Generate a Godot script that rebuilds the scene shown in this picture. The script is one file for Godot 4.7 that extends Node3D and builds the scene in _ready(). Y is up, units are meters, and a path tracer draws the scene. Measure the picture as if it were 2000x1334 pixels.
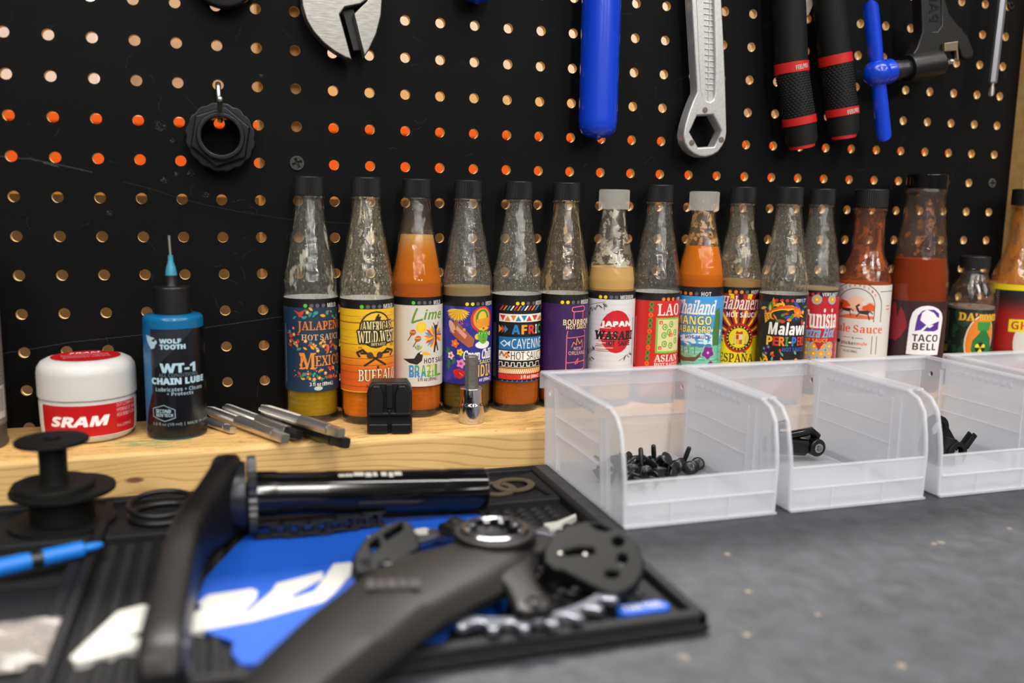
extends Node3D
# A bike workshop bench: black pegboard with tools, a timber ledge with hot sauce bottles, clear bins and a rubber tool mat.
# World: x along the pegboard, y up from the rubber bench top, z out of the pegboard (its face is z = 0). Metres.

const CAM := Vector3(0.12746, 0.179305, 0.655235)
const FOCAL := 1762.396          # pixels, for the 2000 x 1334 frame
const LEDGE := 0.026             # top of the timber ledge
const ROW0 := 0.2286             # height of one row of peg holes
const INCH := 0.0254
var VIEW := Basis.from_euler(Vector3(-0.1529789, -0.3095261, 0.0166555), EULER_ORDER_YXZ)
var M := {}
var fonts := []
var glyphs := {}
var rng := RandomNumberGenerator.new()
var taken := {}

func ray(px: float, py: float) -> Vector3:
	return VIEW * Vector3((px - 1000.0) / FOCAL, -(py - 667.0) / FOCAL, -1.0)
func Z(px: float, py: float, z: float) -> Vector3:      # where a picture point meets the plane at that z
	var d := ray(px, py)
	return CAM + d * ((z - CAM.z) / d.z)
func Y(px: float, py: float, y: float) -> Vector3:      # where it meets the level plane at that height
	var d := ray(px, py)
	return CAM + d * ((y - CAM.y) / d.y)

# ---------------------------------------------------------------- geometry
class Geo:
	var v := PackedVector3Array()
	var n := PackedVector3Array()
	var uv := PackedVector2Array()
	func tri(a: Vector3, b: Vector3, c: Vector3, na: Vector3, nb: Vector3, nc: Vector3, ua := Vector2.ZERO, ub := Vector2.ZERO, uc := Vector2.ZERO):
		if (c - a).cross(b - a).dot(na + nb + nc) < 0.0:
			v.append_array([a, c, b]); n.append_array([na, nc, nb]); uv.append_array([ua, uc, ub])
		else:
			v.append_array([a, b, c]); n.append_array([na, nb, nc]); uv.append_array([ua, ub, uc])
	func quad(a: Vector3, b: Vector3, c: Vector3, d: Vector3, nn: Vector3):
		tri(a, b, c, nn, nn, nn); tri(a, c, d, nn, nn, nn)
	func quadn(a: Vector3, b: Vector3, c: Vector3, d: Vector3, na: Vector3, nb: Vector3, nc: Vector3, nd: Vector3, ua := Vector2.ZERO, ub := Vector2.ZERO, uc := Vector2.ZERO, ud := Vector2.ZERO):
		tri(a, b, c, na, nb, nc, ua, ub, uc); tri(a, c, d, na, nc, nd, ua, uc, ud)
	func box(t: Transform3D, size: Vector3, bev := 0.0):
		var h := size * 0.5
		bev = minf(bev, minf(h.x, minf(h.y, h.z)) * 0.9)
		var pt := func(ax: int, s: Array):   # the corner of the face across axis ax
			var p := Vector3(s[0] * h.x, s[1] * h.y, s[2] * h.z)
			for k in 3:
				if k != ax:
					p[k] -= s[k] * bev
			return t * p
		var nb := t.basis.orthonormalized()
		for ax in 3:
			for sg in [-1, 1]:
				var c := []
				for q in [[-1, -1], [1, -1], [1, 1], [-1, 1]]:
					var s := [0, 0, 0]
					s[ax] = sg; s[(ax + 1) % 3] = q[0]; s[(ax + 2) % 3] = q[1]
					c.append(pt.call(ax, s))
				quad(c[0], c[1], c[2], c[3], nb[ax] * sg)
		if bev <= 0.0:
			return
		for ax in 3:
			var b := (ax + 1) % 3
			var cc := (ax + 2) % 3
			for s1 in [-1, 1]:
				for s2 in [-1, 1]:
					var sa := [0, 0, 0]
					var sb := [0, 0, 0]
					sa[ax] = -1; sb[ax] = 1
					sa[b] = s1; sb[b] = s1; sa[cc] = s2; sb[cc] = s2
					quadn(pt.call(b, sa), pt.call(b, sb), pt.call(cc, sb), pt.call(cc, sa), nb[b] * s1, nb[b] * s1, nb[cc] * s2, nb[cc] * s2)
		for sx in [-1, 1]:
			for sy in [-1, 1]:
				for sz in [-1, 1]:
					var s := [sx, sy, sz]
					tri(pt.call(0, s), pt.call(1, s), pt.call(2, s), nb.x * sx, nb.y * sy, nb.z * sz)
	# a profile of (radius, height) turned round the y axis of t; sharp turns stay sharp
	func lathe(t: Transform3D, prof: Array, segs := 32, a0 := 0.0, a1 := TAU, ribs := 0, rib := 0.0):
		var cnt := prof.size()
		var fl := []
		for i in cnt - 1:
			var d: Vector2 = prof[i + 1] - prof[i]
			fl.append(Vector2(d.y, -d.x).normalized())
		var total := 0.0
		var along := [0.0]
		var lens := []
		for i in cnt - 1:
			total += (prof[i + 1] - prof[i]).length()
			lens.append((prof[i + 1] - prof[i]).length())
			along.append(total)
		var nb := t.basis.orthonormalized()
		for i in cnt - 1:
			if (prof[i + 1] - prof[i]).length() < 1e-7:
				continue
			var n0: Vector2 = fl[i]
			var n1: Vector2 = fl[i]
			if i > 0 and fl[i - 1].dot(fl[i]) > 0.6:
				n0 = (fl[i - 1] * lens[i - 1] + fl[i] * lens[i]).normalized()
			if i < cnt - 2 and fl[i + 1].dot(fl[i]) > 0.6:
				n1 = (fl[i + 1] * lens[i + 1] + fl[i] * lens[i]).normalized()
			for k in segs:
				var q0 := a0 + (a1 - a0) * k / segs
				var q1 := a0 + (a1 - a0) * (k + 1) / segs
				var d0 := Vector3(sin(q0), 0, cos(q0))
				var d1 := Vector3(sin(q1), 0, cos(q1))
				var e0 := 0.0
				var e1 := 0.0
				if ribs > 0 and prof[i].x > rib * 2.0 and prof[i + 1].x > rib * 2.0:
					e0 = rib if k % 2 == 0 else 0.0
					e1 = rib if (k + 1) % 2 == 0 else 0.0
				var a = t * (d0 * (prof[i].x - e0) + Vector3(0, prof[i].y, 0))
				var b = t * (d1 * (prof[i].x - e1) + Vector3(0, prof[i].y, 0))
				var c = t * (d1 * (prof[i + 1].x - e1) + Vector3(0, prof[i + 1].y, 0))
				var d = t * (d0 * (prof[i + 1].x - e0) + Vector3(0, prof[i + 1].y, 0))
				var m0 := nb * (d0 * n0.x + Vector3(0, n0.y, 0))
				var m1 := nb * (d1 * n0.x + Vector3(0, n0.y, 0))
				var m2 := nb * (d1 * n1.x + Vector3(0, n1.y, 0))
				var m3 := nb * (d0 * n1.x + Vector3(0, n1.y, 0))
				if ribs > 0:
					var f = (c - a).cross(b - d).normalized()
					if f.dot(nb * (d0 + d1)) < 0.0:
						f = -f
					m0 = f; m1 = f; m2 = f; m3 = f
				var u0 := float(k) / segs
				var u1 := float(k + 1) / segs
				var v0: float = 1.0 - along[i] / total
				var v1: float = 1.0 - along[i + 1] / total
				if prof[i].x > 1e-7:
					tri(a, b, c, m0, m1, m2, Vector2(u0, v0), Vector2(u1, v0), Vector2(u1, v1))
				if prof[i + 1].x > 1e-7:
					tri(a, c, d, m0, m2, m3, Vector2(u0, v0), Vector2(u1, v1), Vector2(u0, v1))
	# a flat outline in the xy plane of t, from z0 to z1, its edges rounded by bev; holes are outlines too
	func prism(t: Transform3D, poly: Array, z0: float, z1: float, bev := 0.0, holes := [], smooth := 0.5):
		var loops := [ccw(poly, true)]
		for h in holes:
			loops.append(ccw(h, false))
		var capl := []
		var nb := t.basis.orthonormalized()
		for lp in loops:
			var m: int = lp.size()
			var en := []
			for i in m:
				var d: Vector2 = lp[(i + 1) % m] - lp[i]
				en.append(Vector2(d.y, -d.x).normalized())
			var ins := []
			for i in m:
				var a: Vector2 = en[(i + m - 1) % m]
				var b: Vector2 = en[i]
				var mm := (a + b)
				mm = mm / maxf(0.35, 1.0 + a.dot(b))
				ins.append(lp[i] - mm * bev)
			capl.append(ins)
			for i in m:
				var j := (i + 1) % m
				var ni: Vector2 = en[i]
				var nj: Vector2 = en[i]
				if en[(i + m - 1) % m].dot(en[i]) > smooth:
					ni = (en[(i + m - 1) % m] + en[i]).normalized()
				if en[j].dot(en[i]) > smooth:
					nj = (en[j] + en[i]).normalized()
				var n3 := nb * Vector3(ni.x, ni.y, 0)
				var n4 := nb * Vector3(nj.x, nj.y, 0)
				var p := func(q: Vector2, z: float): return t * Vector3(q.x, q.y, z)
				quadn(p.call(lp[i], z0 + bev), p.call(lp[j], z0 + bev), p.call(lp[j], z1 - bev), p.call(lp[i], z1 - bev), n3, n4, n4, n3)
				if bev > 0.0:
					quadn(p.call(lp[i], z1 - bev), p.call(lp[j], z1 - bev), p.call(ins[j], z1), p.call(ins[i], z1), n3, n4, nb.z, nb.z)
					quadn(p.call(lp[i], z0 + bev), p.call(lp[j], z0 + bev), p.call(ins[j], z0), p.call(ins[i], z0), n3, n4, -nb.z, -nb.z)
		var flat := PackedVector2Array(capl[0])
		var big := PackedVector2Array()
		for q in flat:
			big.append(q * 1000.0)
		var ix := PackedInt32Array()
		if holes.is_empty():
			ix = Geometry2D.triangulate_polygon(big)
		if ix.is_empty():
			# with holes: a fine net over all outlines, kept where it lies on the face
			flat = PackedVector2Array()
			big = PackedVector2Array()
			for lp in capl:
				for i in lp.size():
					var a: Vector2 = lp[i]
					var b: Vector2 = lp[(i + 1) % lp.size()]
					var cnt := maxi(1, int((b - a).length() / 0.0006))
					for q in cnt:
						flat.append(a.lerp(b, float(q) / cnt))
			for q in flat:
				big.append(q * 1000.0)
			var all := Geometry2D.triangulate_delaunay(big)
			for i in range(0, all.size(), 3):
				var m: Vector2 = (flat[all[i]] + flat[all[i + 1]] + flat[all[i + 2]]) / 3.0
				var keep := Geometry2D.is_point_in_polygon(m, PackedVector2Array(capl[0]))
				for k in range(1, capl.size()):
					if keep and Geometry2D.is_point_in_polygon(m, PackedVector2Array(capl[k])):
						keep = false
				if keep:
					ix.append_array([all[i], all[i + 1], all[i + 2]])
		for i in range(0, ix.size(), 3):
			for s in [[z1, 1.0], [z0, -1.0]]:
				var nn: Vector3 = nb.z * s[1]
				tri(t * Vector3(flat[ix[i]].x, flat[ix[i]].y, s[0]), t * Vector3(flat[ix[i + 1]].x, flat[ix[i + 1]].y, s[0]), t * Vector3(flat[ix[i + 2]].x, flat[ix[i + 2]].y, s[0]), nn, nn, nn, flat[ix[i]], flat[ix[i + 1]], flat[ix[i + 2]])
	static func ccw(p: Array, want: bool) -> Array:
		var a := 0.0
		for i in p.size():
			var q: Vector2 = p[i]
			var r: Vector2 = p[(i + 1) % p.size()]
			a += q.cross(r)
		if (a > 0.0) == want:
			return p.duplicate()
		var o := p.duplicate()
		o.reverse()
		return o
	# a round bar along points; radius a number or one for each point
	func tube(pts: Array, rad, segs := 10, caps := true, closed := false):
		var m := pts.size()
		var rings := []
		var up := Vector3(0.13, 0.97, 0.21).normalized()
		for i in m:
			var d: Vector3
			if closed:
				d = (pts[(i + 1) % m] - pts[(i + m - 1) % m]).normalized()
			else:
				d = (pts[mini(i + 1, m - 1)] - pts[maxi(i - 1, 0)]).normalized()
			if absf(d.dot(up)) > 0.95:
				up = Vector3(0.9, 0.1, 0.3).normalized()
			var x := up.cross(d).normalized()
			var y := d.cross(x)
			up = y
			var r: float = rad if rad is float else rad[i]
			var ring := []
			for k in segs:
				var q := TAU * k / segs
				var o := x * cos(q) + y * sin(q)
				ring.append([pts[i] + o * r, o])
			rings.append(ring)
		for i in (m if closed else m - 1):
			var j := (i + 1) % m
			for k in segs:
				var l := (k + 1) % segs
				quadn(rings[i][k][0], rings[i][l][0], rings[j][l][0], rings[j][k][0], rings[i][k][1], rings[i][l][1], rings[j][l][1], rings[j][k][1])
		if caps and not closed:
			for e in [[0, (pts[0] - pts[1]).normalized()], [m - 1, (pts[m - 1] - pts[m - 2]).normalized()]]:
				for k in segs:
					tri(pts[e[0]], rings[e[0]][k][0], rings[e[0]][(k + 1) % segs][0], e[1], e[1], e[1])
	func ball(c: Vector3, r: Vector3, rings := 8, segs := 14, top_only := false):
		for i in rings:
			var p0 := PI * (0.5 if top_only else 1.0) * i / rings
			var p1 := PI * (0.5 if top_only else 1.0) * (i + 1) / rings
			for k in segs:
				var q0 := TAU * k / segs
				var q1 := TAU * (k + 1) / segs
				var f := func(p: float, q: float): return Vector3(sin(p) * sin(q), cos(p), sin(p) * cos(q))
				var a: Vector3 = f.call(p0, q0)
				var b: Vector3 = f.call(p0, q1)
				var cc: Vector3 = f.call(p1, q1)
				var d: Vector3 = f.call(p1, q0)
				var w := func(o: Vector3): return (o / r).normalized()
				if i > 0:
					tri(c + a * r, c + b * r, c + cc * r, w.call(a), w.call(b), w.call(cc))
				tri(c + a * r, c + cc * r, c + d * r, w.call(a), w.call(cc), w.call(d))
	# a skin over rings of points (each ring the same number of points), closed round, ends capped
	func loft(rings: Array, caps := true, crease := 0.5):
		var m: int = rings[0].size()
		var L := rings.size()
		var fn := []
		for i in L - 1:
			var row := []
			for k in m:
				var l := (k + 1) % m
				var x: Vector3 = (rings[i + 1][l] - rings[i][k]).cross(rings[i + 1][k] - rings[i][l])
				row.append(x.normalized())
			fn.append(row)
		var mid := Vector3.ZERO
		for p in rings[0]:
			mid += p / m
		var sgn := 1.0
		if (rings[0][0] - mid).dot(fn[0][0]) < 0.0:
			sgn = -1.0
		var corner := func(i: int, k: int, di: int, dk: int):
			var me: Vector3 = fn[i][k]
			var s := me
			for o in [[di, 0], [0, dk], [di, dk]]:
				var ii: int = i + o[0]
				if ii < 0 or ii >= L - 1 or (o[0] == 0 and o[1] == 0):
					continue
				var other: Vector3 = fn[ii][(k + o[1] + m) % m]
				if other.dot(me) > crease:
					s += other
			return s.normalized() * sgn
		for i in L - 1:
			for k in m:
				var l := (k + 1) % m
				quadn(rings[i][k], rings[i][l], rings[i + 1][l], rings[i + 1][k], corner.call(i, k, -1, -1), corner.call(i, k, -1, 1), corner.call(i, k, 1, 1), corner.call(i, k, 1, -1))
		if caps:
			for e in [[0, 1], [L - 1, L - 2]]:
				var c := Vector3.ZERO
				var c2 := Vector3.ZERO
				for k in m:
					c += rings[e[0]][k] / m
					c2 += rings[e[1]][k] / m
				var nn = (rings[e[0]][1] - c).cross(rings[e[0]][0] - c).normalized()
				if nn.dot(c - c2) < 0.0:
					nn = -nn
				for k in m:
					tri(c, rings[e[0]][k], rings[e[0]][(k + 1) % m], nn, nn, nn)
	func mesh() -> ArrayMesh:
		var a := []
		a.resize(Mesh.ARRAY_MAX)
		a[Mesh.ARRAY_VERTEX] = v
		a[Mesh.ARRAY_NORMAL] = n
		a[Mesh.ARRAY_TEX_UV] = uv
		var o := ArrayMesh.new()
		o.add_surface_from_arrays(Mesh.PRIMITIVE_TRIANGLES, a)
		return o

func circle(c: Vector2, r: float, k := 24, from := 0.0) -> Array:
	var o := []
	for i in k:
		o.append(c + Vector2.from_angle(from + TAU * i / k) * r)
	return o
func lie() -> Transform3D:      # an outline's x stays x, its y runs along -z, its depth up
	return Transform3D(Basis(Vector3(1, 0, 0), Vector3(0, 0, -1), Vector3(0, 1, 0)), Vector3.ZERO)
func axis(from: Vector3, to: Vector3) -> Transform3D:   # y runs from one point to the other
	var y := (to - from).normalized()
	var x := y.cross(Vector3(0.31, 0.2, 0.93)).normalized()
	return Transform3D(Basis(x, y, x.cross(y)), from)

# ---------------------------------------------------------------- things, parts, names
func numbered(called: String) -> String:
	taken[called] = taken.get(called, -1) + 1
	return called if taken[called] == 0 else "%s_%03d" % [called, taken[called]]
func tag(o: Node, label: String, category: String, group := "", kind := ""):
	if label: o.set_meta("label", label)
	if category: o.set_meta("category", category)
	if group: o.set_meta("group", group)
	if kind: o.set_meta("kind", kind)
func thing(called: String, label: String, category: String, at := Vector3.ZERO, group := "", basis := Basis.IDENTITY) -> Node3D:
	var o := Node3D.new()
	o.name = numbered(called)
	add_child(o, true)
	o.transform = Transform3D(basis, at)
	tag(o, label, category, group)
	return o
func part(g, called: String, m: Material, parent: Node) -> MeshInstance3D:
	var o := MeshInstance3D.new()
	o.name = called
	o.mesh = g.mesh() if g is Geo else g
	o.material_override = m
	parent.add_child(o, true)
	return o
func whole(g, called: String, m: Material, label: String, category: String, at := Vector3.ZERO, group := "") -> MeshInstance3D:
	var o := part(g, numbered(called), m, self)
	o.position = at
	tag(o, label, category, group)
	return o
func structure(g, called: String, m: Material, label := "", category := "") -> MeshInstance3D:
	var o := part(g, called, m, self)
	tag(o, label, category, "", "structure")
	return o

# ---------------------------------------------------------------- materials
func mat(c: Color, rough := 0.5, metal := 0.0) -> StandardMaterial3D:
	var m := StandardMaterial3D.new()
	m.albedo_color = c
	m.roughness = rough
	m.metallic = metal
	return m
func rgb(r: int, g: int, b: int, a := 1.0) -> Color:
	return Color(r / 255.0, g / 255.0, b / 255.0, a)
func tex(m: StandardMaterial3D, im: Image) -> StandardMaterial3D:
	m.albedo_texture = ImageTexture.create_from_image(im)
	return m
func grain(m: StandardMaterial3D, scale: float, lo: float, hi: float, freq := 0.02, bump := 0.0) -> StandardMaterial3D:
	# even mottling of colour and fine relief, the same all over the thing
	var nz := FastNoiseLite.new()
	nz.seed = 7
	nz.frequency = freq
	nz.fractal_octaves = 4
	var im := Image.create(256, 256, false, Image.FORMAT_RGB8)
	var big := nz.get_seamless_image(256, 256)
	for y in 256:
		for x in 256:
			var k: float = lerpf(lo, hi, big.get_pixel(x, y).r)
			im.set_pixel(x, y, Color(k, k, k))
	m.albedo_texture = ImageTexture.create_from_image(im)
	m.uv1_triplanar = true
	m.uv1_world_triplanar = true
	m.uv1_scale = Vector3.ONE * scale
	if bump > 0.0:
		m.heightmap_enabled = true
		m.heightmap_texture = m.albedo_texture
		m.heightmap_scale = bump
	return m

# ---------------------------------------------------------------- print: a sheet measured in millimetres
class Sheet:
	var im: Image
	var s := 8.0
	var wide := 100.0
	var host
	var cx := 0.0       # the picture frame that positions were read in: middle, half width and top of the label
	var half := 1.0
	var top := 0.0
	var r := 18.4
	func _init(h, w_mm: float, h_mm: float, px_per_mm: float, c: Color):
		host = h
		s = px_per_mm
		wide = w_mm
		im = Image.create(int(w_mm * s), int(h_mm * s), false, Image.FORMAT_RGBA8)
		im.fill(c)
	func ref(c: float, hf: float, t: float, radius := 18.4):
		cx = c; half = hf; top = t; r = radius
	func q(x: float, y: float) -> Vector2:   # a read position, as millimetres round and down the label
		return Vector2(r * asin(clampf((x - cx) / half, -0.996, 0.996)), (y - top) * r / half)
	func px(p: Vector2) -> Vector2:
		return Vector2((p.x + wide * 0.5) * s, p.y * s)
	func span(y: int, x0: float, x1: float, c: Color):
		var a := int(round(x0))
		var b := int(round(x1))
		if b > a:
			im.fill_rect(Rect2i(a, y, b - a, 1), c)
	func fill(p: Array, c: Color):           # outline in pixels of the sheet
		var lo := 1e9
		var hi := -1e9
		for k in p:
			lo = minf(lo, k.y); hi = maxf(hi, k.y)
		for y in range(maxi(0, int(floor(lo))), mini(im.get_height(), int(ceil(hi)))):
			var xs := []
			var yc := y + 0.5
			for i in p.size():
				var a: Vector2 = p[i]
				var b: Vector2 = p[(i + 1) % p.size()]
				if (a.y <= yc) != (b.y <= yc):
					xs.append(a.x + (b.x - a.x) * (yc - a.y) / (b.y - a.y))
			xs.sort()
			for i in range(0, xs.size() - 1, 2):
				span(y, xs[i], xs[i + 1], c)
	func mm(p: Array, c: Color):
		var o := []
		for k in p:
			o.append(px(k))
		fill(o, c)
	func poly(p: Array, c: Color):           # flat list of read positions x, y, x, y ...
		var o := []
		for i in range(0, p.size(), 2):
			o.append(q(p[i], p[i + 1]))
		mm(o, c)
	func rect(x0: float, y0: float, x1: float, y1: float, c: Color):
		var a := px(q(x0, y0))
		var b := px(q(x1, y1))
		im.fill_rect(Rect2i(int(a.x), int(a.y), int(b.x - a.x), int(b.y - a.y)), c)
	func band(y0: float, y1: float, c: Color):
		var a := int((y0 - top) * r / half * s)
		var b := int((y1 - top) * r / half * s)
		im.fill_rect(Rect2i(0, a, im.get_width(), b - a), c)
	func dot(x: float, y: float, rad: float, c: Color, ry := 0.0, turn := 0.0):
		var o := []
		var k := r / half
		for i in 20:
			o.append(q(x, y) + (Vector2(cos(TAU * i / 20) * rad, sin(TAU * i / 20) * (ry if ry > 0.0 else rad)) * k).rotated(turn))
		mm(o, c)
	func line(p: Array, w: float, c: Color):  # flat list of read positions
		var k := r / half
		for i in range(0, p.size() - 2, 2):
			var a := q(p[i], p[i + 1])
			var b := q(p[i + 2], p[i + 3])
			var o := (b - a).orthogonal().normalized() * w * k * 0.5
			var e := (b - a).normalized() * w * k * 0.25
			mm([a + o - e, b + o + e, b - o + e, a - o - e], c)
	func leafy(x: float, y: float, len: float, w: float, turn: float, c: Color):
		var k := r / half
		var o := []
		for i in 14:
			var t := i / 13.0
			o.append(Vector2(t * len, -sin(t * PI) * w) * k)
		for i in range(12, 0, -1):
			var t := i / 13.0
			o.append(Vector2(t * len, sin(t * PI) * w) * k)
		var f := []
		for p in o:
			f.append(q(x, y) + p.rotated(turn))
		mm(f, c)
	func bloom(x: float, y: float, rad: float, c: Color, mid: Color, petals := 6):
		for i in petals:
			leafy(x, y, rad, rad * 0.36, TAU * i / petals, c)
		dot(x, y, rad * 0.3, mid)
	# words in the box between two read corners; the box is filled exactly
	func text(t: String, x0: float, y0: float, x1: float, y1: float, c: Color, font := 1, skew := 0.0, edge := 0.0, ec := Color.BLACK):
		var a := q(x0, y0)
		var b := q(x1, y1)
		words(t, a.x, a.y, b.x, b.y, c, font, skew, edge, ec)
	func words(t: String, x0: float, y0: float, x1: float, y1: float, c: Color, font := 1, skew := 0.0, edge := 0.0, ec := Color.BLACK, turn := 0.0):
		var g: Array = host.letters(t, font)
		var box: Rect2 = g[1]
		if edge > 0.0:
			for k in 12:
				stamp(g[0], box, x0, y0, x1, y1, ec, skew, Vector2.from_angle(TAU * k / 12) * edge, turn)
		stamp(g[0], box, x0, y0, x1, y1, c, skew, Vector2.ZERO, turn)
	func stamp(tris: PackedVector2Array, box: Rect2, x0: float, y0: float, x1: float, y1: float, c: Color, skew: float, off: Vector2, turn: float):
		var fx := (x1 - x0) / box.size.x
		var fy := (y1 - y0) / box.size.y
		for i in range(0, tris.size(), 3):
			var o := []
			for k in 3:
				var p := tris[i + k] - box.position
				var w := Vector2(x0 + p.x * fx, y1 - p.y * fy)
				w.x += skew * (y1 - w.y)
				if turn != 0.0:
					w = Vector2(x0, y1) + (w - Vector2(x0, y1)).rotated(turn)
				o.append(px(w + off))
			fill(o, c)

func letters(t: String, font: int) -> Array:
	var key := "%d:%s" % [font, t]
	if not glyphs.has(key):
		var tm := TextMesh.new()
		tm.font = fonts[font]
		tm.text = t
		tm.font_size = 48
		tm.pixel_size = 0.02
		tm.depth = 0.0
		tm.curve_step = 1.5
		var a := tm.get_mesh_arrays()
		var vs: PackedVector3Array = a[Mesh.ARRAY_VERTEX]
		var ix: PackedInt32Array = a[Mesh.ARRAY_INDEX]
		var o := PackedVector2Array()
		var lo := Vector2(1e9, 1e9)
		var hi := -lo
		for i in ix:
			var p := Vector2(vs[i].x, vs[i].y)
			o.append(p)
			lo = lo.min(p); hi = hi.max(p)
		glyphs[key] = [o, Rect2(lo, hi - lo)]
	return glyphs[key]

func _ready():
	rng.seed = 11
	# ---- camera
	var cam := Camera3D.new()
	cam.name = "camera"
	var lens := CameraAttributesPhysical.new()
	lens.frustum_focal_length = 31.71
	lens.frustum_focus_distance = 0.655
	lens.exposure_aperture = 4.3
	lens.frustum_near = 0.02
	lens.frustum_far = 30.0
	cam.attributes = lens
	cam.transform = Transform3D(VIEW, CAM)
	cam.keep_aspect = Camera3D.KEEP_HEIGHT
	cam.fov = rad_to_deg(2.0 * atan(667.0 / FOCAL))
	cam.near = 0.02
	cam.far = 30.0
	add_child(cam)
	cam.current = true
	# ---- surroundings and exposure
	var env := Environment.new()
	env.background_mode = Environment.BG_COLOR
	env.background_color = Color(0, 0, 0)
	env.tonemap_mode = Environment.TONE_MAPPER_LINEAR
	env.tonemap_exposure = 1.75
	env.sdfgi_enabled = true
	env.ssao_enabled = true
	env.ssil_enabled = true
	var we := WorldEnvironment.new()
	we.name = "surroundings"
	we.environment = env
	add_child(we)
	# ---- ceiling lights: rows of LED battens in front of the bench, one row behind the pegboard
	var battens := []
	for k in 2:
		battens.append([Vector3([-0.35, 1.15][k], 1.80, 0.85), Vector2(1.2, 0.12), 1.1, "white LED batten along the bench, %s" % ["over the tool mat", "over the clear bins"][k]])
	for k in 3:
		for j in 3:
			battens.append([Vector3([-1.3, 0.55, 2.4][k], 1.80, 2.1 + 1.75 * j), Vector2(0.12, 1.2), [1.5, 2.0, 2.4][j], "white LED batten, %s row from the bench, %s column" % [["second", "third", "fourth"][j], ["plain wall", "middle", "post side"][k]]])
	battens.append([Vector3(0.40, 1.80, -0.62), Vector2(1.2, 0.10), 5.0, "white LED batten on the ceiling behind the pegboard"])
	for b in battens:
		batten(b[0], b[1], b[2], b[3])
	for f in [["Droid Sans", 400], ["Droid Sans", 700], ["Droid Serif", 700], ["Droid Sans Mono", 400], ["Droid Serif", 400]]:
		var sf := SystemFont.new()
		sf.font_names = PackedStringArray([f[0]])
		sf.font_weight = f[1]
		fonts.append(sf)
	materials()
	room()
	# strip lamp clipped to the back of the pegboard, lighting what stands behind it
	batten(Vector3(0.30, 0.505, -0.055), Vector2(1.2, 0.04), 0.036, "slim LED strip on the back of the pegboard top edge")
	behind_the_board()
	pegboard()
	ledge()
	bench()
	bottles()
	ledge_things()
	bins()
	tool_mat()
	mat_things()
	hanging_tools()

func batten(at: Vector3, size: Vector2, energy: float, label: String):
	var t := thing("ceiling_light", label, "light", at, "ceiling lights of the workshop")
	var g := Geo.new()
	g.box(Transform3D(Basis.IDENTITY, Vector3(0, 0.035, 0)), Vector3(size.x + 0.04, 0.05, size.y + 0.03), 0.004)
	part(g, "housing", mat(rgb(225, 225, 225), 0.5), t)
	g = Geo.new()
	g.box(Transform3D(Basis.IDENTITY, Vector3(0, 0.004, 0)), Vector3(size.x, 0.012, size.y), 0.003)
	var m := mat(rgb(245, 245, 245), 0.6)
	m.emission_enabled = true
	m.emission = Color(1.0, 0.985, 0.96)
	m.emission_energy_multiplier = 3.0
	part(g, "diffuser", m, t)
	var l := AreaLight3D.new()
	l.name = "lamp"
	l.area_size = size
	l.light_energy = energy
	l.light_color = Color(1.0, 0.985, 0.96)
	l.area_range = 8.0
	l.shadow_enabled = true
	t.add_child(l)
	l.transform = Transform3D(Basis(Vector3(1, 0, 0), -PI / 2), Vector3(0, -0.006, 0))

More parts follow.
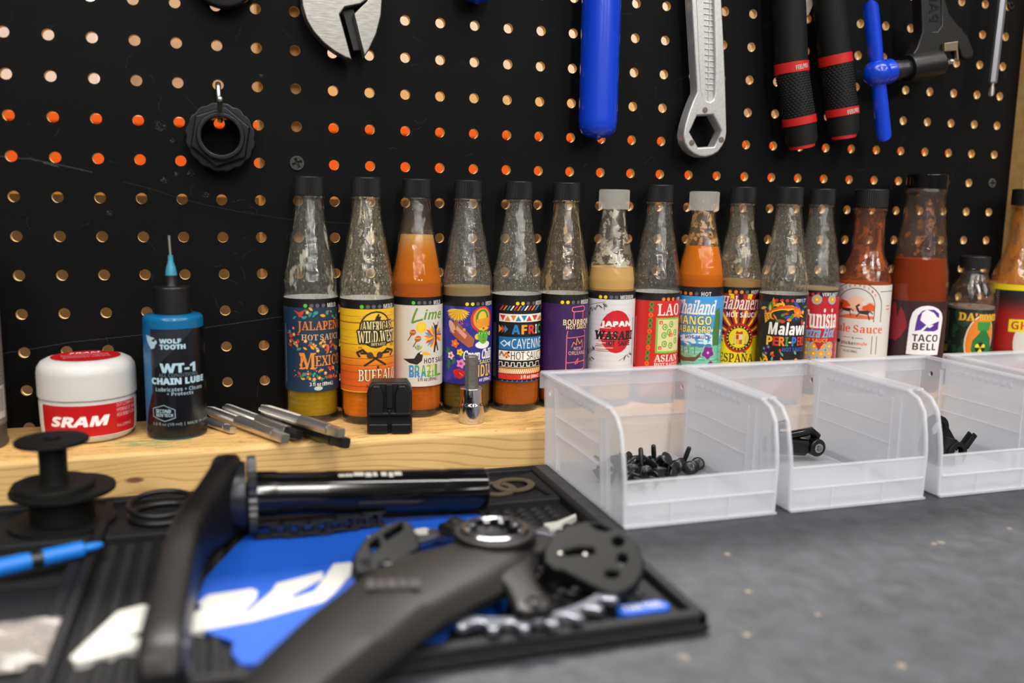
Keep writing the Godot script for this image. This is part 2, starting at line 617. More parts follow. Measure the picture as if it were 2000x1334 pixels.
func materials():
	M.black = mat(rgb(14, 14, 15), 0.42)
	M.black_gloss = mat(rgb(9, 9, 11), 0.12)
	M.black_matt = grain(mat(rgb(17, 17, 17), 0.6), 60.0, 0.75, 1.0, 0.03)
	M.rubber = grain(mat(rgb(28, 28, 30), 0.62), 45.0, 0.8, 1.0, 0.03)
	M.black_matt.metallic_specular = 0.35
	M.rubber.metallic_specular = 0.35
	M.cap = mat(rgb(18, 18, 20), 0.4)
	M.anodised = mat(rgb(44, 45, 50), 0.3, 0.6)
	M.carbon = mat(rgb(17, 16, 16), 0.46)
	M.carbon.metallic_specular = 0.38
	M.carbon.clearcoat_enabled = true
	M.carbon.clearcoat = 0.1
	M.carbon.clearcoat_roughness = 0.25
	M.steel = grain(mat(rgb(188, 186, 182), 0.36, 0.9), 30.0, 0.72, 1.0, 0.05)
	M.steel.uv1_scale = Vector3(7.0, 90.0, 7.0)
	M.bright = mat(rgb(205, 205, 206), 0.14, 1.0)
	M.chrome = mat(rgb(212, 212, 216), 0.12, 1.0)
	M.tap_steel = mat(rgb(214, 210, 203), 0.32, 0.92)
	M.dark_steel = mat(rgb(70, 70, 72), 0.35, 0.8)
	M.ring_steel = mat(rgb(140, 143, 152), 0.35, 0.9)
	M.zinc = mat(rgb(190, 190, 188), 0.3, 1.0)
	M.blue_dip = mat(rgb(0, 58, 200), 0.3)
	M.blue_dip.clearcoat_enabled = true
	M.blue_dip.clearcoat = 0.5
	M.blue_dip.clearcoat_roughness = 0.12
	M.blue_print = mat(rgb(0, 76, 178), 0.6)
	M.white_print = mat(rgb(190, 189, 184), 0.55)
	M.red = mat(rgb(190, 24, 20), 0.45)
	M.white_plastic = mat(rgb(206, 204, 202), 0.32)
	M.glass = mat(Color(0.92, 0.96, 0.94, 0.004), 0.03)
	M.glass.transparency = BaseMaterial3D.TRANSPARENCY_ALPHA
	var wob := FastNoiseLite.new()
	wob.seed = 2
	wob.frequency = 0.035
	M.glass.heightmap_enabled = true
	M.glass.heightmap_texture = ImageTexture.create_from_image(wob.get_seamless_image(512, 512))
	M.glass.heightmap_scale = 0.03
	M.thick_glass = mat(rgb(26, 28, 24, 0.55), 0.05)
	M.thick_glass.transparency = BaseMaterial3D.TRANSPARENCY_ALPHA
	M.frost = mat(rgb(232, 229, 221, 0.27), 0.32)
	M.frost.transparency = BaseMaterial3D.TRANSPARENCY_ALPHA
	M.frost.backlight_enabled = true
	M.frost.backlight = Color(0.35, 0.35, 0.34)
	M.bin = mat(rgb(234, 236, 243, 0.37), 0.34)
	M.bin.transparency = BaseMaterial3D.TRANSPARENCY_ALPHA
	M.bin.backlight_enabled = true
	M.bin.backlight = Color(0.55, 0.56, 0.58)
	M.bin_edge = mat(rgb(236, 238, 244, 0.36), 0.36)
	M.bin_edge.transparency = BaseMaterial3D.TRANSPARENCY_ALPHA
	M.bin_edge.backlight_enabled = true
	M.bin_edge.backlight = Color(0.6, 0.61, 0.63)
	M.washer = grain(mat(rgb(88, 76, 58), 0.7), 90.0, 0.8, 1.0, 0.04)
	M.wood = tex(mat(Color.WHITE, 0.62), wood_image(1024, 128, 3, rgb(206, 163, 98), rgb(172, 124, 62), 0.0))
	M.peg_edge = mat(rgb(198, 168, 114), 0.8)

# planed softwood: lengthwise growth lines that wander, a few knots
func wood_image(w: int, h: int, sd: int, light: Color, dark: Color, knots: float) -> Image:
	var nz := FastNoiseLite.new()
	nz.seed = sd
	nz.frequency = 1.0
	nz.fractal_octaves = 3
	var im := Image.create(w, h, false, Image.FORMAT_RGB8)
	var ks := [[0.417, 0.42, 0.010], [0.93, 0.3, 0.007]]
	for y in h:
		for x in w:
			var u := float(x) / w
			var v := float(y) / h
			var bend := nz.get_noise_2d(u * 2.2, v * 0.35) * 1.0 + nz.get_noise_2d(u * 9.0, v * 1.5 + 9.0) * 0.09
			var k := 0.0
			if knots > 0.0:
				for q in ks:
					var d := Vector2((u - q[0]) * w / float(h) * 0.55, v - q[1]).length()
					bend += 0.35 * exp(-d * d * 26.0)
					k = maxf(k, smoothstep(0.055, 0.025, d))
			var g := (v * 1.0 + bend * 0.5) * 9.0
			var ring = g - floor(g)
			var late := smoothstep(0.66, 0.93, ring) * (1.0 - smoothstep(0.95, 1.0, ring))
			var fine := nz.get_noise_2d(u * 20.0, v * 90.0) * 0.22
			var c := light.lerp(dark, clampf(late * 0.55 + fine * 0.7 + 0.08, 0.0, 1.0))
			if k > 0.0:
				c = c.lerp(rgb(92, 56, 26), k * 0.8)
			im.set_pixel(x, y, c)
	return im

func room():
	var wall := grain(mat(rgb(104, 99, 93), 0.8), 3.0, 0.94, 1.0)
	var sides := {
		"wall_back": [Vector3(0.5, 0.5, -1.55), Vector3(7.2, 3.0, 0.1), wall, "grey painted wall behind the pegboard partition"],
		"wall_front": [Vector3(0.5, 0.5, 7.55), Vector3(7.2, 3.0, 0.1), wall, "grey painted wall facing the bench"],
		"wall_left": [Vector3(-3.05, 0.5, 3.0), Vector3(0.1, 3.0, 9.2), wall, "grey painted side wall of the workshop"],
		"wall_right": [Vector3(4.05, 0.5, 3.0), Vector3(0.1, 3.0, 9.2), wall, "grey painted end wall of the workshop"],
		"floor": [Vector3(0.5, -0.95, 3.0), Vector3(7.2, 0.1, 9.2), grain(mat(rgb(92, 90, 88), 0.7), 2.0, 0.85, 1.0), "grey concrete workshop floor"],
		"ceiling": [Vector3(0.5, 1.95, 3.0), Vector3(7.2, 0.1, 9.2), mat(rgb(96, 94, 92), 0.85), "grey workshop ceiling"],
	}
	for k in sides:
		var g := Geo.new()
		g.box(Transform3D(Basis.IDENTITY, sides[k][0]), sides[k][1])
		structure(g, k, sides[k][2], sides[k][3], k.get_slice("_", 0))

# what shows through the peg holes
func behind_the_board():
	var g := Geo.new()
	g.box(Transform3D(Basis.IDENTITY, Vector3(0.3, 0.1, -0.366)), Vector3(2.0, 1.4, 0.012))
	structure(g, "wall_partition", grain(mat(rgb(196, 176, 144), 0.8), 8.0, 0.85, 1.0), "brown board partition behind the pegboard holes", "partition")
	var t := thing("wall_shelf", "timber shelf under the orange tray behind the pegboard", "shelf", Vector3(0.3, 0.185, -0.359))
	g = Geo.new()
	g.box(Transform3D(Basis.IDENTITY, Vector3(0, 0, 0.095)), Vector3(2.0, 0.012, 0.19), 0.001)
	part(g, "shelf_board", M.wood, t)
	for x in [-0.9, 0.9]:
		g = Geo.new()
		g.prism(Transform3D(Basis(Vector3(0, 0, 1), Vector3(0, 1, 0), Vector3(-1, 0, 0)), Vector3(x, -0.006, 0)), [Vector2(0, 0), Vector2(0.16, 0), Vector2(0.012, -0.09), Vector2(0, -0.09)], -0.006, 0.006)
		part(g, "bracket", M.wood, t)
	# stores on the shelf
	for b in [[-0.62, 0.98, 0.191, 0.2475, rgb(246, 110, 20), "long low orange storage tray seen through the peg holes"],
			[-0.45, 0.036, 0.2475, 0.338, rgb(232, 230, 238), "white carton on the orange tray, seen through the peg holes"],
			[0.214, 0.60, 0.2475, 0.300, rgb(220, 190, 140), "tan cardboard carton on the orange tray behind the pegboard"],
			[0.214, 0.56, 0.300, 0.42, rgb(232, 228, 220), "white carton stacked on the tan carton behind the pegboard"]]:
		g = Geo.new()
		var lid := Geo.new()
		var w: float = b[1] - b[0]
		var hh: float = b[3] - b[2]
		g.box(Transform3D(Basis.IDENTITY, Vector3(0, hh * 0.42, 0)), Vector3(w - 0.006, hh * 0.84, 0.14), 0.003)
		lid.box(Transform3D(Basis.IDENTITY, Vector3(0, hh * 0.92, 0)), Vector3(w, hh * 0.16, 0.146), 0.002)
		var o := thing("storage_box", b[5], "box", Vector3((b[0] + b[1]) * 0.5, b[2], -0.26))
		var m := mat(b[4], 0.6)
		part(g, "body", m, o)
		part(lid, "lid", m, o)
	g = Geo.new()
	g.box(Transform3D(Basis.IDENTITY, Vector3(0.172, 0.25, -0.026)), Vector3(0.038, 1.3, 0.038), 0.001)
	structure(g, "trim_1", M.wood, "timber stud fixed to the back of the pegboard", "stud")

func pegboard():
	var xl := -14
	var xr := 31
	var th := 0.005
	var front := Geo.new()
	var holes := Geo.new()
	var rear := Geo.new()
	var fwd := Vector3(0, 0, 1)
	var K := 18
	var R := 0.0036
	var h := INCH * 0.5
	var uvf := func(p: Vector3): return Vector2((p.x + 0.1) / 0.93, (0.37 - p.y) / 0.40)
	var ft := func(a: Vector3, b: Vector3, c: Vector3, nn: Vector3):
		front.tri(a, b, c, nn, nn, nn, uvf.call(a), uvf.call(b), uvf.call(c))
	for r in range(-8, 12):
		for c in range(xl, xr + 1):
			var o := Vector3(c * INCH, ROW0 + r * INCH, 0)
			var sq := func(k: int):
				var q := TAU * k / K
				var d := Vector2(cos(q), sin(q))
				return o + Vector3(d.x, d.y, 0) * h / maxf(absf(d.x), absf(d.y))
			for k in K:
				var q0 := TAU * k / K
				var q1 := TAU * (k + 1) / K
				var a := o + Vector3(cos(q0), sin(q0), 0) * R
				var b := o + Vector3(cos(q1), sin(q1), 0) * R
				var s0: Vector3 = sq.call(k)
				var s1: Vector3 = sq.call(k + 1)
				var back := Vector3(0, 0, -th)
				# the square's own corner, where the two rays meet different sides
				var cor := Vector3.INF
				for cx in [-1, 1]:
					for cy in [-1, 1]:
						var ca := atan2(cy, cx)
						if ca < 0.0: ca += TAU
						if ca > q0 + 1e-4 and ca < q1 - 1e-4:
							cor = o + Vector3(cx, cy, 0) * h
				ft.call(a, b, s1, fwd)
				ft.call(a, s1, s0, fwd)
				rear.quad(a + back, b + back, s1 + back, s0 + back, -fwd)
				if cor != Vector3.INF:
					ft.call(s0, s1, cor, fwd)
					rear.tri(s0 + back, s1 + back, cor + back, -fwd, -fwd, -fwd)
				var n0 := (o - a).normalized()
				var n1 := (o - b).normalized()
				holes.quadn(a, b, b + back, a + back, n0, n1, n1, n0)
	# plain margins: the edge beside the timber post, the strips above and below
	var x0 := (xl - 0.5) * INCH
	var x1 := (xr + 0.5) * INCH
	var y0 := ROW0 - 8.5 * INCH
	var y1 := ROW0 + 11.5 * INCH
	for m in [[x1, 0.8070, y0, y1], [x0, 0.8070, y1, y1 + 0.012]]:
		var g := Vector3((m[0] + m[1]) * 0.5, (m[2] + m[3]) * 0.5, -th * 0.5)
		var s := Vector3(m[1] - m[0], m[3] - m[2], th)
		var bb := Geo.new()
		bb.box(Transform3D(Basis.IDENTITY, g), s)
		for i in range(0, bb.v.size(), 3):
			front.tri(bb.v[i], bb.v[i + 1], bb.v[i + 2], bb.n[i], bb.n[i + 1], bb.n[i + 2], uvf.call(bb.v[i]), uvf.call(bb.v[i + 1]), uvf.call(bb.v[i + 2]))
	# black face with dust, lint and long knife scratches
	var W := 2048
	var H := 880
	var im := Image.create(W, H, false, Image.FORMAT_RGB8)
	var base := rgb(10, 10, 11)
	var nz := FastNoiseLite.new()
	nz.seed = 5
	nz.frequency = 0.012
	nz.fractal_octaves = 3
	var small := nz.get_image(512, 220)
	small.resize(W, H, Image.INTERPOLATE_CUBIC)
	for y in H:
		for x in W:
			var k: float = 0.85 + 0.3 * small.get_pixel(x, y).r
			im.set_pixel(x, y, Color(base.r * k, base.g * k, base.b * k))
	for i in 9000:     # dust
		var p := Vector2i(rng.randi_range(0, W - 2), rng.randi_range(0, H - 2))
		var dens := nz.get_noise_2d(p.x * 0.25 + 900.0, p.y * 0.25)
		if dens < rng.randf_range(-0.35, 0.45):
			continue
		var k := rng.randf_range(1.4, 3.4) if rng.randf() < 0.9 else rng.randf_range(4.0, 6.5)
		im.set_pixelv(p, Color(base.r * k, base.g * k * 0.98, base.b * k * 0.95))
	var dab := func(a: Vector2, b: Vector2, c: Color, w: float):
		var L := int((b - a).length()) + 1
		for i in L:
			var p := a.lerp(b, float(i) / L)
			var o := im.get_pixel(clampi(int(p.x), 0, W - 1), clampi(int(p.y), 0, H - 1))
			im.fill_rect(Rect2i(int(p.x), int(p.y), 1, 1 if w < 1.5 else 2), o.lerp(c, c.a))
	var at := func(px: float, py: float):
		var p: Vector3 = Z(px, py, 0.0)
		var u: Vector2 = uvf.call(p)
		return Vector2(u.x * W, u.y * H)
	for l in [[[0, 305, 60, 310, 120, 322, 182, 336], 0.42, 2.0], [[240, 355, 300, 370, 340, 384, 400, 400, 470, 414, 560, 428, 700, 438], 0.3, 1.0],
			[[8, 690, 60, 682, 140, 668, 220, 660, 285, 653], 0.5, 1.0], [[400, 640, 470, 630, 552, 618], 0.5, 1.0], [[85, 317, 115, 325], 0.5, 2.0]]:
		for i in range(0, l[0].size() - 2, 2):
			dab.call(at.call(l[0][i], l[0][i + 1]), at.call(l[0][i + 2], l[0][i + 3]), Color(0.42, 0.42, 0.44, l[1]), l[2])
	for i in 260:     # lint and short scratches
		var p := Vector2(rng.randf() * W, rng.randf() * H)
		var d := Vector2.from_angle(rng.randf() * TAU)
		for k in rng.randi_range(5, 26):
			d = d.rotated(rng.randf_range(-0.35, 0.35))
			dab.call(p, p + d, Color(0.4, 0.4, 0.4, rng.randf_range(0.08, 0.3)), 1.0)
			p += d
	for b in [[311, 245, 8], [320, 352, 5], [343, 340, 3], [400, 380, 5], [508, 148, 3], [336, 275, 3], [213, 416, 4], [372, 338, 5]]:   # worn spots
		var c: Vector2 = at.call(b[0], b[1])
		for i in b[2] * 5:
			var p = c + Vector2.from_angle(rng.randf() * TAU) * b[2] * sqrt(rng.randf()) * 1.0
			dab.call(p, p + Vector2(2, 0), Color(0.45, 0.45, 0.45, rng.randf_range(0.1, 0.4)), 1.0)
	var fm := tex(mat(Color.WHITE, 0.55), im)
	fm.metallic_specular = 0.22
	var o := Node3D.new()
	o.name = "wall_pegboard"
	add_child(o)
	tag(o, "black pegboard panel with rows of round holes above the ledge", "pegboard", "", "structure")
	part(front, "board_face", fm, o)
	part(holes, "hole_edges", M.peg_edge, o).set_meta("kind", "stuff")
	part(rear, "board_back", M.peg_edge, o)
	# screws that hold it
	for s in [[580, 319, 0.0052, rgb(58, 58, 58), 0.4, "dark cross head screw fixing the pegboard above the bottles"], [1937, 358, 0.0042, rgb(82, 80, 76), 0.0, "grey cross head screw near the timber post"], [1974, 12, 0.0034, rgb(28, 27, 26), 0.3, "small black screw near the top beside the timber post"]]:
		var c := Z(s[0], s[1], 0.0)
		var t := thing("screw", s[5], "screw", c, "", Basis(Vector3(0, 0, 1), s[4]))
		var r: float = s[2]
		var cross := []
		var w := r * 0.13
		var l := r * 0.62
		for p in [[w, w], [w, l], [-w, l], [-w, w], [-l, w], [-l, -w], [-w, -w], [-w, -l], [w, -l], [w, -w], [l, -w], [l, w]]:
			cross.append(Vector2(p[0], p[1]))
		var g := Geo.new()
		g.prism(Transform3D.IDENTITY, circle(Vector2.ZERO, r, 20), -0.0005, 0.0011, 0.0005, [cross])
		part(g, "head", mat(s[3], 0.45, 0.5), t)
		g = Geo.new()
		g.lathe(axis(Vector3.ZERO, Vector3(0, 0, 1)), [Vector2(0, -0.0004), Vector2(r * 0.7, -0.0004), Vector2(r * 0.7, -0.002), Vector2(0, -0.004)], 12)
		part(g, "shank", mat(rgb(14, 14, 14), 0.6), t)
	# timber post beside the panel
	var g := Geo.new()
	g.box(Transform3D(Basis.IDENTITY, Vector3(0.8530, 0.06, -0.028)), Vector3(0.089, 1.9, 0.089), 0.003)
	var post := structure(g, "trim_2", grain(mat(rgb(202, 158, 96), 0.65), 9.0, 0.86, 1.0, 0.03), "pale softwood post at the end of the pegboard", "post")
	post.name = "trim_2"

func ledge():
	# one length of softwood lying in front of the pegboard; bottom out of sight behind the rubber top
	var L0 := -0.45
	var L1 := 0.80
	var front := 0.0835
	var bot := -0.012
	var r := 0.004
	var sect := []
	for p in [[0.001, bot], [0.001, LEDGE], [front - r, LEDGE]]:
		sect.append(Vector2(p[0], p[1]))
	for k in range(1, 5):
		var q := PI / 2 * (1.0 - k / 4.0)
		sect.append(Vector2(front - r + cos(q) * r, LEDGE - r + sin(q) * r))
	sect.append(Vector2(front, bot))
	var o := Node3D.new()
	o.name = "timber_ledge"
	add_child(o)
	tag(o, "pale softwood ledge below the pegboard with bottles on it", "ledge")
	var top := Geo.new()
	var face := Geo.new()
	var N := 24
	for i in sect.size() - 1:
		var a: Vector2 = sect[i]
		var b: Vector2 = sect[i + 1]
		var d := (b - a).normalized()
		var nn := Vector3(0, d.x, -d.y)
		var na := nn
		var nb := nn
		if i >= 2 and i <= 5:
			var qa := atan2(a.y - LEDGE + r, a.x - front + r)
			var qb := atan2(b.y - LEDGE + r, b.x - front + r)
			na = Vector3(0, sin(qa), cos(qa)); nb = Vector3(0, sin(qb), cos(qb))
		var is_top := i <= 3
		var g := top if is_top else face
		for k in N:
			var xa := lerpf(L0, L1, float(k) / N)
			var xb := lerpf(L0, L1, float(k + 1) / N)
			var uvp := func(x: float, p: Vector2):
				return Vector2((x - L0) / (L1 - L0), p.x / 0.09 if is_top else (LEDGE - p.y) / 0.04)
			g.quadn(Vector3(xa, a.y, a.x), Vector3(xb, a.y, a.x), Vector3(xb, b.y, b.x), Vector3(xa, b.y, b.x), na, na, nb, nb, uvp.call(xa, a), uvp.call(xb, a), uvp.call(xb, b), uvp.call(xa, b))
	# end grain
	for x in [L0, L1]:
		for i in range(1, sect.size() - 1):
			face.tri(Vector3(x, sect[0].y, sect[0].x), Vector3(x, sect[i].y, sect[i].x), Vector3(x, sect[i + 1].y, sect[i + 1].x), Vector3(signf(x), 0, 0), Vector3(signf(x), 0, 0), Vector3(signf(x), 0, 0))
	var ti := wood_image(2048, 150, 21, rgb(226, 182, 116), rgb(204, 154, 86), 0.0)
	# dirt and a green lube stain soaked into the top
	var nz := FastNoiseLite.new()
	nz.seed = 3
	nz.frequency = 0.03
	for y in 150:
		for x in 2048:
			var wx := lerpf(L0, L1, x / 2048.0)
			var wz := y / 150.0 * 0.09
			var k := nz.get_noise_2d(x, y * 4.0)
			var c := ti.get_pixel(x, y)
			var d := Vector2((wx - 0.078) / 0.026, (wz - 0.062) / 0.016).length()
			if d < 1.0 and k > -0.1 + d * 0.25:
				c = c.lerp(rgb(96, 142, 96), 0.5)
			elif k > 0.34:
				c = c.lerp(rgb(150, 104, 60), 0.45)
			ti.set_pixel(x, y, c)
	for i in 500:
		ti.set_pixel(rng.randi_range(0, 2047), rng.randi_range(0, 149), rgb(96, 66, 40))
	part(top, "top_face", tex(mat(Color.WHITE, 0.6), ti), o)
	part(face, "front_face", tex(mat(Color.WHITE, 0.6), wood_image(2048, 110, 4, rgb(218, 182, 120), rgb(178, 130, 70), 1.0)), o)

func bench():
	var g := Geo.new()
	var sx := [-0.9, 1.5]
	var sz := [0.0842, 0.95]
	g.box(Transform3D(Basis.IDENTITY, Vector3(0.3, -0.006, 0.5171)), Vector3(2.4, 0.012, 0.8658), 0.001)
	for i in g.v.size():
		g.uv[i] = Vector2((g.v[i].x - 0.2) / 0.7, (g.v[i].z - 0.08) / 0.7)
	var nz := FastNoiseLite.new()
	nz.seed = 17
	nz.frequency = 0.03
	nz.fractal_octaves = 5
	nz.fractal_gain = 0.65
	var big := nz.get_seamless_image(1024, 1024)
	var im := Image.create(1024, 1024, false, Image.FORMAT_RGB8)
	for y in 1024:
		for x in 1024:
			var k: float = 0.78 + 0.44 * big.get_pixel(x, y).r + rng.randf_range(-0.05, 0.05)
			im.set_pixel(x, y, Color(0.225 * k, 0.231 * k, 0.252 * k))
	for s in [[1420, 1082, 4], [1462, 1155, 4], [1838, 1059, 5], [1824, 1062, 3], [1460, 1240, 5], [1337, 1282, 7], [1597, 1200, 3], [1972, 1032, 3], [1760, 1300, 4]]:   # specks of sawdust
		var p := Y(s[0], s[1], 0.0)
		var c := Vector2((p.x - 0.2) / 0.7, (p.z - 0.08) / 0.7) * 1024.0
		for i in 40:
			var q = c + Vector2.from_angle(rng.randf() * TAU) * s[2] * 0.5 * sqrt(rng.randf())
			im.set_pixel(posmod(int(q.x), 1024), posmod(int(q.y), 1024), rgb(136, 120, 98))
	var m := tex(mat(Color.WHITE, 0.55), im)
	m.heightmap_enabled = true
	m.heightmap_texture = ImageTexture.create_from_image(big)
	m.heightmap_scale = 0.04
	var t := thing("workbench", "workbench with a dark grey rubber top in front of the ledge", "workbench")
	part(g, "rubber_top", m, t)
	g = Geo.new()
	g.box(Transform3D(Basis.IDENTITY, Vector3(0.3, -0.0311, 0.475)), Vector3(2.4, 0.038, 0.95), 0.002)
	part(g, "worktop", M.wood, t)
	for x in [-0.8, 1.4]:
		for z in [0.06, 0.88]:
			g = Geo.new()
			g.box(Transform3D(Basis.IDENTITY, Vector3(x, -0.4755, z)), Vector3(0.089, 0.849, 0.089), 0.003)
			part(g, "leg", M.wood, t)

# ---------------------------------------------------------------- sauce bottles
const GREY_DOT := Color(0.36, 0.36, 0.38)

func mm2(p: Array) -> Array:      # a profile in millimetres, flat list radius, height ...
	var o := []
	for i in range(0, p.size(), 2):
		o.append(Vector2(p[i], p[i + 1]) * 0.001)
	return o

func new_sheet(radius_mm: float, height_mm: float, c: Color) -> Sheet:
	var w := TAU * radius_mm
	return Sheet.new(self, w, height_mm, 1024.0 / w, c)

# dried sauce on the inside of the glass: drops, runs and smears
func residue_image(sd: int, drops: int, smear: float, fog: float, c: Color) -> Image:
	var r := RandomNumberGenerator.new()
	r.seed = sd
	var W := 512
	var H := 384
	var im := Image.create(W, H, false, Image.FORMAT_RGBA8)
	var nz := FastNoiseLite.new()
	nz.seed = sd
	nz.frequency = 0.012
	nz.fractal_octaves = 4
	for y in H:
		for x in W:
			var k := nz.get_noise_2d(x * 0.9, y * 0.6)
			var f := nz.get_noise_2d(x * 6.0 + 500.0, y * 5.0)
			var a := clampf((fog + f * fog * 1.8) * 0.42, 0.0, 1.0)
			if smear > 0.0:
				a = maxf(a, smoothstep(0.40 - smear, 0.62 - smear, k + f * 0.2) * 0.6)
			im.set_pixel(x, y, Color(c.r, c.g, c.b, a))
	for i in int(drops * 1.4):
		var p := Vector2i(r.randi_range(2, W - 6), r.randi_range(2, H - 8))
		var b := r.randf_range(0.7, 1.25)
		var cc := Color(minf(1.0, c.r * b), minf(1.0, c.g * b), minf(1.0, c.b * b), r.randf_range(0.3, 0.9))
		im.fill_rect(Rect2i(p.x, p.y, r.randi_range(1, 2), r.randi_range(1, 3)), cc)
	return im

func residue_mat(sd: int, drops: int, smear: float, fog: float, c: Color) -> StandardMaterial3D:
	var m := tex(mat(Color.WHITE, 0.4), residue_image(sd, drops, smear, fog, c))
	m.transparency = BaseMaterial3D.TRANSPARENCY_ALPHA
	return m

func inside(prof: Array, y0: float, y1: float, by: float) -> Array:   # the part of a profile between two heights, drawn in by some millimetres
	var o := []
	var last: Vector2 = prof[0]
	for i in range(1, prof.size()):
		var p: Vector2 = prof[i]
		if p.y > last.y + 1e-6:
			for e in [y0, y1]:
				if last.y < e and p.y > e:
					var q := last.lerp(p, (e - last.y) / (p.y - last.y))
					o.append(Vector2(q.x - by, e))
			if p.y >= y0 and p.y <= y1:
				o.append(Vector2(p.x - by, p.y))
		last = p
	o.sort_custom(func(a, b): return a.y < b.y)
	return o

# d: prof (mm list), cap [radius, from, to, ribs], label [from, to], fill level, colours ...
func bottle(called: String, label: String, at: Vector3, d: Dictionary, sheet: Sheet) -> Node3D:
	var t := thing(called, label, "bottle", Vector3(at.x, LEDGE, at.z), "row of sauce bottles on the ledge")
	var turn := atan2(CAM.x - at.x, CAM.z - at.z) + deg_to_rad(d.get("turn", 0.0))
	var xf := Transform3D(Basis(Vector3.UP, turn + PI), Vector3.ZERO)
	if d.has("lean"):
		t.rotation = d.lean
	var prof := mm2(d.prof)
	var lv0: float = d.fill[d.fill.size() - 1][1] * 0.001
	var g := Geo.new()
	g.lathe(xf, prof, 48)
	g.lathe(xf, inside(prof, lv0, d.cap[2] * 0.001, 0.0016), 48)     # inner wall above the sauce
	part(g, "glass", M.glass, t)
	# thick base
	var b0: float = d.get("base", 5.0) * 0.001
	g = Geo.new()
	var bp := [Vector2(0, 0.0008)]
	bp.append_array(inside(prof, 0.0011, b0, 0.0003))
	bp.append(Vector2(0, b0 - 0.0015))
	g.lathe(xf, bp, 40)
	part(g, "glass_base", M.thick_glass, t)
	# sauce
	var k := 0
	for f in d.fill:       # from, to, colour
		g = Geo.new()
		var body := inside(prof, f[0] * 0.001, f[1] * 0.001, 0.0013)
		var fp := [Vector2(0, f[0] * 0.001)]
		fp.append_array(body)
		fp.append(Vector2(0, f[1] * 0.001))
		g.lathe(xf, fp, 40)
		var sm := mat(f[2], 0.5)
		sm.metallic_specular = 0.0
		part(g, "sauce" if k == 0 else "separated_sauce", sm, t)
		k += 1
	var lv: float = d.fill[d.fill.size() - 1][1] * 0.001
	if d.has("residue"):
		g = Geo.new()
		var top: float = d.get("residue_to", d.cap[1]) * 0.001
		g.lathe(xf, inside(prof, lv + 0.0003, top, 0.0010), 48)
		part(g, "dried_residue", d.residue, t)
	# label
	var lr: float = d.label[2] * 0.001 + 0.00022
	g = Geo.new()
	g.lathe(xf, [Vector2(lr, d.label[0] * 0.001), Vector2(lr, d.label[1] * 0.001)], 72)
	if sheet:
		part(g, "paper_label", tex(mat(Color.WHITE, 0.42), sheet.im), t)
		g = Geo.new()
		g.lathe(xf, [Vector2(lr - 0.0001, d.label[0] * 0.001 + 0.0002), Vector2(lr - 0.0001, d.label[1] * 0.001 - 0.0002)], 72)
		part(g, "label_backing", M.white_plastic, t)
	# cap
	var c: Array = d.cap
	var cr: float = c[0] * 0.001
	var c0: float = c[1] * 0.001
	var c1: float = c[2] * 0.001
	g = Geo.new()
	g.lathe(Transform3D.IDENTITY, [Vector2(cr - 0.0012, c0 + 0.0002), Vector2(cr, c0), Vector2(cr, c1 - 0.0009)], c[3] * 2, 0.0, TAU, 1 if c[3] >= 40 else 0, 0.00028)
	g.lathe(Transform3D.IDENTITY, [Vector2(cr, c1 - 0.0009), Vector2(cr - 0.0003, c1 - 0.0003), Vector2(cr - 0.0011, c1), Vector2(0, c1)], 40)
	part(g, "screw_cap", d.get("cap_mat", M.cap), t)
	return t

func std_profile(kind: int) -> Array:
	var p := [0, 0.4, 14.5, 0.4, 16.6, 0.2, 17.6, 1.4, 17.9, 3.4, 17.7, 6.0, 18.3, 8.0, 18.3, 11.0, 18.05, 11.6, 18.3, 12.2, 18.3, 14.6, 18.05, 15.2, 18.3, 15.8, 18.3, 18.0, 18.05, 18.6, 18.3, 19.2, 18.4, 24, 18.4, 86.7, 18.3, 92, 18.5, 95.5, 18.55, 97.5, 18.1, 99.0]
	if kind == 0:
		p.append_array([15.8, 112.6, 13.4, 126, 11.1, 140, 9.3, 152.2, 9.2, 153.2, 10.1, 153.8, 10.3, 154.6, 10.1, 155.4, 9.1, 156.0, 9.1, 162])
	elif kind == 1:
		p.append_array([17.6, 104, 16.4, 111, 14.2, 120, 11.9, 130, 10.2, 140, 9.0, 149.5, 8.8, 151, 8.8, 160])
	else:
		p.append_array([17.4, 105, 15.6, 114, 13.2, 124, 11.2, 135, 9.9, 146, 9.3, 152.2, 9.2, 153.2, 10.1, 153.8, 10.3, 154.6, 10.1, 155.4, 9.1, 156.0, 9.1, 162])
	return p

func heat(s: Sheet, y0: float, y1: float, xs: Array, y: float, rad: float, c: Color, lit: int, word: String, wx0: float, wx1: float, wh: float, bandc := Color(0.06, 0.055, 0.06)):
	s.band(y0, y1, bandc)
	for i in xs.size():
		s.dot(xs[i], y, rad, c if i < lit else GREY_DOT)
	s.text(word, wx0, y - wh * 0.5, wx1, y + wh * 0.5, rgb(222, 220, 216), 1)

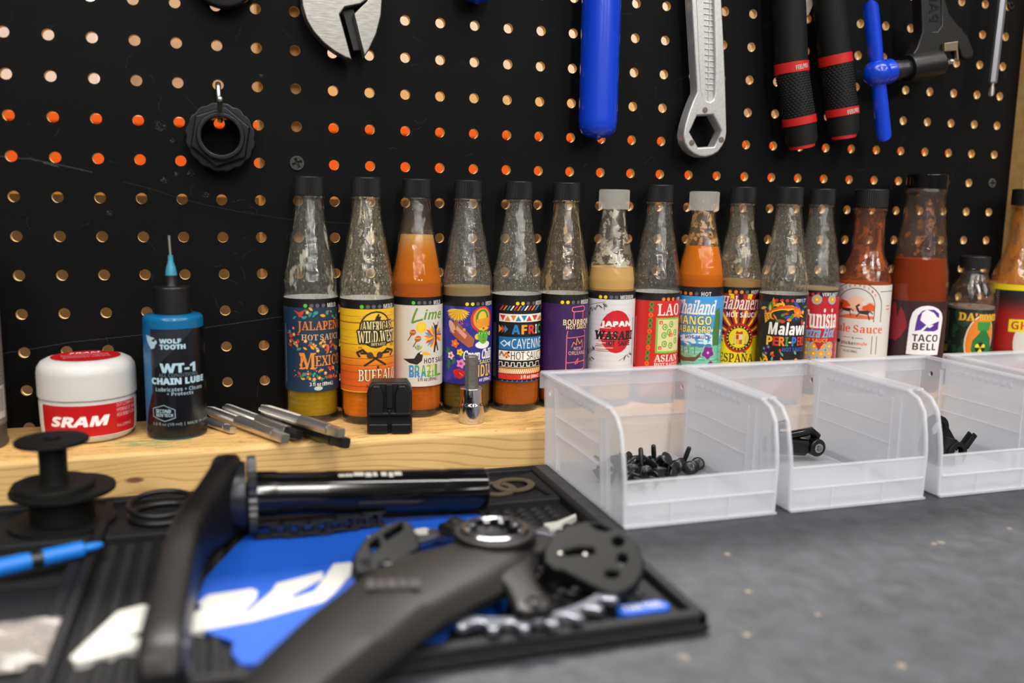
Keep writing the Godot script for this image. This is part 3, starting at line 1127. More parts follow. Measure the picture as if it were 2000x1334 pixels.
func bottles():
	var W := rgb(236, 232, 222)
	var std := {"prof": std_profile(0), "cap": [10.1, 156.0, 168.6, 60], "label": [23.0, 86.7, 18.4], "base": 5.5}
	# --- Mexico
	var s := new_sheet(18.4, 63.7, rgb(28, 52, 76))
	s.ref(171, 137, 648)
	heat(s, 640, 692, [142, 172, 201, 231], 682, 10, rgb(84, 190, 50), 1, "MILD", 250, 291, 21)
	var red := rgb(206, 58, 40)
	var teal := rgb(48, 150, 128)
	var gold := rgb(232, 158, 48)
	for l in [[150, 735, 26, 6, 2.6, teal], [178, 722, 30, 9, -0.2, teal], [212, 730, 34, 8, 0.2, gold], [240, 722, 26, 8, -0.5, red], [270, 735, 22, 7, 0.6, teal], [58, 812, 24, 9, 0.5, teal], [60, 842, 26, 9, -0.3, red], [62, 858, 22, 8, 0.9, gold], [86, 868, 30, 7, 1.0, teal], [120, 898, 30, 7, 2.8, teal], [150, 885, 30, 7, -0.3, red], [182, 893, 30, 7, 0.5, teal], [205, 880, 26, 7, -0.6, gold], [232, 905, 30, 7, 0.4, red], [262, 895, 28, 7, -0.5, red], [288, 905, 22, 9, 0.9, teal], [100, 1018, 26, 7, 0.9, red], [118, 1040, 30, 9, -0.5, teal], [112, 1050, 26, 8, 0.3, gold], [150, 1045, 22, 7, 0.9, gold], [172, 1042, 26, 7, -0.9, teal], [198, 1022, 34, 8, -0.4, gold], [262, 1010, 26, 9, -0.3, gold], [290, 1030, 22, 8, 0.6, teal], [232, 1045, 24, 6, 0.6, teal], [270, 1045, 22, 6, 2.4, teal], [165, 1065, 24, 6, 0.2, teal]]:
		s.leafy(l[0], l[1], l[2], l[3], l[4], l[5])
	for i in 64:
		var zone: Array = [[92, 304, 708, 742], [60, 104, 800, 900], [90, 304, 866, 916], [86, 304, 1000, 1068], [240, 304, 870, 925]][i % 5]
		s.leafy(rng.randf_range(zone[0], zone[1]), rng.randf_range(zone[2], zone[3]), rng.randf_range(14, 30), rng.randf_range(4, 8), rng.randf() * TAU, [teal, red, gold, rgb(70, 120, 70), rgb(214, 110, 60)][i % 5 if i % 3 else (i / 5) % 5])
	s.poly([86, 706, 112, 716, 136, 704, 130, 726, 112, 742, 104, 726], red)
	s.poly([246, 1000, 254, 996, 260, 1002, 268, 996, 274, 1004, 260, 1026], red)
	for q in [[82, 798], [152, 716], [84, 830], [94, 870], [140, 862], [205, 1052], [180, 1058], [236, 1030], [262, 1050], [150, 1030], [290, 1056], [228, 890], [200, 912]]:
		s.bloom(q[0], q[1], 11, gold if int(q[0]) % 4 < 2 else red, W, 5)
	for i in 26:
		s.dot(rng.randf_range(80, 296), rng.randf_range(995, 1068), 3, red if i % 2 else gold)
	s.dot(255, 1050, 10, red)
	s.text("JALAPEÑO", 104, 748, 306, 820, rgb(222, 122, 44), 2)
	s.text("HOT SAUCE", 120, 828, 300, 858, rgb(214, 168, 120), 2)
	s.text("M", 108, 922, 190, 1006, rgb(228, 138, 50), 2)
	s.text("EXICO", 186, 938, 302, 990, rgb(228, 138, 50), 2)
	s.line([112, 935, 124, 928, 130, 945, 122, 968, 112, 984, 122, 1003, 140, 998], 8, rgb(228, 138, 50))
	s.text("3 fl oz (89mL)", 157, 1074, 272, 1097, W, 1)
	s.dot(200, 1106, 22, rgb(196, 200, 190), 11)
	for i in 30:
		s.rect(42, 782 + i * 10, 47, 788 + i * 10, rgb(116, 130, 150))
	var d := std.duplicate()
	d.fill = [[5.5, 25.0, rgb(142, 112, 8)]]
	d.residue = residue_mat(1, 300, 0.12, 0.10, rgb(206, 202, 184))
	bottle("sauce_bottle", "clear sauce bottle with navy label lettered MEXICO in orange, above the taps", Vector3(0.1839, 0, 0.0195), d, s)
	# --- Buffalo
	s = new_sheet(18.4, 63.7, rgb(232, 178, 30))
	s.ref(453, 136, 655)
	for i in 93:      # printed yellow to orange planks
		var y := 655 + i * 5.0
		var k := smoothstep(870, 1040, y)
		s.band(y, y + 5.4, rgb(236, 184, 28).lerp(rgb(222, 92, 24), k))
	for i in 12:
		s.band(700 + i * 36 + rng.randf_range(-4, 4), 702 + i * 36, rgb(150, 84, 20))
	for i in 60:
		var x := rng.randf_range(320, 590)
		var y := rng.randf_range(705, 1110)
		s.line([x, y, x + rng.randf_range(8, 30), y + rng.randf_range(-2, 2)], 1.4, rgb(176, 104, 22))
	heat(s, 648, 702, [427, 457, 486, 515], 690, 10, rgb(84, 190, 50), 1, "MILD", 534, 578, 22)
	var ink := rgb(44, 28, 18)
	s.dot(498, 806, 88, ink, 94)
	s.dot(498, 806, 80, rgb(236, 188, 50), 86)
	s.poly([490, 760, 498, 738, 506, 732, 514, 742, 524, 738, 518, 752, 522, 764], ink)
	s.dot(509, 733, 6, ink)
	s.text("AMERICA'S", 428, 764, 570, 812, rgb(240, 222, 160), 2, 0.0, 0.9, ink)
	s.text("WILD WEST", 406, 812, 582, 872, rgb(244, 228, 170), 2, 0.0, 1.1, ink)
	s.poly([462, 868, 552, 866, 548, 890, 468, 892], ink)
	s.text("HOT SAUCE", 472, 873, 544, 887, rgb(240, 222, 160), 2)
	s.text("19", 408, 890, 426, 903, ink, 2)
	s.text("81", 566, 884, 584, 897, ink, 2)
	for k in [-1, 1]:     # crossed revolvers
		var cx := 490.0
		s.line([cx - k * 70, 925, cx - k * 40, 925, cx + k * 52, 988], 11, ink)
		s.line([cx - k * 76, 942, cx - k * 88, 922, cx - k * 60, 908, cx - k * 46, 922], 12, ink)
		s.dot(cx - k * 24, 936, 17, rgb(70, 48, 30))
	s.bloom(505, 997, 9, ink, ink, 5)
	s.text("BUFFALO", 404, 1012, 582, 1072, rgb(120, 40, 16), 2)
	s.text("BUFFALO", 406, 1008, 584, 1068, rgb(240, 222, 176), 2, 0.0, 0.35, rgb(90, 34, 14))
	s.text("3 fl oz (89mL)", 446, 1084, 560, 1104, ink, 2)
	d = std.duplicate()
	d.fill = [[5.5, 25.0, rgb(206, 108, 6)]]
	d.residue = residue_mat(2, 1500, 0.05, 0.16, rgb(222, 212, 172))
	bottle("sauce_bottle", "clear sauce bottle with yellow to orange label lettered BUFFALO over crossed revolvers", Vector3(0.2209, 0, 0.0310), d, s)
	# --- Brazil
	s = new_sheet(18.4, 63.7, rgb(208, 202, 192))
	s.ref(703, 129, 640)
	heat(s, 630, 681, [686, 714, 741, 767], 668, 9, rgb(84, 190, 50), 1, "MILD", 785, 817, 20)
	var green := rgb(98, 140, 44)
	s.line([704, 696, 690, 730, 682, 756, 680, 766, 700, 758, 730, 750], 10, green)
	s.text("ime", 735, 700, 818, 752, green, 1, 0.25)
	s.bloom(725, 789, 29, rgb(240, 190, 40), rgb(244, 200, 50), 14)
	s.dot(725, 789, 17, rgb(244, 200, 50))
	for k in [[683, 815, 0.5], [708, 846, 0.3]]:
		s.dot(k[0], k[1], 17, rgb(196, 74, 40), 14, -0.6)
		s.line([k[0] - 12, k[1] - 3, k[0] + 12, k[1] - 3], 5, gold)
		s.line([k[0] - 12, k[1] + 5, k[0] + 12, k[1] + 5], 4, rgb(60, 140, 90))
		s.line([k[0] - 8, k[1] + 14, k[0] - 24, k[1] + 40], 5, rgb(120, 60, 30))
	for i in 18:
		var an := PI * 0.55 + PI * 1.6 * i / 17.0
		s.leafy(790, 838, 62, 8, an, [rgb(240, 184, 50), rgb(232, 120, 30), rgb(70, 150, 200), rgb(206, 60, 40)][i % 4])
	s.line([796, 800, 796, 860, 788, 915], 11, ink)
	s.line([796, 860, 806, 910], 9, ink)
	s.line([796, 812, 784, 770], 5, ink)
	s.line([796, 812, 808, 768], 5, ink)
	s.dot(796, 790, 10, ink)
	for i in 6:
		s.leafy(708, 905, 34, 3.5, -2.2 + 0.28 * i, [rgb(70, 150, 200), gold, rgb(120, 180, 60)][i % 3])
	s.poly([636, 948, 690, 944, 706, 918, 724, 908, 734, 920, 728, 956, 704, 976, 668, 968], ink)
	s.poly([728, 912, 752, 912, 774, 930, 752, 930, 730, 928], rgb(238, 170, 40))
	s.dot(724, 918, 6, W)
	s.text("HOT SAUCE", 738, 945, 838, 971, rgb(40, 36, 34), 1)
	var bz := [rgb(52, 132, 186), rgb(70, 150, 120), rgb(96, 160, 60), rgb(150, 176, 50), rgb(206, 190, 50), rgb(90, 150, 60)]
	var bx := [665, 692, 722, 752, 776, 790, 822]
	for i in 6:
		s.text("BRAZIL"[i], bx[i], 978, bx[i + 1] - 3 if i < 5 else 819, 1040, bz[i], 1)
		s.text("BRAZIL"[i], bx[i], 1010, bx[i + 1] - 3 if i < 5 else 819, 1040, rgb(52, 132, 186) if i < 3 else rgb(96, 160, 60), 1)
	s.text("3 fl oz (89mL)", 706, 1041, 803, 1063, rgb(40, 36, 34), 1)
	d = std.duplicate()
	d.fill = [[5.5, 96.0, rgb(168, 80, 8)], [96.0, 106.0, rgb(176, 90, 10)]]
	for j in 10:      # the sauce has separated into paler layers towards the top
		var e := j / 9.0
		d.fill.append([106.0 + 2.35 * j, 106.0 + 2.35 * (j + 1), rgb(178, 94, 12).lerp(rgb(182, 136, 80), e * e)])
	d.residue = residue_mat(3, 160, 0.0, 0.05, rgb(190, 140, 90))
	bottle("sauce_bottle", "sauce bottle nearly full of orange sauce with white label lettered BRAZIL", Vector3(0.2585, 0, 0.0192), d, s)
	# --- India
	s = new_sheet(18.4, 63.7, rgb(38, 42, 132))
	s.ref(158, 126.5, 626)
	for i in 120:
		s.dot(rng.randf_range(30, 280), rng.randf_range(680, 1060), rng.randf_range(6, 22), rgb(38, 42, 132).lerp(rgb(74, 54, 168), rng.randf()))
	heat(s, 618, 676, [159, 186, 212, 236], 664, 9, rgb(236, 206, 20), 2, "MEDIUM", 249, 279, 20)
	for i in 16:
		var a0 := PI * 0.05 + PI * 0.9 * i / 16.0
		s.leafy(112, 690, 66, 7, a0 + 0.1, rgb(238, 196, 60) if i % 2 else rgb(216, 150, 40))
	for k in 4:
		s.dot(236, 742 - k * 2, 66 - k * 13, [rgb(196, 50, 40), rgb(232, 150, 40), rgb(60, 130, 70), rgb(232, 190, 60)][k], 66 - k * 10)
	s.poly([206, 740, 264, 735, 270, 775, 204, 780], rgb(226, 150, 44))
	s.dot(211, 826, 15, rgb(232, 186, 50)); s.dot(269, 815, 12, rgb(232, 186, 50))
	s.dot(240, 868, 46, rgb(238, 234, 226), 20)
	s.dot(240, 820, 33, rgb(86, 176, 50), 44)
	s.poly([212, 788, 240, 776, 268, 786, 240, 800], rgb(232, 190, 60))
	s.dot(240, 786, 7, red)
	for e in [-14, 14]:
		s.dot(240 + e, 812, 9, W, 4); s.dot(240 + e, 812, 4, ink)
		s.line([240 + e - 10, 800, 240 + e + 10, 799], 3, ink)
	s.line([240, 815, 238, 832, 246, 834], 3, rgb(40, 110, 30))
	s.dot(241, 846, 10, red, 4)
	s.poly([72, 800, 96, 752, 112, 750, 196, 838, 190, 872, 168, 880], rgb(166, 88, 62))
	s.poly([110, 770, 160, 818, 150, 836, 104, 790], rgb(214, 156, 126))
	s.dot(86, 778, 34, rgb(218, 168, 150), 16, 1.15)
	for q in [[95, 775], [118, 770], [135, 760], [102, 800], [146, 790]]:
		s.dot(q[0], q[1], 7, [red, teal, gold][int(q[0]) % 3])
	for l in [[60, 880, 40, 9, 1.0], [80, 890, 44, 9, 2.6], [100, 930, 40, 8, 1.9], [64, 940, 40, 8, 0.9], [150, 900, 36, 7, 2.2], [70, 960, 36, 8, 1.5]]:
		s.leafy(l[0], l[1], l[2], l[3], l[4], rgb(40, 110, 54))
	s.bloom(101, 861, 24, rgb(232, 104, 40), gold, 5)
	s.bloom(126, 903, 20, rgb(240, 200, 40), rgb(220, 140, 30), 5)
	s.bloom(81, 923, 22, rgb(238, 206, 206), red, 5)
	s.bloom(131, 960, 26, rgb(226, 140, 190), rgb(200, 60, 120), 5)
	s.poly([92, 1000, 106, 988, 128, 986, 150, 1000, 148, 1024, 128, 1038, 104, 1030], rgb(206, 34, 34))
	s.line([124, 1006, 140, 1020], 4, gold)
	s.text("Green", 141, 895, 222, 940, W, 4, 0.15, 0.25, W)
	s.text("Chilli", 232, 890, 276, 938, W, 4, 0.15, 0.25, W)
	s.text("HOT SAUCE", 158, 944, 277, 964, rgb(206, 212, 60), 1)
	s.text("INDIA", 176, 968, 276, 1028, rgb(226, 186, 50), 1)
	s.text("3 fl oz (89mL)", 190, 1034, 276, 1056, W, 1)
	for i in 28:
		s.rect(40, 790 + i * 9, 45, 795 + i * 9, rgb(130, 134, 190))
	d = std.duplicate()
	d.fill = [[5.5, 86.0, rgb(92, 76, 26)], [86.0, 92.5, rgb(140, 118, 78)]]
	d.residue = residue_mat(4, 1000, 0.0, 0.17, rgb(190, 186, 172))
	bottle("sauce_bottle", "sauce bottle with royal blue label showing a green face and flowers, lettered INDIA", Vector3(0.2957, 0, 0.0192), d, s)
	# --- Africa
	s = new_sheet(18.4, 63.7, rgb(18, 17, 18))
	s.ref(408, 124, 618)
	heat(s, 610, 662, [412, 438, 464, 490], 657, 9, rgb(236, 206, 20), 2, "MEDIUM", 500, 527, 20)
	var tri := [rgb(206, 60, 46), rgb(222, 130, 40), rgb(40, 130, 180), W]
	var xL := 324.0
	for i in 14:
		s.poly([xL + i * 17, 692, xL + 8 + i * 17, 692, xL + 24 + i * 17, 668, xL + 16 + i * 17, 668] if xL + 24 + i * 17 < 527 else [526, 690, 527, 690, 527, 670, 526, 670], tri[i % 4])
	var bandx := func(y0: float, y1: float, c: Color): s.rect(xL, y0, 527.9, y1, c)
	bandx.call(710, 750, W)
	for i in 8:
		var x := 327.0 + i * 26
		if i % 2 == 0:
			s.poly([x, 716, x + 28, 716, x + 14, 744], tri[(i / 2) % 3])
		else:
			s.poly([x - 2, 744, x + 26, 744, x + 12, 718], tri[(i / 2 + 1) % 3])
	for k in [[330, gold], [345, red], [358, rgb(40, 130, 180)]]:
		s.poly([k[0] - 8, 765, k[0] + 10, 785, k[0] - 8, 806], k[1])
	for k in [["A", 387, 425, rgb(36, 124, 190)], ["F", 434, 460, rgb(226, 160, 44)], ["R", 468, 496, rgb(210, 60, 46)], ["I", 501, 507, W], ["C", 511, 524, rgb(70, 140, 90)]]:
		s.text(k[0], k[1], 764, k[2], 808, k[3], 1, 0.0, 0.2, k[3])
	bandx.call(824, 888, rgb(32, 110, 168))
	s.poly([328, 856, 350, 838, 366, 852, 380, 840, 378, 872, 366, 860, 350, 874], rgb(210, 226, 232))
	s.poly([336, 856, 350, 846, 360, 856, 350, 866], rgb(32, 110, 168))
	s.text("CAYENNE", 386, 832, 527, 880, W, 0)
	bandx.call(892, 940, W)
	s.line([328, 918, 338, 900, 350, 920, 362, 902, 374, 922], 9, rgb(222, 120, 40))
	s.dot(336, 904, 6, rgb(36, 124, 190)); s.dot(362, 924, 6, red); s.dot(372, 900, 6, ink)
	s.text("HOT SAUCE", 384, 896, 527, 936, ink, 0)
	var me := []
	for i in 7:
		var x := 326.0 + i * 30
		me.append_array([x, 968, x, 950, x + 15, 950, x + 15, 968])
	s.line(me, 4, W)
	s.rect(xL, 974, 527.9, 977, W)
	bandx.call(980, 1008, rgb(218, 140, 52))
	for i in 20:
		var x := 326.0 + i * 10
		s.line([x, 1006, x + 5, 984, x + 10, 1006], 2.4, W)
	bandx.call(1010, 1036, rgb(200, 44, 36))
	s.text("3 fl oz (89mL)", 432, 1013, 520, 1034, W, 1)
	s.line([326, 1047, 527, 1047], 3.0, rgb(38, 124, 190))
	for i in 16:
		s.leafy(328 + i * 12, 1047, 12, 3, -0.9 if i % 2 else 0.9, rgb(38, 124, 190))
	for i in 34:
		s.rect(296, 760 + i * 8, 301, 765 + i * 8, rgb(124, 112, 130))
		s.rect(304, 760 + i * 8, 309, 764 + i * 8, rgb(110, 104, 116))
	d = std.duplicate()
	d.fill = [[5.5, 25.0, rgb(154, 76, 8)]]
	d.residue = residue_mat(5, 1700, 0.0, 0.17, rgb(198, 192, 172))
	bottle("sauce_bottle", "sauce bottle with black label of bright patterned bands, lettered CAYENNE", Vector3(0.3341, 0, 0.0192), d, s)
	# --- Bourbon
	s = new_sheet(18.4, 63.7, rgb(56, 27, 84))
	s.ref(645, 122.5, 616)
	heat(s, 606, 661, [638, 665, 691, 716], 653, 9, rgb(236, 206, 20), 2, "MEDIUM", 729, 763, 20)
	var neon := rgb(226, 108, 110)
	s.line([692, 678, 740, 672, 748, 680, 748, 692, 742, 698, 694, 700, 687, 694, 687, 682, 692, 678], 5, neon)
	s.line([697, 704, 697, 738], 4.5, neon); s.line([740, 702, 740, 736], 4.5, neon)
	s.text("BOURBON", 644, 738, 763, 766, rgb(238, 214, 150), 1)
	s.text("HOT SAUCE", 660, 767, 757, 787, rgb(238, 214, 150), 1)
	s.line([668, 795, 664, 815, 663, 985, 670, 996, 745, 990, 752, 984, 752, 800, 746, 795], 4.5, neon)
	s.line([664, 830, 752, 824], 4, neon); s.line([664, 955, 752, 948], 4, neon)
	s.line([688, 876, 698, 852, 712, 866, 714, 832, 728, 862, 738, 842, 742, 880], 4, rgb(228, 140, 60))
	s.text("NEW", 700, 876, 735, 892, rgb(238, 190, 160), 0)
	s.text("ORLEANS", 674, 897, 751, 915, rgb(238, 190, 160), 0)
	s.line([706, 962, 720, 958, 722, 934, 712, 948, 708, 962], 3.5, neon)
	d = std.duplicate()
	d.fill = [[5.5, 25.0, rgb(150, 74, 16)]]
	d.residue = residue_mat(6, 1500, 0.14, 0.15, rgb(188, 160, 104))
	bottle("sauce_bottle", "sauce bottle with deep purple label and pink neon bottle drawing lettered BOURBON", Vector3(0.3715, 0, 0.0192), d, s)
	# --- Japan
	s = new_sheet(18.4, 63.7, rgb(214, 213, 216))
	s.ref(185, 160, 742)
	for iy in 13:
		for ix in 14:
			var x := 30.0 + ix * 24 + (12 if iy % 2 else 0)
			for k in 2:
				var a := []
				for j in 7:
					a.append_array([x + cos(PI + PI * j / 6.0) * (13 - k * 5), 838 + iy * 34 + sin(PI + PI * j / 6.0) * (15 - k * 5)])
				s.line(a, 1.3, rgb(196, 195, 200))
	heat(s, 730, 796, [117, 150, 187, 220], 781, 12, rgb(236, 206, 20), 2, "MEDIUM", 245, 327, 25, rgb(28, 22, 28))
	for l in [[30, 850, 150, 812], [40, 900, 110, 840], [34, 1240, 60, 1080], [60, 1160, 95, 1110], [250, 1200, 320, 1150]]:
		s.line([l[0], l[1], l[2], l[3]], 4, rgb(110, 110, 114))
	for i in 26:
		var p: Array = [[60, 845], [100, 835], [135, 822], [45, 880], [50, 1130], [70, 1110], [60, 1190], [290, 1170], [312, 1158]][i % 9]
		s.leafy(p[0] + rng.randf_range(-8, 8), p[1] + rng.randf_range(-8, 8), 42, 5, rng.randf_range(0.2, 2.4), rgb(64, 64, 68) if i % 2 else rgb(130, 130, 134))
	s.dot(228, 1008, 112, rgb(196, 24, 36), 142)
	for i in 16:
		s.line([100 + rng.randf_range(-14, 20), 985 + i * 11, 190 + rng.randf_range(0, 40), 983 + i * 11], 4, rgb(196, 24, 36) if i % 3 else rgb(214, 213, 216))
	s.text("JAPAN", 124, 940, 314, 982, rgb(240, 238, 238), 1, 0.0, 0.25, rgb(240, 238, 238))
	s.text("WASABI", 86, 1006, 326, 1060, rgb(30, 26, 28), 2, 0.1, 0.3, rgb(30, 26, 28))
	s.text("HOT SAUCE", 164, 1070, 314, 1100, rgb(40, 30, 34), 3, 0.0, 0.2, rgb(40, 30, 34))
	for i in 40:
		s.rect(329, 920 + i * 8, 335, 924 + i * 8, rgb(60, 60, 64))
	s.text("3 FL OZ (89mL)", 160, 1252, 250, 1268, rgb(60, 60, 64), 0)
	d = std.duplicate()
	d.prof = std_profile(1)
	d.cap = [11.5, 149.5, 164.2, 54]
	d.cap_mat = M.frost
	d.label = [25.0, 88.7, 18.4]
	d.fill = [[5.5, 90.0, rgb(168, 122, 58)], [90.0, 106.0, rgb(190, 152, 92)]]
	d.residue = residue_mat(7, 60, 0.30, 0.10, rgb(206, 200, 176))
	bottle("sauce_bottle", "frosted capped bottle of tan sauce with grey label and red sun lettered JAPAN", Vector3(0.4103, 0, 0.0192), d, s)
	# --- Lao
	s = new_sheet(18.4, 63.7, rgb(202, 36, 34))
	s.ref(486, 158, 742)
	heat(s, 730, 792, [536, 567, 597, 620], 781, 12, rgb(228, 120, 24), 3, "HOT", 626, 638, 22)
	for i in 13:
		var x := 461.0 - i * 1.6
		s.dot(x, 815 + i * 36, 15, rgb(96, 140, 50) if i % 3 < 2 else rgb(232, 110, 30), 17)
		s.dot(x, 815 + i * 36, 8, rgb(60, 100, 36) if i % 3 < 2 else rgb(206, 80, 20), 9)
	s.text("LAO", 500, 812, 633, 888, rgb(240, 232, 220), 2)
	s.rect(494, 904, 637, 1140, rgb(112, 186, 60))
	s.rect(508, 916, 638, 1128, rgb(216, 206, 150))
	for p in [[552, 965], [548, 1020], [552, 1078], [592, 948], [592, 1090], [618, 1005], [622, 1060], [580, 1000]]:
		s.dot(p[0], p[1], 19, rgb(104, 164, 60), 22)
		s.dot(p[0], p[1], 12, rgb(216, 206, 150), 14)
		s.dot(p[0] + 2, p[1], 7, rgb(104, 164, 60), 8)
	for p in [[526, 936], [525, 1104], [592, 1020]]:
		s.rect(p[0] - 12, p[1] - 12, p[0] + 12, p[1] + 12, rgb(214, 96, 60))
		s.rect(p[0] - 2, p[1] - 2, p[0] + 6, p[1] + 6, rgb(216, 206, 150))
	s.text("ASIAN", 490, 1150, 634, 1196, rgb(240, 232, 220), 2)
	s.text("HOT SAUCE", 490, 1204, 636, 1230, rgb(240, 232, 220), 2)
	for i in 36:
		s.rect(346, 910 + i * 9, 352, 915 + i * 9, rgb(236, 196, 190))
		s.rect(360, 905 + i * 9, 366, 910 + i * 9, rgb(236, 196, 190))
	d = std.duplicate()
	d.fill = [[5.5, 25.0, rgb(150, 60, 16)]]
	d.residue = residue_mat(8, 900, 0.0, 0.13, rgb(186, 180, 164))
	bottle("sauce_bottle", "sauce bottle with red label and green spiral square lettered LAO", Vector3(0.4485, 0, 0.0192), d, s)
	# --- Thailand
	s = new_sheet(18.4, 63.7, rgb(66, 150, 212))
	s.ref(780, 156, 704)
	for i in 60:
		var x := rng.randf_range(640, 920)
		var y := rng.randf_range(990, 1085)
		s.dot(x, y, rng.randf_range(10, 26), rgb(206, 224, 236), rng.randf_range(6, 12))
	heat(s, 694, 766, [657, 688, 722, 759], 750, 12, rgb(228, 120, 24), 3, "HOT", 790, 853, 26, rgb(24, 18, 28))
	s.band(1090, 1260, rgb(112, 186, 160))
	for i in 50:
		var x := rng.randf_range(640, 920)
		var y := rng.randf_range(1100, 1240)
		s.line([x, y, x + rng.randf_range(10, 40), y + rng.randf_range(-5, 2)], 5, rgb(60, 160, 120) if i % 2 else rgb(160, 214, 196))
	for x in [655, 690, 760, 800, 850]:
		s.dot(x, 1092, 24, rgb(70, 120, 170), 12)
	s.poly([888, 860, 910, 840, 918, 900, 915, 1095, 876, 1095, 872, 1010], rgb(70, 120, 60))
	s.poly([650, 1148, 700, 1176, 770, 1170, 806, 1130, 800, 1166, 764, 1200, 690, 1204, 654, 1180], rgb(104, 70, 50))
	s.line([660, 1150, 700, 1164, 770, 1156], 6, rgb(180, 150, 110))
	for x in [692, 724, 764]:
		s.line([x, 1150, x - 2, 1102], 4, rgb(90, 70, 60))
	s.line([686, 1104, 770, 1100], 5, rgb(90, 150, 140))
	s.poly([652, 1060, 664, 1040, 670, 1060, 678, 1220, 660, 1220], rgb(110, 50, 36))
	for a in [[850, 1140, 0.3], [850, 1140, 1.6], [850, 1140, 2.8], [850, 1140, 4.2], [850, 1140, 5.4], [850, 1215, 0.1]]:
		s.leafy(a[0], a[1], 46, 20, a[2], rgb(128, 28, 128))
	s.dot(850, 1140, 9, rgb(220, 160, 210))
	s.text("Thailand", 643, 792, 880, 884, W, 4, 0.2, 0.3, W)
	s.text("MANGO", 642, 896, 862, 954, rgb(240, 222, 110), 1, 0.0, 0.35, rgb(30, 60, 80))
	s.text("HABANERO", 640, 962, 862, 1008, rgb(240, 222, 110), 1, 0.0, 0.35, rgb(30, 60, 80))
	s.text("HOT SAUCE", 698, 1025, 856, 1050, rgb(110, 40, 90), 1)
	for i in 40:
		s.rect(910, 880 + i * 8, 914, 884 + i * 8, rgb(40, 70, 110))
	d = std.duplicate()
	d.prof = std_profile(1)
	d.cap = [11.5, 149.5, 164.2, 54]
	d.cap_mat = M.frost
	d.label = [27.2, 90.9, 18.4]
	d.fill = [[5.5, 100.0, rgb(178, 88, 8)], [100.0, 121.5, rgb(192, 102, 12)]]
	d.residue = residue_mat(9, 300, 0.36, 0.14, rgb(212, 164, 96))
	bottle("sauce_bottle", "frosted capped bottle of orange sauce with sky blue label lettered MANGO", Vector3(0.4870, 0, 0.0192), d, s)
	# --- Espana
	s = new_sheet(18.4, 63.7, rgb(176, 28, 32))
	s.ref(163, 155, 708)
	for i in 30:
		var a := PI + PI * i / 29.0
		var c: Color = [rgb(236, 198, 20), rgb(176, 28, 32), rgb(30, 16, 18), rgb(176, 28, 32)][i % 4]
		var o: Vector2 = s.q(185, 1045)
		s.mm([o, o + Vector2.from_angle(a) * 90, o + Vector2.from_angle(a + PI / 24.0) * 90], c)
	s.band(1048, 1260, rgb(232, 206, 20))
	s.band(690, 752, rgb(20, 16, 18))
	heat(s, 690, 752, [112, 150, 187, 222], 739, 12, rgb(228, 130, 24), 3, "HOT", 248, 293, 24)
	s.text("Habanero", 62, 764, 302, 856, rgb(238, 226, 214), 2, 0.18, 0.7, rgb(150, 20, 26))
	s.text("HOT SAUCE", 98, 874, 285, 908, rgb(240, 236, 228), 1)
	s.dot(185, 1046, 100, rgb(176, 28, 32))
	s.dot(185, 1046, 84, rgb(26, 18, 16))
	for i in 22:
		s.dot(185 + cos(TAU * i / 22) * 76, 1046 + sin(TAU * i / 22) * 76, 5, rgb(236, 206, 30))
	s.dot(185, 1046, 68, rgb(232, 206, 20))
	s.rect(166, 1024, 184, 1056, rgb(186, 40, 36)); s.rect(186, 1024, 206, 1056, rgb(206, 200, 210))
	s.rect(166, 1058, 184, 1088, rgb(216, 170, 60)); s.rect(186, 1058, 206, 1088, rgb(176, 96, 40))
	s.poly([162, 1020, 168, 998, 186, 1008, 204, 998, 210, 1020], rgb(176, 50, 36))
	for x in [150, 222]:
		s.rect(x, 1030, x + 9, 1088, rgb(190, 180, 170)); s.rect(x - 3, 1086, x + 12, 1094, rgb(80, 80, 100))
	s.line([26, 1060, 60, 1054, 80, 1070, 60, 1084, 50, 1070], 5, rgb(40, 30, 20))
	s.text("ESPAÑA", 62, 1134, 280, 1212, rgb(40, 30, 22), 2)
	d = std.duplicate()
	d.prof = std_profile(2)
	d.label = [26.5, 90.2, 18.4]
	d.fill = [[5.5, 89.5, rgb(120, 80, 40)], [89.5, 95.0, rgb(150, 116, 70)]]
	d.residue = residue_mat(10, 900, 0.16, 0.22, rgb(184, 176, 146))
	bottle("sauce_bottle", "cloudy sauce bottle with red and yellow sunburst label lettered ESPAÑA", Vector3(0.5215, 0, 0.0192), d, s)
	# --- Malawi
	s = new_sheet(18.4, 63.7, rgb(22, 20, 20))
	s.ref(452, 160, 750)
	heat(s, 740, 800, [410, 443, 477, 511], 786, 11, rgb(206, 36, 40), 4, "VERY HOT", 531, 592, 24)
	s.rect(330, 800, 592, 930, rgb(30, 40, 30))
	for i in 46:
		s.leafy(rng.randf_range(334, 585), rng.randf_range(812, 925), rng.randf_range(30, 70), rng.randf_range(6, 12), rng.randf() * TAU, [rgb(232, 120, 24), rgb(70, 130, 50), rgb(52, 70, 170), rgb(236, 180, 40), rgb(206, 50, 34)][i % 5])
	s.line([350, 905, 372, 868, 420, 840, 480, 828, 540, 836], 20, rgb(220, 90, 24))
	s.line([360, 900, 390, 862, 440, 846, 520, 842], 8, rgb(240, 190, 40))
	s.bloom(548, 868, 38, rgb(232, 110, 30), gold, 5)
	s.poly([336, 880, 380, 870, 384, 900, 344, 948], rgb(230, 170, 40))
	for i in 6:
		s.dot(346 + i * 6, 890 + (i % 3) * 14, 4, ink)
	s.text("Malawi", 368, 932, 592, 1016, rgb(238, 234, 228), 1, 0.08, 0.2, rgb(238, 234, 228))
	var pc := [rgb(240, 200, 40), rgb(200, 50, 40), rgb(240, 130, 40), rgb(70, 150, 60), rgb(240, 200, 40), rgb(60, 110, 190)]
	var pp := [360, 400, 440, 480, 502, 522, 552]
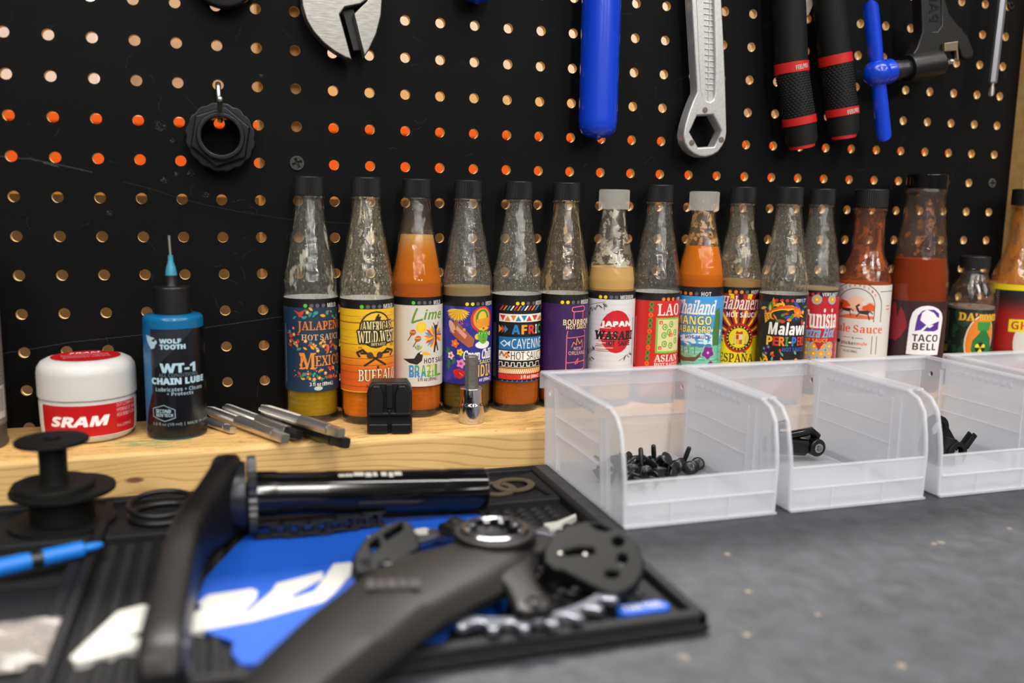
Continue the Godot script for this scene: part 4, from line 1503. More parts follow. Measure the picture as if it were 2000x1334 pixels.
	for i in 6:
		s.text("PERI-P"[i], pp[i], 1062 if i == 4 else 1030, pp[i + 1] - 4, 1070 if i == 4 else 1090, pc[i], 1, 0.0, 0.15, pc[i])
	s.text("ERI", 556, 1030, 592, 1088, rgb(230, 60, 40), 1)
	s.text("HOT SAUCE", 464, 1100, 592, 1128, rgb(60, 90, 180), 1)
	for i in 34:
		s.leafy(rng.randf_range(322, 590), rng.randf_range(1140, 1260), rng.randf_range(30, 60), rng.randf_range(6, 12), rng.randf() * TAU, [rgb(240, 190, 40), rgb(206, 50, 34), rgb(70, 130, 60), rgb(90, 160, 140), rgb(232, 120, 30)][i % 5])
	for p in [[346, 1120], [374, 1105], [360, 1150]]:
		s.bloom(p[0], p[1], 17, rgb(60, 70, 170), gold, 5)
	d = std.duplicate()
	d.fill = [[5.5, 25.0, rgb(150, 70, 20)]]
	d.residue = residue_mat(11, 1600, 0.05, 0.24, rgb(176, 170, 146))
	bottle("sauce_bottle", "cloudy sauce bottle with black jungle flower label lettered PERI-PERI", Vector3(0.5440, 0, 0.0490), d, s)
	# --- Tunisia
	s = new_sheet(18.4, 63.7, rgb(178, 26, 36))
	s.ref(672, 155, 744)
	heat(s, 734, 786, [586, 620, 652, 686], 770, 11, rgb(206, 36, 40), 4, "VERY HOT", 712, 810, 24)
	for y in [806, 1130, 1180, 1235]:
		for i in 6:
			var x := 580.0 + i * 50
			if y == 806 and i % 2 == 1: continue
			s.dot(x, y, 34, rgb(120, 176, 200)); s.bloom(x, y, 28, rgb(226, 150, 40), rgb(160, 70, 30), 8)
			s.dot(x, y, 8, rgb(240, 210, 120))
	s.poly([640, 1080, 780, 1080, 740, 1112, 712, 1160, 688, 1112], rgb(178, 26, 36))
	s.text("Tunisia", 596, 868, 812, 1002, rgb(236, 226, 220), 2, 0.0, 0.15, rgb(236, 226, 220))
	s.text("Extra Hot", 582, 1002, 800, 1066, rgb(110, 170, 210), 4, 0.25, 0.3, rgb(110, 170, 210))
	s.text("HOT SAUCE", 590, 1076, 766, 1102, rgb(226, 160, 50), 1)
	d = std.duplicate()
	d.fill = [[5.5, 86.0, rgb(120, 76, 40)], [86.0, 88.0, rgb(150, 128, 96)]]
	d.residue = residue_mat(12, 1000, 0.0, 0.17, rgb(176, 170, 150))
	bottle("sauce_bottle", "sauce bottle with red label between orange tile flowers lettered Tunisia", Vector3(0.5956, 0, 0.0192), d, s)
	other_bottles()

func other_bottles():
	var W := rgb(212, 209, 204)
	var ink := rgb(44, 40, 40)
	var orange := rgb(212, 82, 30)
	# --- white label with leaping horses
	var s := Sheet.new(self, TAU * 21.1, 86.0, 1024.0 / (TAU * 21.1), W)
	s.ref(196, 166, 744, 21.1)
	var arch := func(r: float, w: float, c: Color, yb: float):
		var a := [152 - r, yb]
		for j in 13:
			a.append_array([152 + cos(PI + PI * j / 12.0) * r, 880 + sin(PI + PI * j / 12.0) * r])
		a.append_array([152 + r, yb])
		s.line(a, w, c)
	arch.call(152.0, 5.0, ink, 985.0)
	arch.call(112.0, 5.0, ink, 985.0)
	for j in 10:
		var a := PI * 1.18 + PI * 0.64 * j / 9.0
		var p := Vector2(152, 880) + Vector2.from_angle(a) * 131.0
		s.text("INTERNET'S"[j], p.x - 6, p.y - 9, p.x + 6, p.y + 9, orange, 1)
	s.rect(46, 860, 262, 920, rgb(226, 168, 140))
	s.dot(152, 860, 62, rgb(236, 190, 166), 40)
	s.poly([46, 900, 60, 848, 96, 856, 120, 886, 46, 930], orange)
	s.poly([190, 886, 236, 862, 262, 880, 262, 916, 190, 908], orange)
	s.dot(203, 862, 17, W)
	s.rect(50, 936, 262, 966, W)
	s.poly([44, 970, 80, 950, 130, 936, 262, 950, 262, 968], rgb(214, 110, 66))
	for hs in [[66, 905, 1.0, 0.15], [165, 915, 1.25, 0.25]]:     # two horses
		var x: float = hs[0]
		var y: float = hs[1]
		var k: float = hs[2]
		s.poly([x, y, x + 50 * k, y - 4 * k, x + 58 * k, y + 8 * k, x + 46 * k, y + 20 * k, x + 10 * k, y + 16 * k], rgb(60, 44, 40))
		s.line([x + 4 * k, y + 6 * k, x - 8 * k, y - 22 * k, x + 4 * k, y - 32 * k], 10 * k, rgb(60, 44, 40))
		s.line([x + 8 * k, y + 12 * k, x - 6 * k, y + 30 * k], 6 * k, rgb(60, 44, 40))
		s.line([x + 48 * k, y + 14 * k, x + 58 * k, y + 46 * k], 6 * k, rgb(60, 44, 40))
		s.line([x + 56 * k, y, x + 72 * k, y + 14 * k], 6 * k, rgb(60, 44, 40))
	s.text("Mule Sauce", 32, 1008, 318, 1062, orange, 2)
	s.line([84, 1096, 130, 1096], 3, ink); s.line([160, 1098, 206, 1098], 3, ink)
	s.text("by", 140, 1088, 153, 1108, ink, 1)
	s.text("sticker", 76, 1120, 168, 1144, ink, 1)
	s.text("mule", 170, 1122, 236, 1144, orange, 1)
	s.poly([48, 1122, 66, 1114, 72, 1126, 64, 1142, 52, 1136], ink)
	s.line([72, 1160, 200, 1164], 4, ink)
	s.text("5 FL OZ (148mL)", 92, 1180, 178, 1198, ink, 1)
	for x in [30, 262, 290]:
		s.line([x, 1080, x, 1200], 4, ink)
	s.line([292, 786, 362, 784], 4, ink)
	for y in [878, 900]:
		s.rect(332, y, 352, y + 7, orange)
	var prof := [0, 0.4, 17.5, 0.4, 19.6, 0.3, 20.8, 2.0, 21.1, 5.0, 21.1, 90, 20.8, 95, 19.6, 101, 17.0, 107.5, 14.4, 113, 13.1, 119, 12.6, 126, 12.5, 149, 12.4, 150.5, 13.6, 151.2, 13.7, 153, 12.3, 154, 12.2, 162]
	bottle("sauce_bottle", "round shouldered bottle of orange sauce with white label of two horses", Vector3(0.6415, 0, 0.022),
		{"prof": prof, "cap": [13.3, 154.0, 169.0, 52], "label": [6.0, 91.0, 21.1], "base": 6.0, "fill": [[6.0, 92.0, rgb(150, 62, 6)]], "residue": residue_mat(13, 500, 0.34, 0.30, rgb(176, 78, 8))}, s)
	# --- maroon label with a bell emblem
	s = Sheet.new(self, TAU * 23.4, 66.0, 1024.0 / (TAU * 23.4), rgb(54, 26, 34))
	s.ref(525, 185, 856, 23.4)
	s.poly([372, 890, 385, 870, 400, 885, 412, 960, 430, 900, 448, 930, 470, 990, 476, 1030, 440, 1100, 410, 1130, 392, 1120, 360, 1128, 342, 1090], rgb(140, 32, 40))
	s.line([410, 880, 412, 960], 12, rgb(34, 16, 22)); s.line([440, 870, 442, 915], 10, rgb(34, 16, 22))
	var sh := [482, 1210, 490, 990]
	for j in 9:
		sh.append_array([590 + cos(PI + PI * j / 8.0) * 94, 962 + sin(PI + PI * j / 8.0) * 80])
	sh.append_array([684, 990, 672, 1210])
	s.poly(sh, rgb(236, 233, 236))
	var purple := rgb(84, 44, 140)
	s.poly([524, 1052, 528, 1000, 536, 950, 560, 918, 586, 908, 560, 930, 552, 980, 590, 1010, 560, 1044], purple)
	s.poly([588, 908, 630, 908, 660, 934, 664, 962, 652, 958, 630, 928], purple)
	s.poly([574, 1050, 600, 1018, 640, 996, 664, 984, 662, 1040, 640, 1052], purple)
	s.poly([596, 1022, 620, 1008, 636, 1012, 612, 1030], rgb(236, 233, 236))
	s.text("TACO", 511, 1074, 664, 1122, ink, 1)
	s.text("BELL", 518, 1132, 657, 1178, ink, 1)
	prof = [0, 0.4, 19, 0.4, 22, 0.3, 23.2, 2.4, 23.4, 6, 23.4, 88, 23.0, 96, 22.0, 105, 20.4, 116, 18.6, 130, 17.2, 142, 15.9, 156, 15.4, 164, 15.3, 165.5, 16.2, 166.5, 16.3, 169, 15.2, 170, 15.0, 176]
	bottle("sauce_bottle", "tall wide necked bottle of red brown sauce with maroon label and purple bell emblem", Vector3(0.6915, 0, 0.028),
		{"prof": prof, "cap": [16.3, 170.5, 182.2, 20], "cap_mat": M.black_gloss, "label": [11.5, 77.5, 23.4], "base": 6.0, "fill": [[6.0, 112.0, rgb(122, 42, 6)]], "residue": residue_mat(14, 900, 0.10, 0.08, rgb(170, 96, 20))}, s)
	# --- small dark bottle, bomb label
	s = Sheet.new(self, TAU * 19.9, 60.0, 1024.0 / (TAU * 19.9), rgb(24, 32, 26))
	s.ref(862, 156, 878, 19.9)
	for i in 60:
		var x := rng.randf_range(712, 1012)
		var y := rng.randf_range(885, 1200)
		s.dot(x, y, 15, rgb(38, 72, 44), 18); s.dot(x - 5, y - 3, 4, rgb(18, 24, 18)); s.dot(x + 5, y - 3, 4, rgb(18, 24, 18)); s.rect(x - 5, y + 7, x + 5, y + 9, rgb(18, 24, 18))
	s.rect(708, 884, 742, 1120, rgb(22, 26, 24))
	for i in 20:
		s.rect(712, 900 + i * 11, 738, 904 + i * 11, rgb(128, 130, 122))
	s.dot(935, 1085, 98, rgb(226, 214, 190), 178, 0.12)
	s.dot(937, 1085, 92, rgb(226, 128, 30), 168, 0.12)
	s.poly([912, 960, 990, 960, 984, 1014, 960, 1030, 938, 1030, 914, 1014], rgb(56, 140, 60))
	s.poly([938, 1020, 968, 1020, 994, 1080, 998, 1150, 975, 1215, 905, 1215, 884, 1150, 890, 1090], rgb(36, 110, 56))
	s.dot(940, 1138, 36, rgb(14, 16, 12), 38)
	for j in 3:
		var a := PI / 2 + TAU * j / 3.0
		var o: Vector2 = s.q(940, 1138)
		s.mm([o, o + Vector2.from_angle(a - 0.5) * 4.4, o + Vector2.from_angle(a) * 4.9, o + Vector2.from_angle(a + 0.5) * 4.4], rgb(226, 216, 40))
	s.dot(940, 1138, 8, rgb(14, 16, 12)); s.dot(940, 1138, 5, rgb(226, 216, 40))
	s.text("DA'", 796, 904, 906, 954, rgb(200, 206, 60), 2, 0.0, 0.5, rgb(206, 84, 28))
	s.text("BOMB", 918, 910, 1012, 952, rgb(200, 206, 60), 2, 0.0, 0.5, rgb(206, 84, 28))
	for i in 4:
		s.rect(712, 1140 + i * 12, 740, 1145 + i * 12, rgb(206, 206, 60))
	prof = [0, 0.4, 16, 0.4, 18.4, 0.3, 19.6, 2.0, 19.9, 5, 19.9, 74, 19.4, 80, 17.6, 86, 14.6, 91, 12.0, 95, 11.1, 98, 11.0, 100.5, 11.6, 101.2, 11.6, 102.6, 10.9, 103.2, 10.8, 108]
	bottle("sauce_bottle", "small dark sauce bottle with black label and green bomb in an orange oval", Vector3(0.7535, 0, 0.024),
		{"prof": prof, "cap": [12.0, 103.0, 113.7, 50], "label": [9.0, 68.5, 19.9], "base": 6.0, "fill": [[6.0, 66.0, rgb(60, 30, 12)], [66.0, 70.5, rgb(130, 116, 104)]], "residue": residue_mat(15, 300, 0.16, 0.04, rgb(120, 80, 50))}, s)
	# --- round bottle, yellow edged red label
	s = Sheet.new(self, TAU * 23.8, 84.0, 1024.0 / (TAU * 23.8), rgb(150, 26, 22))
	s.ref(1140, 186, 740, 23.8)
	for i in 40:
		var y := 778 + i * 10.0
		s.band(y, y + 11, rgb(26, 20, 20).lerp(rgb(168, 30, 24), smoothstep(800, 960, y)))
	s.band(738, 780, rgb(226, 206, 20))
	for i in 14:
		s.rect(1006, 786 + i * 16, 1024, 795 + i * 16, rgb(130, 110, 110))
	s.dot(1190, 1130, 60, W, 130)
	s.poly([1096, 976, 1325, 968, 1325, 1056, 1096, 1062], rgb(230, 210, 30))
	s.text("GHOST", 1112, 988, 1310, 1044, rgb(190, 50, 30), 1)
	prof = [0, 0.4, 20, 0.4, 22.4, 0.3, 23.5, 2.0, 23.8, 5, 23.8, 88, 23.2, 95, 21.0, 103, 17.4, 111, 14.4, 119, 13.0, 128, 12.7, 152, 12.6, 154, 13.7, 155, 13.7, 156.5, 12.4, 157.4, 12.3, 164]
	bottle("sauce_bottle", "round bottle with orange smeared glass and yellow edged red label by the post", Vector3(0.800, 0, 0.030),
		{"prof": prof, "cap": [13.6, 158.0, 172.2, 50], "label": [6.0, 90.0, 23.8], "base": 6.0, "fill": [[6.0, 88.0, rgb(176, 84, 4)]], "residue": residue_mat(16, 300, 0.5, 0.4, rgb(200, 116, 14))}, s)

# ---------------------------------------------------------------- other things on the ledge
func ledge_things():
	# --- white jar
	var at := Vector3(0.0412, LEDGE, 0.0312)
	var turn := atan2(CAM.x - at.x, CAM.z - at.z)
	var xf := Transform3D(Basis(Vector3.UP, turn + PI), Vector3.ZERO)
	var t := thing("grease_jar", "white plastic jar with a red label beside the blue bottle", "jar", at)
	var g := Geo.new()
	g.lathe(xf, mm2([0, 0.4, 20, 0.4, 22.5, 0.2, 25.2, 1.6, 27.0, 4.4, 27.9, 9, 28.3, 26.5, 27.6, 27.4, 27.0, 27.8, 27.0, 29, 0, 29]), 56)
	part(g, "body", M.white_plastic, t)
	g = Geo.new()
	g.lathe(xf, mm2([27.2, 28.2, 28.9, 28.0, 29.2, 28.6, 29.2, 43.0, 28.6, 46.5, 26.6, 49.6, 23.5, 51.3, 20.5, 51.8, 0, 51.8]), 56)
	part(g, "lid", M.white_plastic, t)
	var s := Sheet.new(self, TAU * 28.2, 21.0, 8.0, rgb(226, 224, 222))
	s.ref(494, 278, 975, 28.2)
	var red := rgb(186, 16, 24)
	s.mm([Vector2(-31, 0.4), Vector2(33, 0.4), Vector2(34, 1.4), Vector2(34, 19.6), Vector2(33, 20.6), Vector2(-31, 20.6), Vector2(-32, 19.6), Vector2(-32, 1.4)], red)
	s.words("SRAM", -24.0, 7.6, 9.6, 13.6, rgb(240, 238, 238), 1, 0.32, 0.35, rgb(240, 238, 238))
	for k in [["DOT COMPATIBLE", 0.9, 26], ["HYDRAULIC BRAKE", 4.2, 28], ["ASSEMBLY GREASE", 7.5, 28], ["1oz (29mL)", 14.6, 18]]:
		s.words(k[0], 16.5, k[1], 16.5 + k[2] * 0.68, k[1] + 2.4, rgb(226, 196, 196), 0)
	g = Geo.new()
	g.lathe(xf, mm2([27.75, 5.0, 28.35, 12.0, 28.62, 25.6]), 64)
	part(g, "paper_label", tex(mat(Color.WHITE, 0.35), s.im), t)
	# printed disc on the lid
	var ds := Sheet.new(self, 42.0, 42.0, 8.0, red)
	for i in 3:
		ds.words(["DOT COMPATIBLE", "HYDRAULIC BRAKE", "ASSEMBLY GREASE"][i], -14, 14 + i * 5.2, 14, 16.6 + i * 5.2, rgb(226, 190, 190), 0)
	ds.words("SRAM", -9, 6.4, 9, 11.0, rgb(240, 236, 236), 1, 0.3)
	g = Geo.new()
	for k in 48:
		var a := Vector2.from_angle(TAU * k / 48) * 0.0205
		var b := Vector2.from_angle(TAU * (k + 1) / 48) * 0.0205
		var f := func(p: Vector2): return Vector2(p.x / 0.042 + 0.5, p.y / 0.042 + 0.5)
		g.tri(Vector3(0, 0.05205, 0), Vector3(a.x, 0.05205, a.y), Vector3(b.x, 0.05205, b.y), Vector3.UP, Vector3.UP, Vector3.UP, f.call(Vector2.ZERO), f.call(a), f.call(b))
	part(g, "lid_label", tex(mat(Color.WHITE, 0.35), ds.im), t).rotation.y = 0.25
	# --- blue lube bottle with needle tip
	at = Vector3(0.0948, LEDGE, 0.0410)
	turn = atan2(CAM.x - at.x, CAM.z - at.z)
	xf = Transform3D(Basis(Vector3.UP, turn + PI), Vector3.ZERO)
	t = thing("lube_bottle", "blue chain lube bottle with black label and needle tip", "bottle", at)
	g = Geo.new()
	g.lathe(xf, mm2([0, 0.4, 15, 0.4, 17.0, 0.2, 18.2, 1.6, 18.4, 4, 18.4, 75.6, 18.1, 77.6, 17.0, 78.9, 12, 79.6, 0, 79.6]), 48)
	var bm := mat(rgb(10, 98, 150), 0.22)
	part(g, "body", bm, t)
	s = Sheet.new(self, TAU * 18.4, 70.0, 8.9, rgb(10, 98, 150))
	s.ref(1000, 166, 580, 18.4)
	s.mm([Vector2(-15.5, 0.2), Vector2(33, 0.2), Vector2(33, 70), Vector2(-15.5, 70)], rgb(14, 16, 22))
	s.mm([Vector2(-15.5, 0.6), Vector2(12, 0.6), Vector2(-15.5, 28)], rgb(36, 40, 48))
	s.mm([Vector2(-24, 62), Vector2(-15.5, 40), Vector2(-15.5, 70), Vector2(-24, 70)], rgb(14, 16, 22))
	var ice := rgb(176, 206, 222)
	s.poly([856, 618, 900, 632, 880, 650, 906, 655, 896, 690, 880, 697, 866, 672, 858, 645], ice)
	s.poly([900, 640, 910, 650, 908, 668, 898, 660], ice)
	s.text("WOLF", 924, 636, 1036, 660, ice, 1, 0.0, 0.18, ice)
	s.text("TOOTH", 924, 669, 1058, 694, ice, 1, 0.0, 0.18, ice)
	s.text("WT-1", 922, 778, 1106, 828, ice, 1, 0.0, 0.3, ice)
	s.text("ALL CONDITIONS", 912, 834, 1118, 854, rgb(110, 128, 140), 0)
	s.text("CHAIN LUBE", 876, 862, 1148, 896, ice, 1, 0.0, 0.25, ice)
	s.text("Lubricates + Cleans", 894, 914, 1140, 938, rgb(150, 176, 190), 1)
	s.text("+ Protects", 950, 942, 1092, 962, rgb(150, 176, 190), 1)
	s.line([876, 1040, 932, 1018, 990, 1045, 990, 1092, 934, 1112, 876, 1086, 876, 1040], 4, rgb(150, 176, 190))
	s.text("SECOND", 890, 1042, 968, 1064, ice, 1)
	s.text("SKIN TECH", 890, 1068, 978, 1086, ice, 1)
	s.text("2.0 fl oz (59 ml) | MADE IN USA", 872, 1120, 1158, 1142, rgb(160, 180, 192), 0)
	g = Geo.new()
	g.lathe(xf, [Vector2(0.01862, 0.0015), Vector2(0.01862, 0.0715)], 72)
	part(g, "printed_label", tex(mat(Color.WHITE, 0.25), s.im), t)
	g = Geo.new()
	g.lathe(xf, mm2([10.6, 79.8, 11.6, 80.0, 11.6, 95.6, 11.0, 96.6, 5.2, 96.9, 4.4, 97.6, 3.9, 103.6, 0, 103.9]), 40)
	part(g, "cap", mat(rgb(20, 20, 22), 0.35), t)
	g = Geo.new()
	g.lathe(xf, mm2([3.6, 103.8, 3.5, 105, 2.9, 109, 1.7, 112.5, 1.55, 116.5, 0, 116.6]), 20)
	var tm := mat(rgb(70, 160, 190, 0.72), 0.3)
	tm.transparency = BaseMaterial3D.TRANSPARENCY_ALPHA
	part(g, "needle_hub", tm, t)
	g = Geo.new()
	g.tube([Vector3(0, 0.1165, 0), Vector3(-0.0004, 0.129, 0.0003)], 0.00085, 10)
	part(g, "needle", M.tap_steel, t)
	# --- spray can at the edge of the picture
	t = thing("spray_can", "grey labelled can standing on the ledge beside the white jar", "can", Vector3(-0.0300, LEDGE, 0.0430))
	g = Geo.new()
	g.lathe(Transform3D.IDENTITY, mm2([0, 0.4, 22, 0.4, 25.5, 0.2, 26.2, 1.2, 26.2, 3, 25.6, 4, 25.6, 100, 24, 106, 16, 112, 0, 112]), 48)
	part(g, "body", mat(rgb(70, 60, 56), 0.4), t)
	s = Sheet.new(self, TAU * 26.0, 74.0, 6.0, rgb(104, 98, 98))
	for i in 30:
		s.mm([Vector2(-70, 2 + i * 2.4), Vector2(80, 2 + i * 2.4), Vector2(80, 2.7 + i * 2.4), Vector2(-70, 2.7 + i * 2.4)], rgb(132, 126, 124))
	s.mm([Vector2(8, 50), Vector2(40, 50), Vector2(40, 70), Vector2(8, 70)], rgb(190, 186, 186))
	for i in 16:
		s.mm([Vector2(10 + i * 1.8, 52), Vector2(10.8 + i * 1.8, 52), Vector2(10.8 + i * 1.8, 66), Vector2(10 + i * 1.8, 66)], rgb(40, 40, 44))
	g = Geo.new()
	g.lathe(Transform3D(Basis(Vector3.UP, PI), Vector3.ZERO), [Vector2(0.0259, 0.014), Vector2(0.0259, 0.088)], 64)
	part(g, "printed_label", tex(mat(Color.WHITE, 0.4), s.im), t)
	g = Geo.new()
	g.lathe(Transform3D.IDENTITY, mm2([17, 111.5, 17, 126, 15, 128, 0, 128]), 32)
	part(g, "cap", M.cap, t)
	# --- taps lying in a heap
	tap(Y(558, 857, 0.0304), Y(406, 801, 0.0312), 0.0039, "bright steel tap with a square end lying beside the lube bottle", M.tap_steel, 0.42, M.tap_steel)
	tap(Y(455, 840, 0.0292), Y(355, 806, 0.0292), 0.0030, "short fluted steel tap tucked under a longer bright tap", M.tap_steel, 0.5, M.tap_steel)
	tap(Y(584, 850, 0.0312), Y(436, 795, 0.0320), 0.0038, "steel tap with a black square end in the middle of the heap", M.tap_steel, 0.5, M.dark_steel)
	tap(Y(676, 866, 0.0307), Y(515, 812, 0.0307), 0.0044, "thick black oxide tap reaching over the ledge edge", M.dark_steel, 0.3, M.dark_steel)
	tap(Y(667, 846, 0.0385), Y(512, 798, 0.0395), 0.0038, "fine threaded steel tap resting on the thick black tap", M.tap_steel, 0.52, M.tap_steel)
	# --- black moulded block
	var a := Y(716, 851, LEDGE)
	var b := Y(805, 850, LEDGE)
	var xd := (b - a); xd.y = 0
	var w := xd.length()
	xd = xd.normalized()
	var bas := Basis(xd, Vector3.UP, xd.cross(Vector3.UP))
	t = thing("pad_block", "black moulded plastic block standing before the orange labelled bottle", "block", (a + b) * 0.5 - bas.z * 0.012, "", bas)
	var h := 0.0345
	g = Geo.new()
	var o := []
	for p in [[-0.5, 0.0], [0.5, 0.0], [0.5, 0.78], [0.46, 0.9], [0.38, 1.0], [-0.38, 1.0], [-0.46, 0.9], [-0.5, 0.78]]:
		o.append(Vector2(p[0] * w, p[1] * h))
	g.prism(Transform3D.IDENTITY, o, -0.010, 0.0070, 0.0012)
	part(g, "core", M.black, t)
	g = Geo.new()
	for k in [-1, 1]:
		var q := []
		for p in [[0.12, 0.40], [0.44, 0.40], [0.47, 0.50], [0.47, 0.76], [0.36, 0.96], [0.20, 0.96], [0.12, 0.80]]:
			q.append(Vector2(p[0] * w * k, p[1] * h))
		g.prism(Transform3D.IDENTITY, q, 0.0060, 0.0105, 0.0012)
	part(g, "upper_lugs", M.black, t)
	g = Geo.new()
	g.box(Transform3D(Basis.IDENTITY, Vector3(0, h * 0.74, 0.0075)), Vector3(w * 0.15, h * 0.48, 0.003), 0.0006)
	g.box(Transform3D(Basis.IDENTITY, Vector3(0, h * 0.40, 0.0085)), Vector3(w * 0.94, h * 0.07, 0.004), 0.0008)
	g.box(Transform3D(Basis.IDENTITY, Vector3(0, h * 0.43, 0.0085)), Vector3(w * 0.07, h * 0.12, 0.004), 0.0006)
	part(g, "ledge_bar", M.black, t)
	g = Geo.new()
	for k in [-1, 1]:
		g.box(Transform3D(Basis.IDENTITY, Vector3(k * w * 0.255, h * 0.12, 0.0085)), Vector3(w * 0.46, h * 0.20, 0.005), 0.0012)
	part(g, "foot_bars", M.black, t)
	# --- hex bit socket
	t = thing("hex_socket", "chrome socket with a grey hex bit standing before the green faced label", "socket", Vector3(0.2897, LEDGE, 0.0565))
	g = Geo.new()
	g.lathe(Transform3D.IDENTITY, mm2([0, 0.3, 7.4, 0.3, 8.6, 0.2, 9.0, 0.8, 9.0, 12.2, 8.6, 13.4, 8.1, 14.2, 8.0, 15, 8.0, 24.2, 7.3, 25.0, 5.6, 25.0, 5.4, 24.2, 0, 24.2]), 40)
	part(g, "socket_body", M.chrome, t)
	g = Geo.new()
	var hex := circle(Vector2.ZERO, 0.0046, 6, 0.2)
	var rings := []
	for y in [[0.0238, 1.0], [0.0465, 1.0], [0.0474, 0.86]]:
		var ring := []
		for q in hex:
			ring.append(Vector3(q.x * y[1], y[0], q.y * y[1]))
		rings.append(ring)
	g.loft(rings, true, 0.9)
	part(g, "hex_bit", grain(mat(rgb(120, 118, 114), 0.45, 0.35), 60.0, 0.8, 1.0), t)

# a hand tap: fluted thread at one end, plain shank, square drive at the other
func tap(p0: Vector3, p1: Vector3, r: float, label: String, m: Material, thread: float, drive: Material):
	var L := (p1 - p0).length()
	var t := thing("hand_tap", label, "tap", p0, "hand taps lying on the ledge", axis(Vector3.ZERO, p1 - p0).basis)
	var g := Geo.new()
	var sq := L * 0.13
	var rings := []
	for y in [[0.0, 0.92], [0.0006, 1.0], [sq, 1.0]]:
		var ring := []
		for k in 8:
			var q := Vector2.from_angle(TAU * (k + 0.5) / 8 + 0.3)
			var f := 1.0 if (k % 2) else 0.80
			ring.append(Vector3(q.x * f, 0, q.y * f) * r * 1.0 * y[1] + Vector3(0, y[0], 0))
		rings.append(ring)
	g.loft(rings, true, 0.8)
	part(g, "square_drive", drive, t)
	g = Geo.new()
	var ty := L * (1.0 - thread)
	g.lathe(Transform3D.IDENTITY, [Vector2(0, sq - 0.0002), Vector2(r * 0.9, sq), Vector2(r, sq + 0.0008), Vector2(r, ty), Vector2(r * 0.78, ty + 0.001), Vector2(0, ty + 0.0012)], 20)
	part(g, "shank", m, t)
	g = Geo.new()
	rings = []
	var n := int((L - ty) / 0.0007)
	for i in n + 1:
		var y := lerpf(ty, L, float(i) / n)
		var taper := 1.0 - 0.25 * smoothstep(0.8, 1.0, float(i) / n)
		var ring := []
		for k in 16:
			var q := TAU * k / 16
			var fl := 0.62 if k % 4 == 0 else 1.0
			var rr := r * 1.02 * taper * fl * (1.0 if i % 2 or fl < 1.0 else 0.82)
			ring.append(Vector3(cos(q) * rr, y, sin(q) * rr))
		rings.append(ring)
	g.loft(rings, true, 0.97)
	part(g, "thread", m, t)

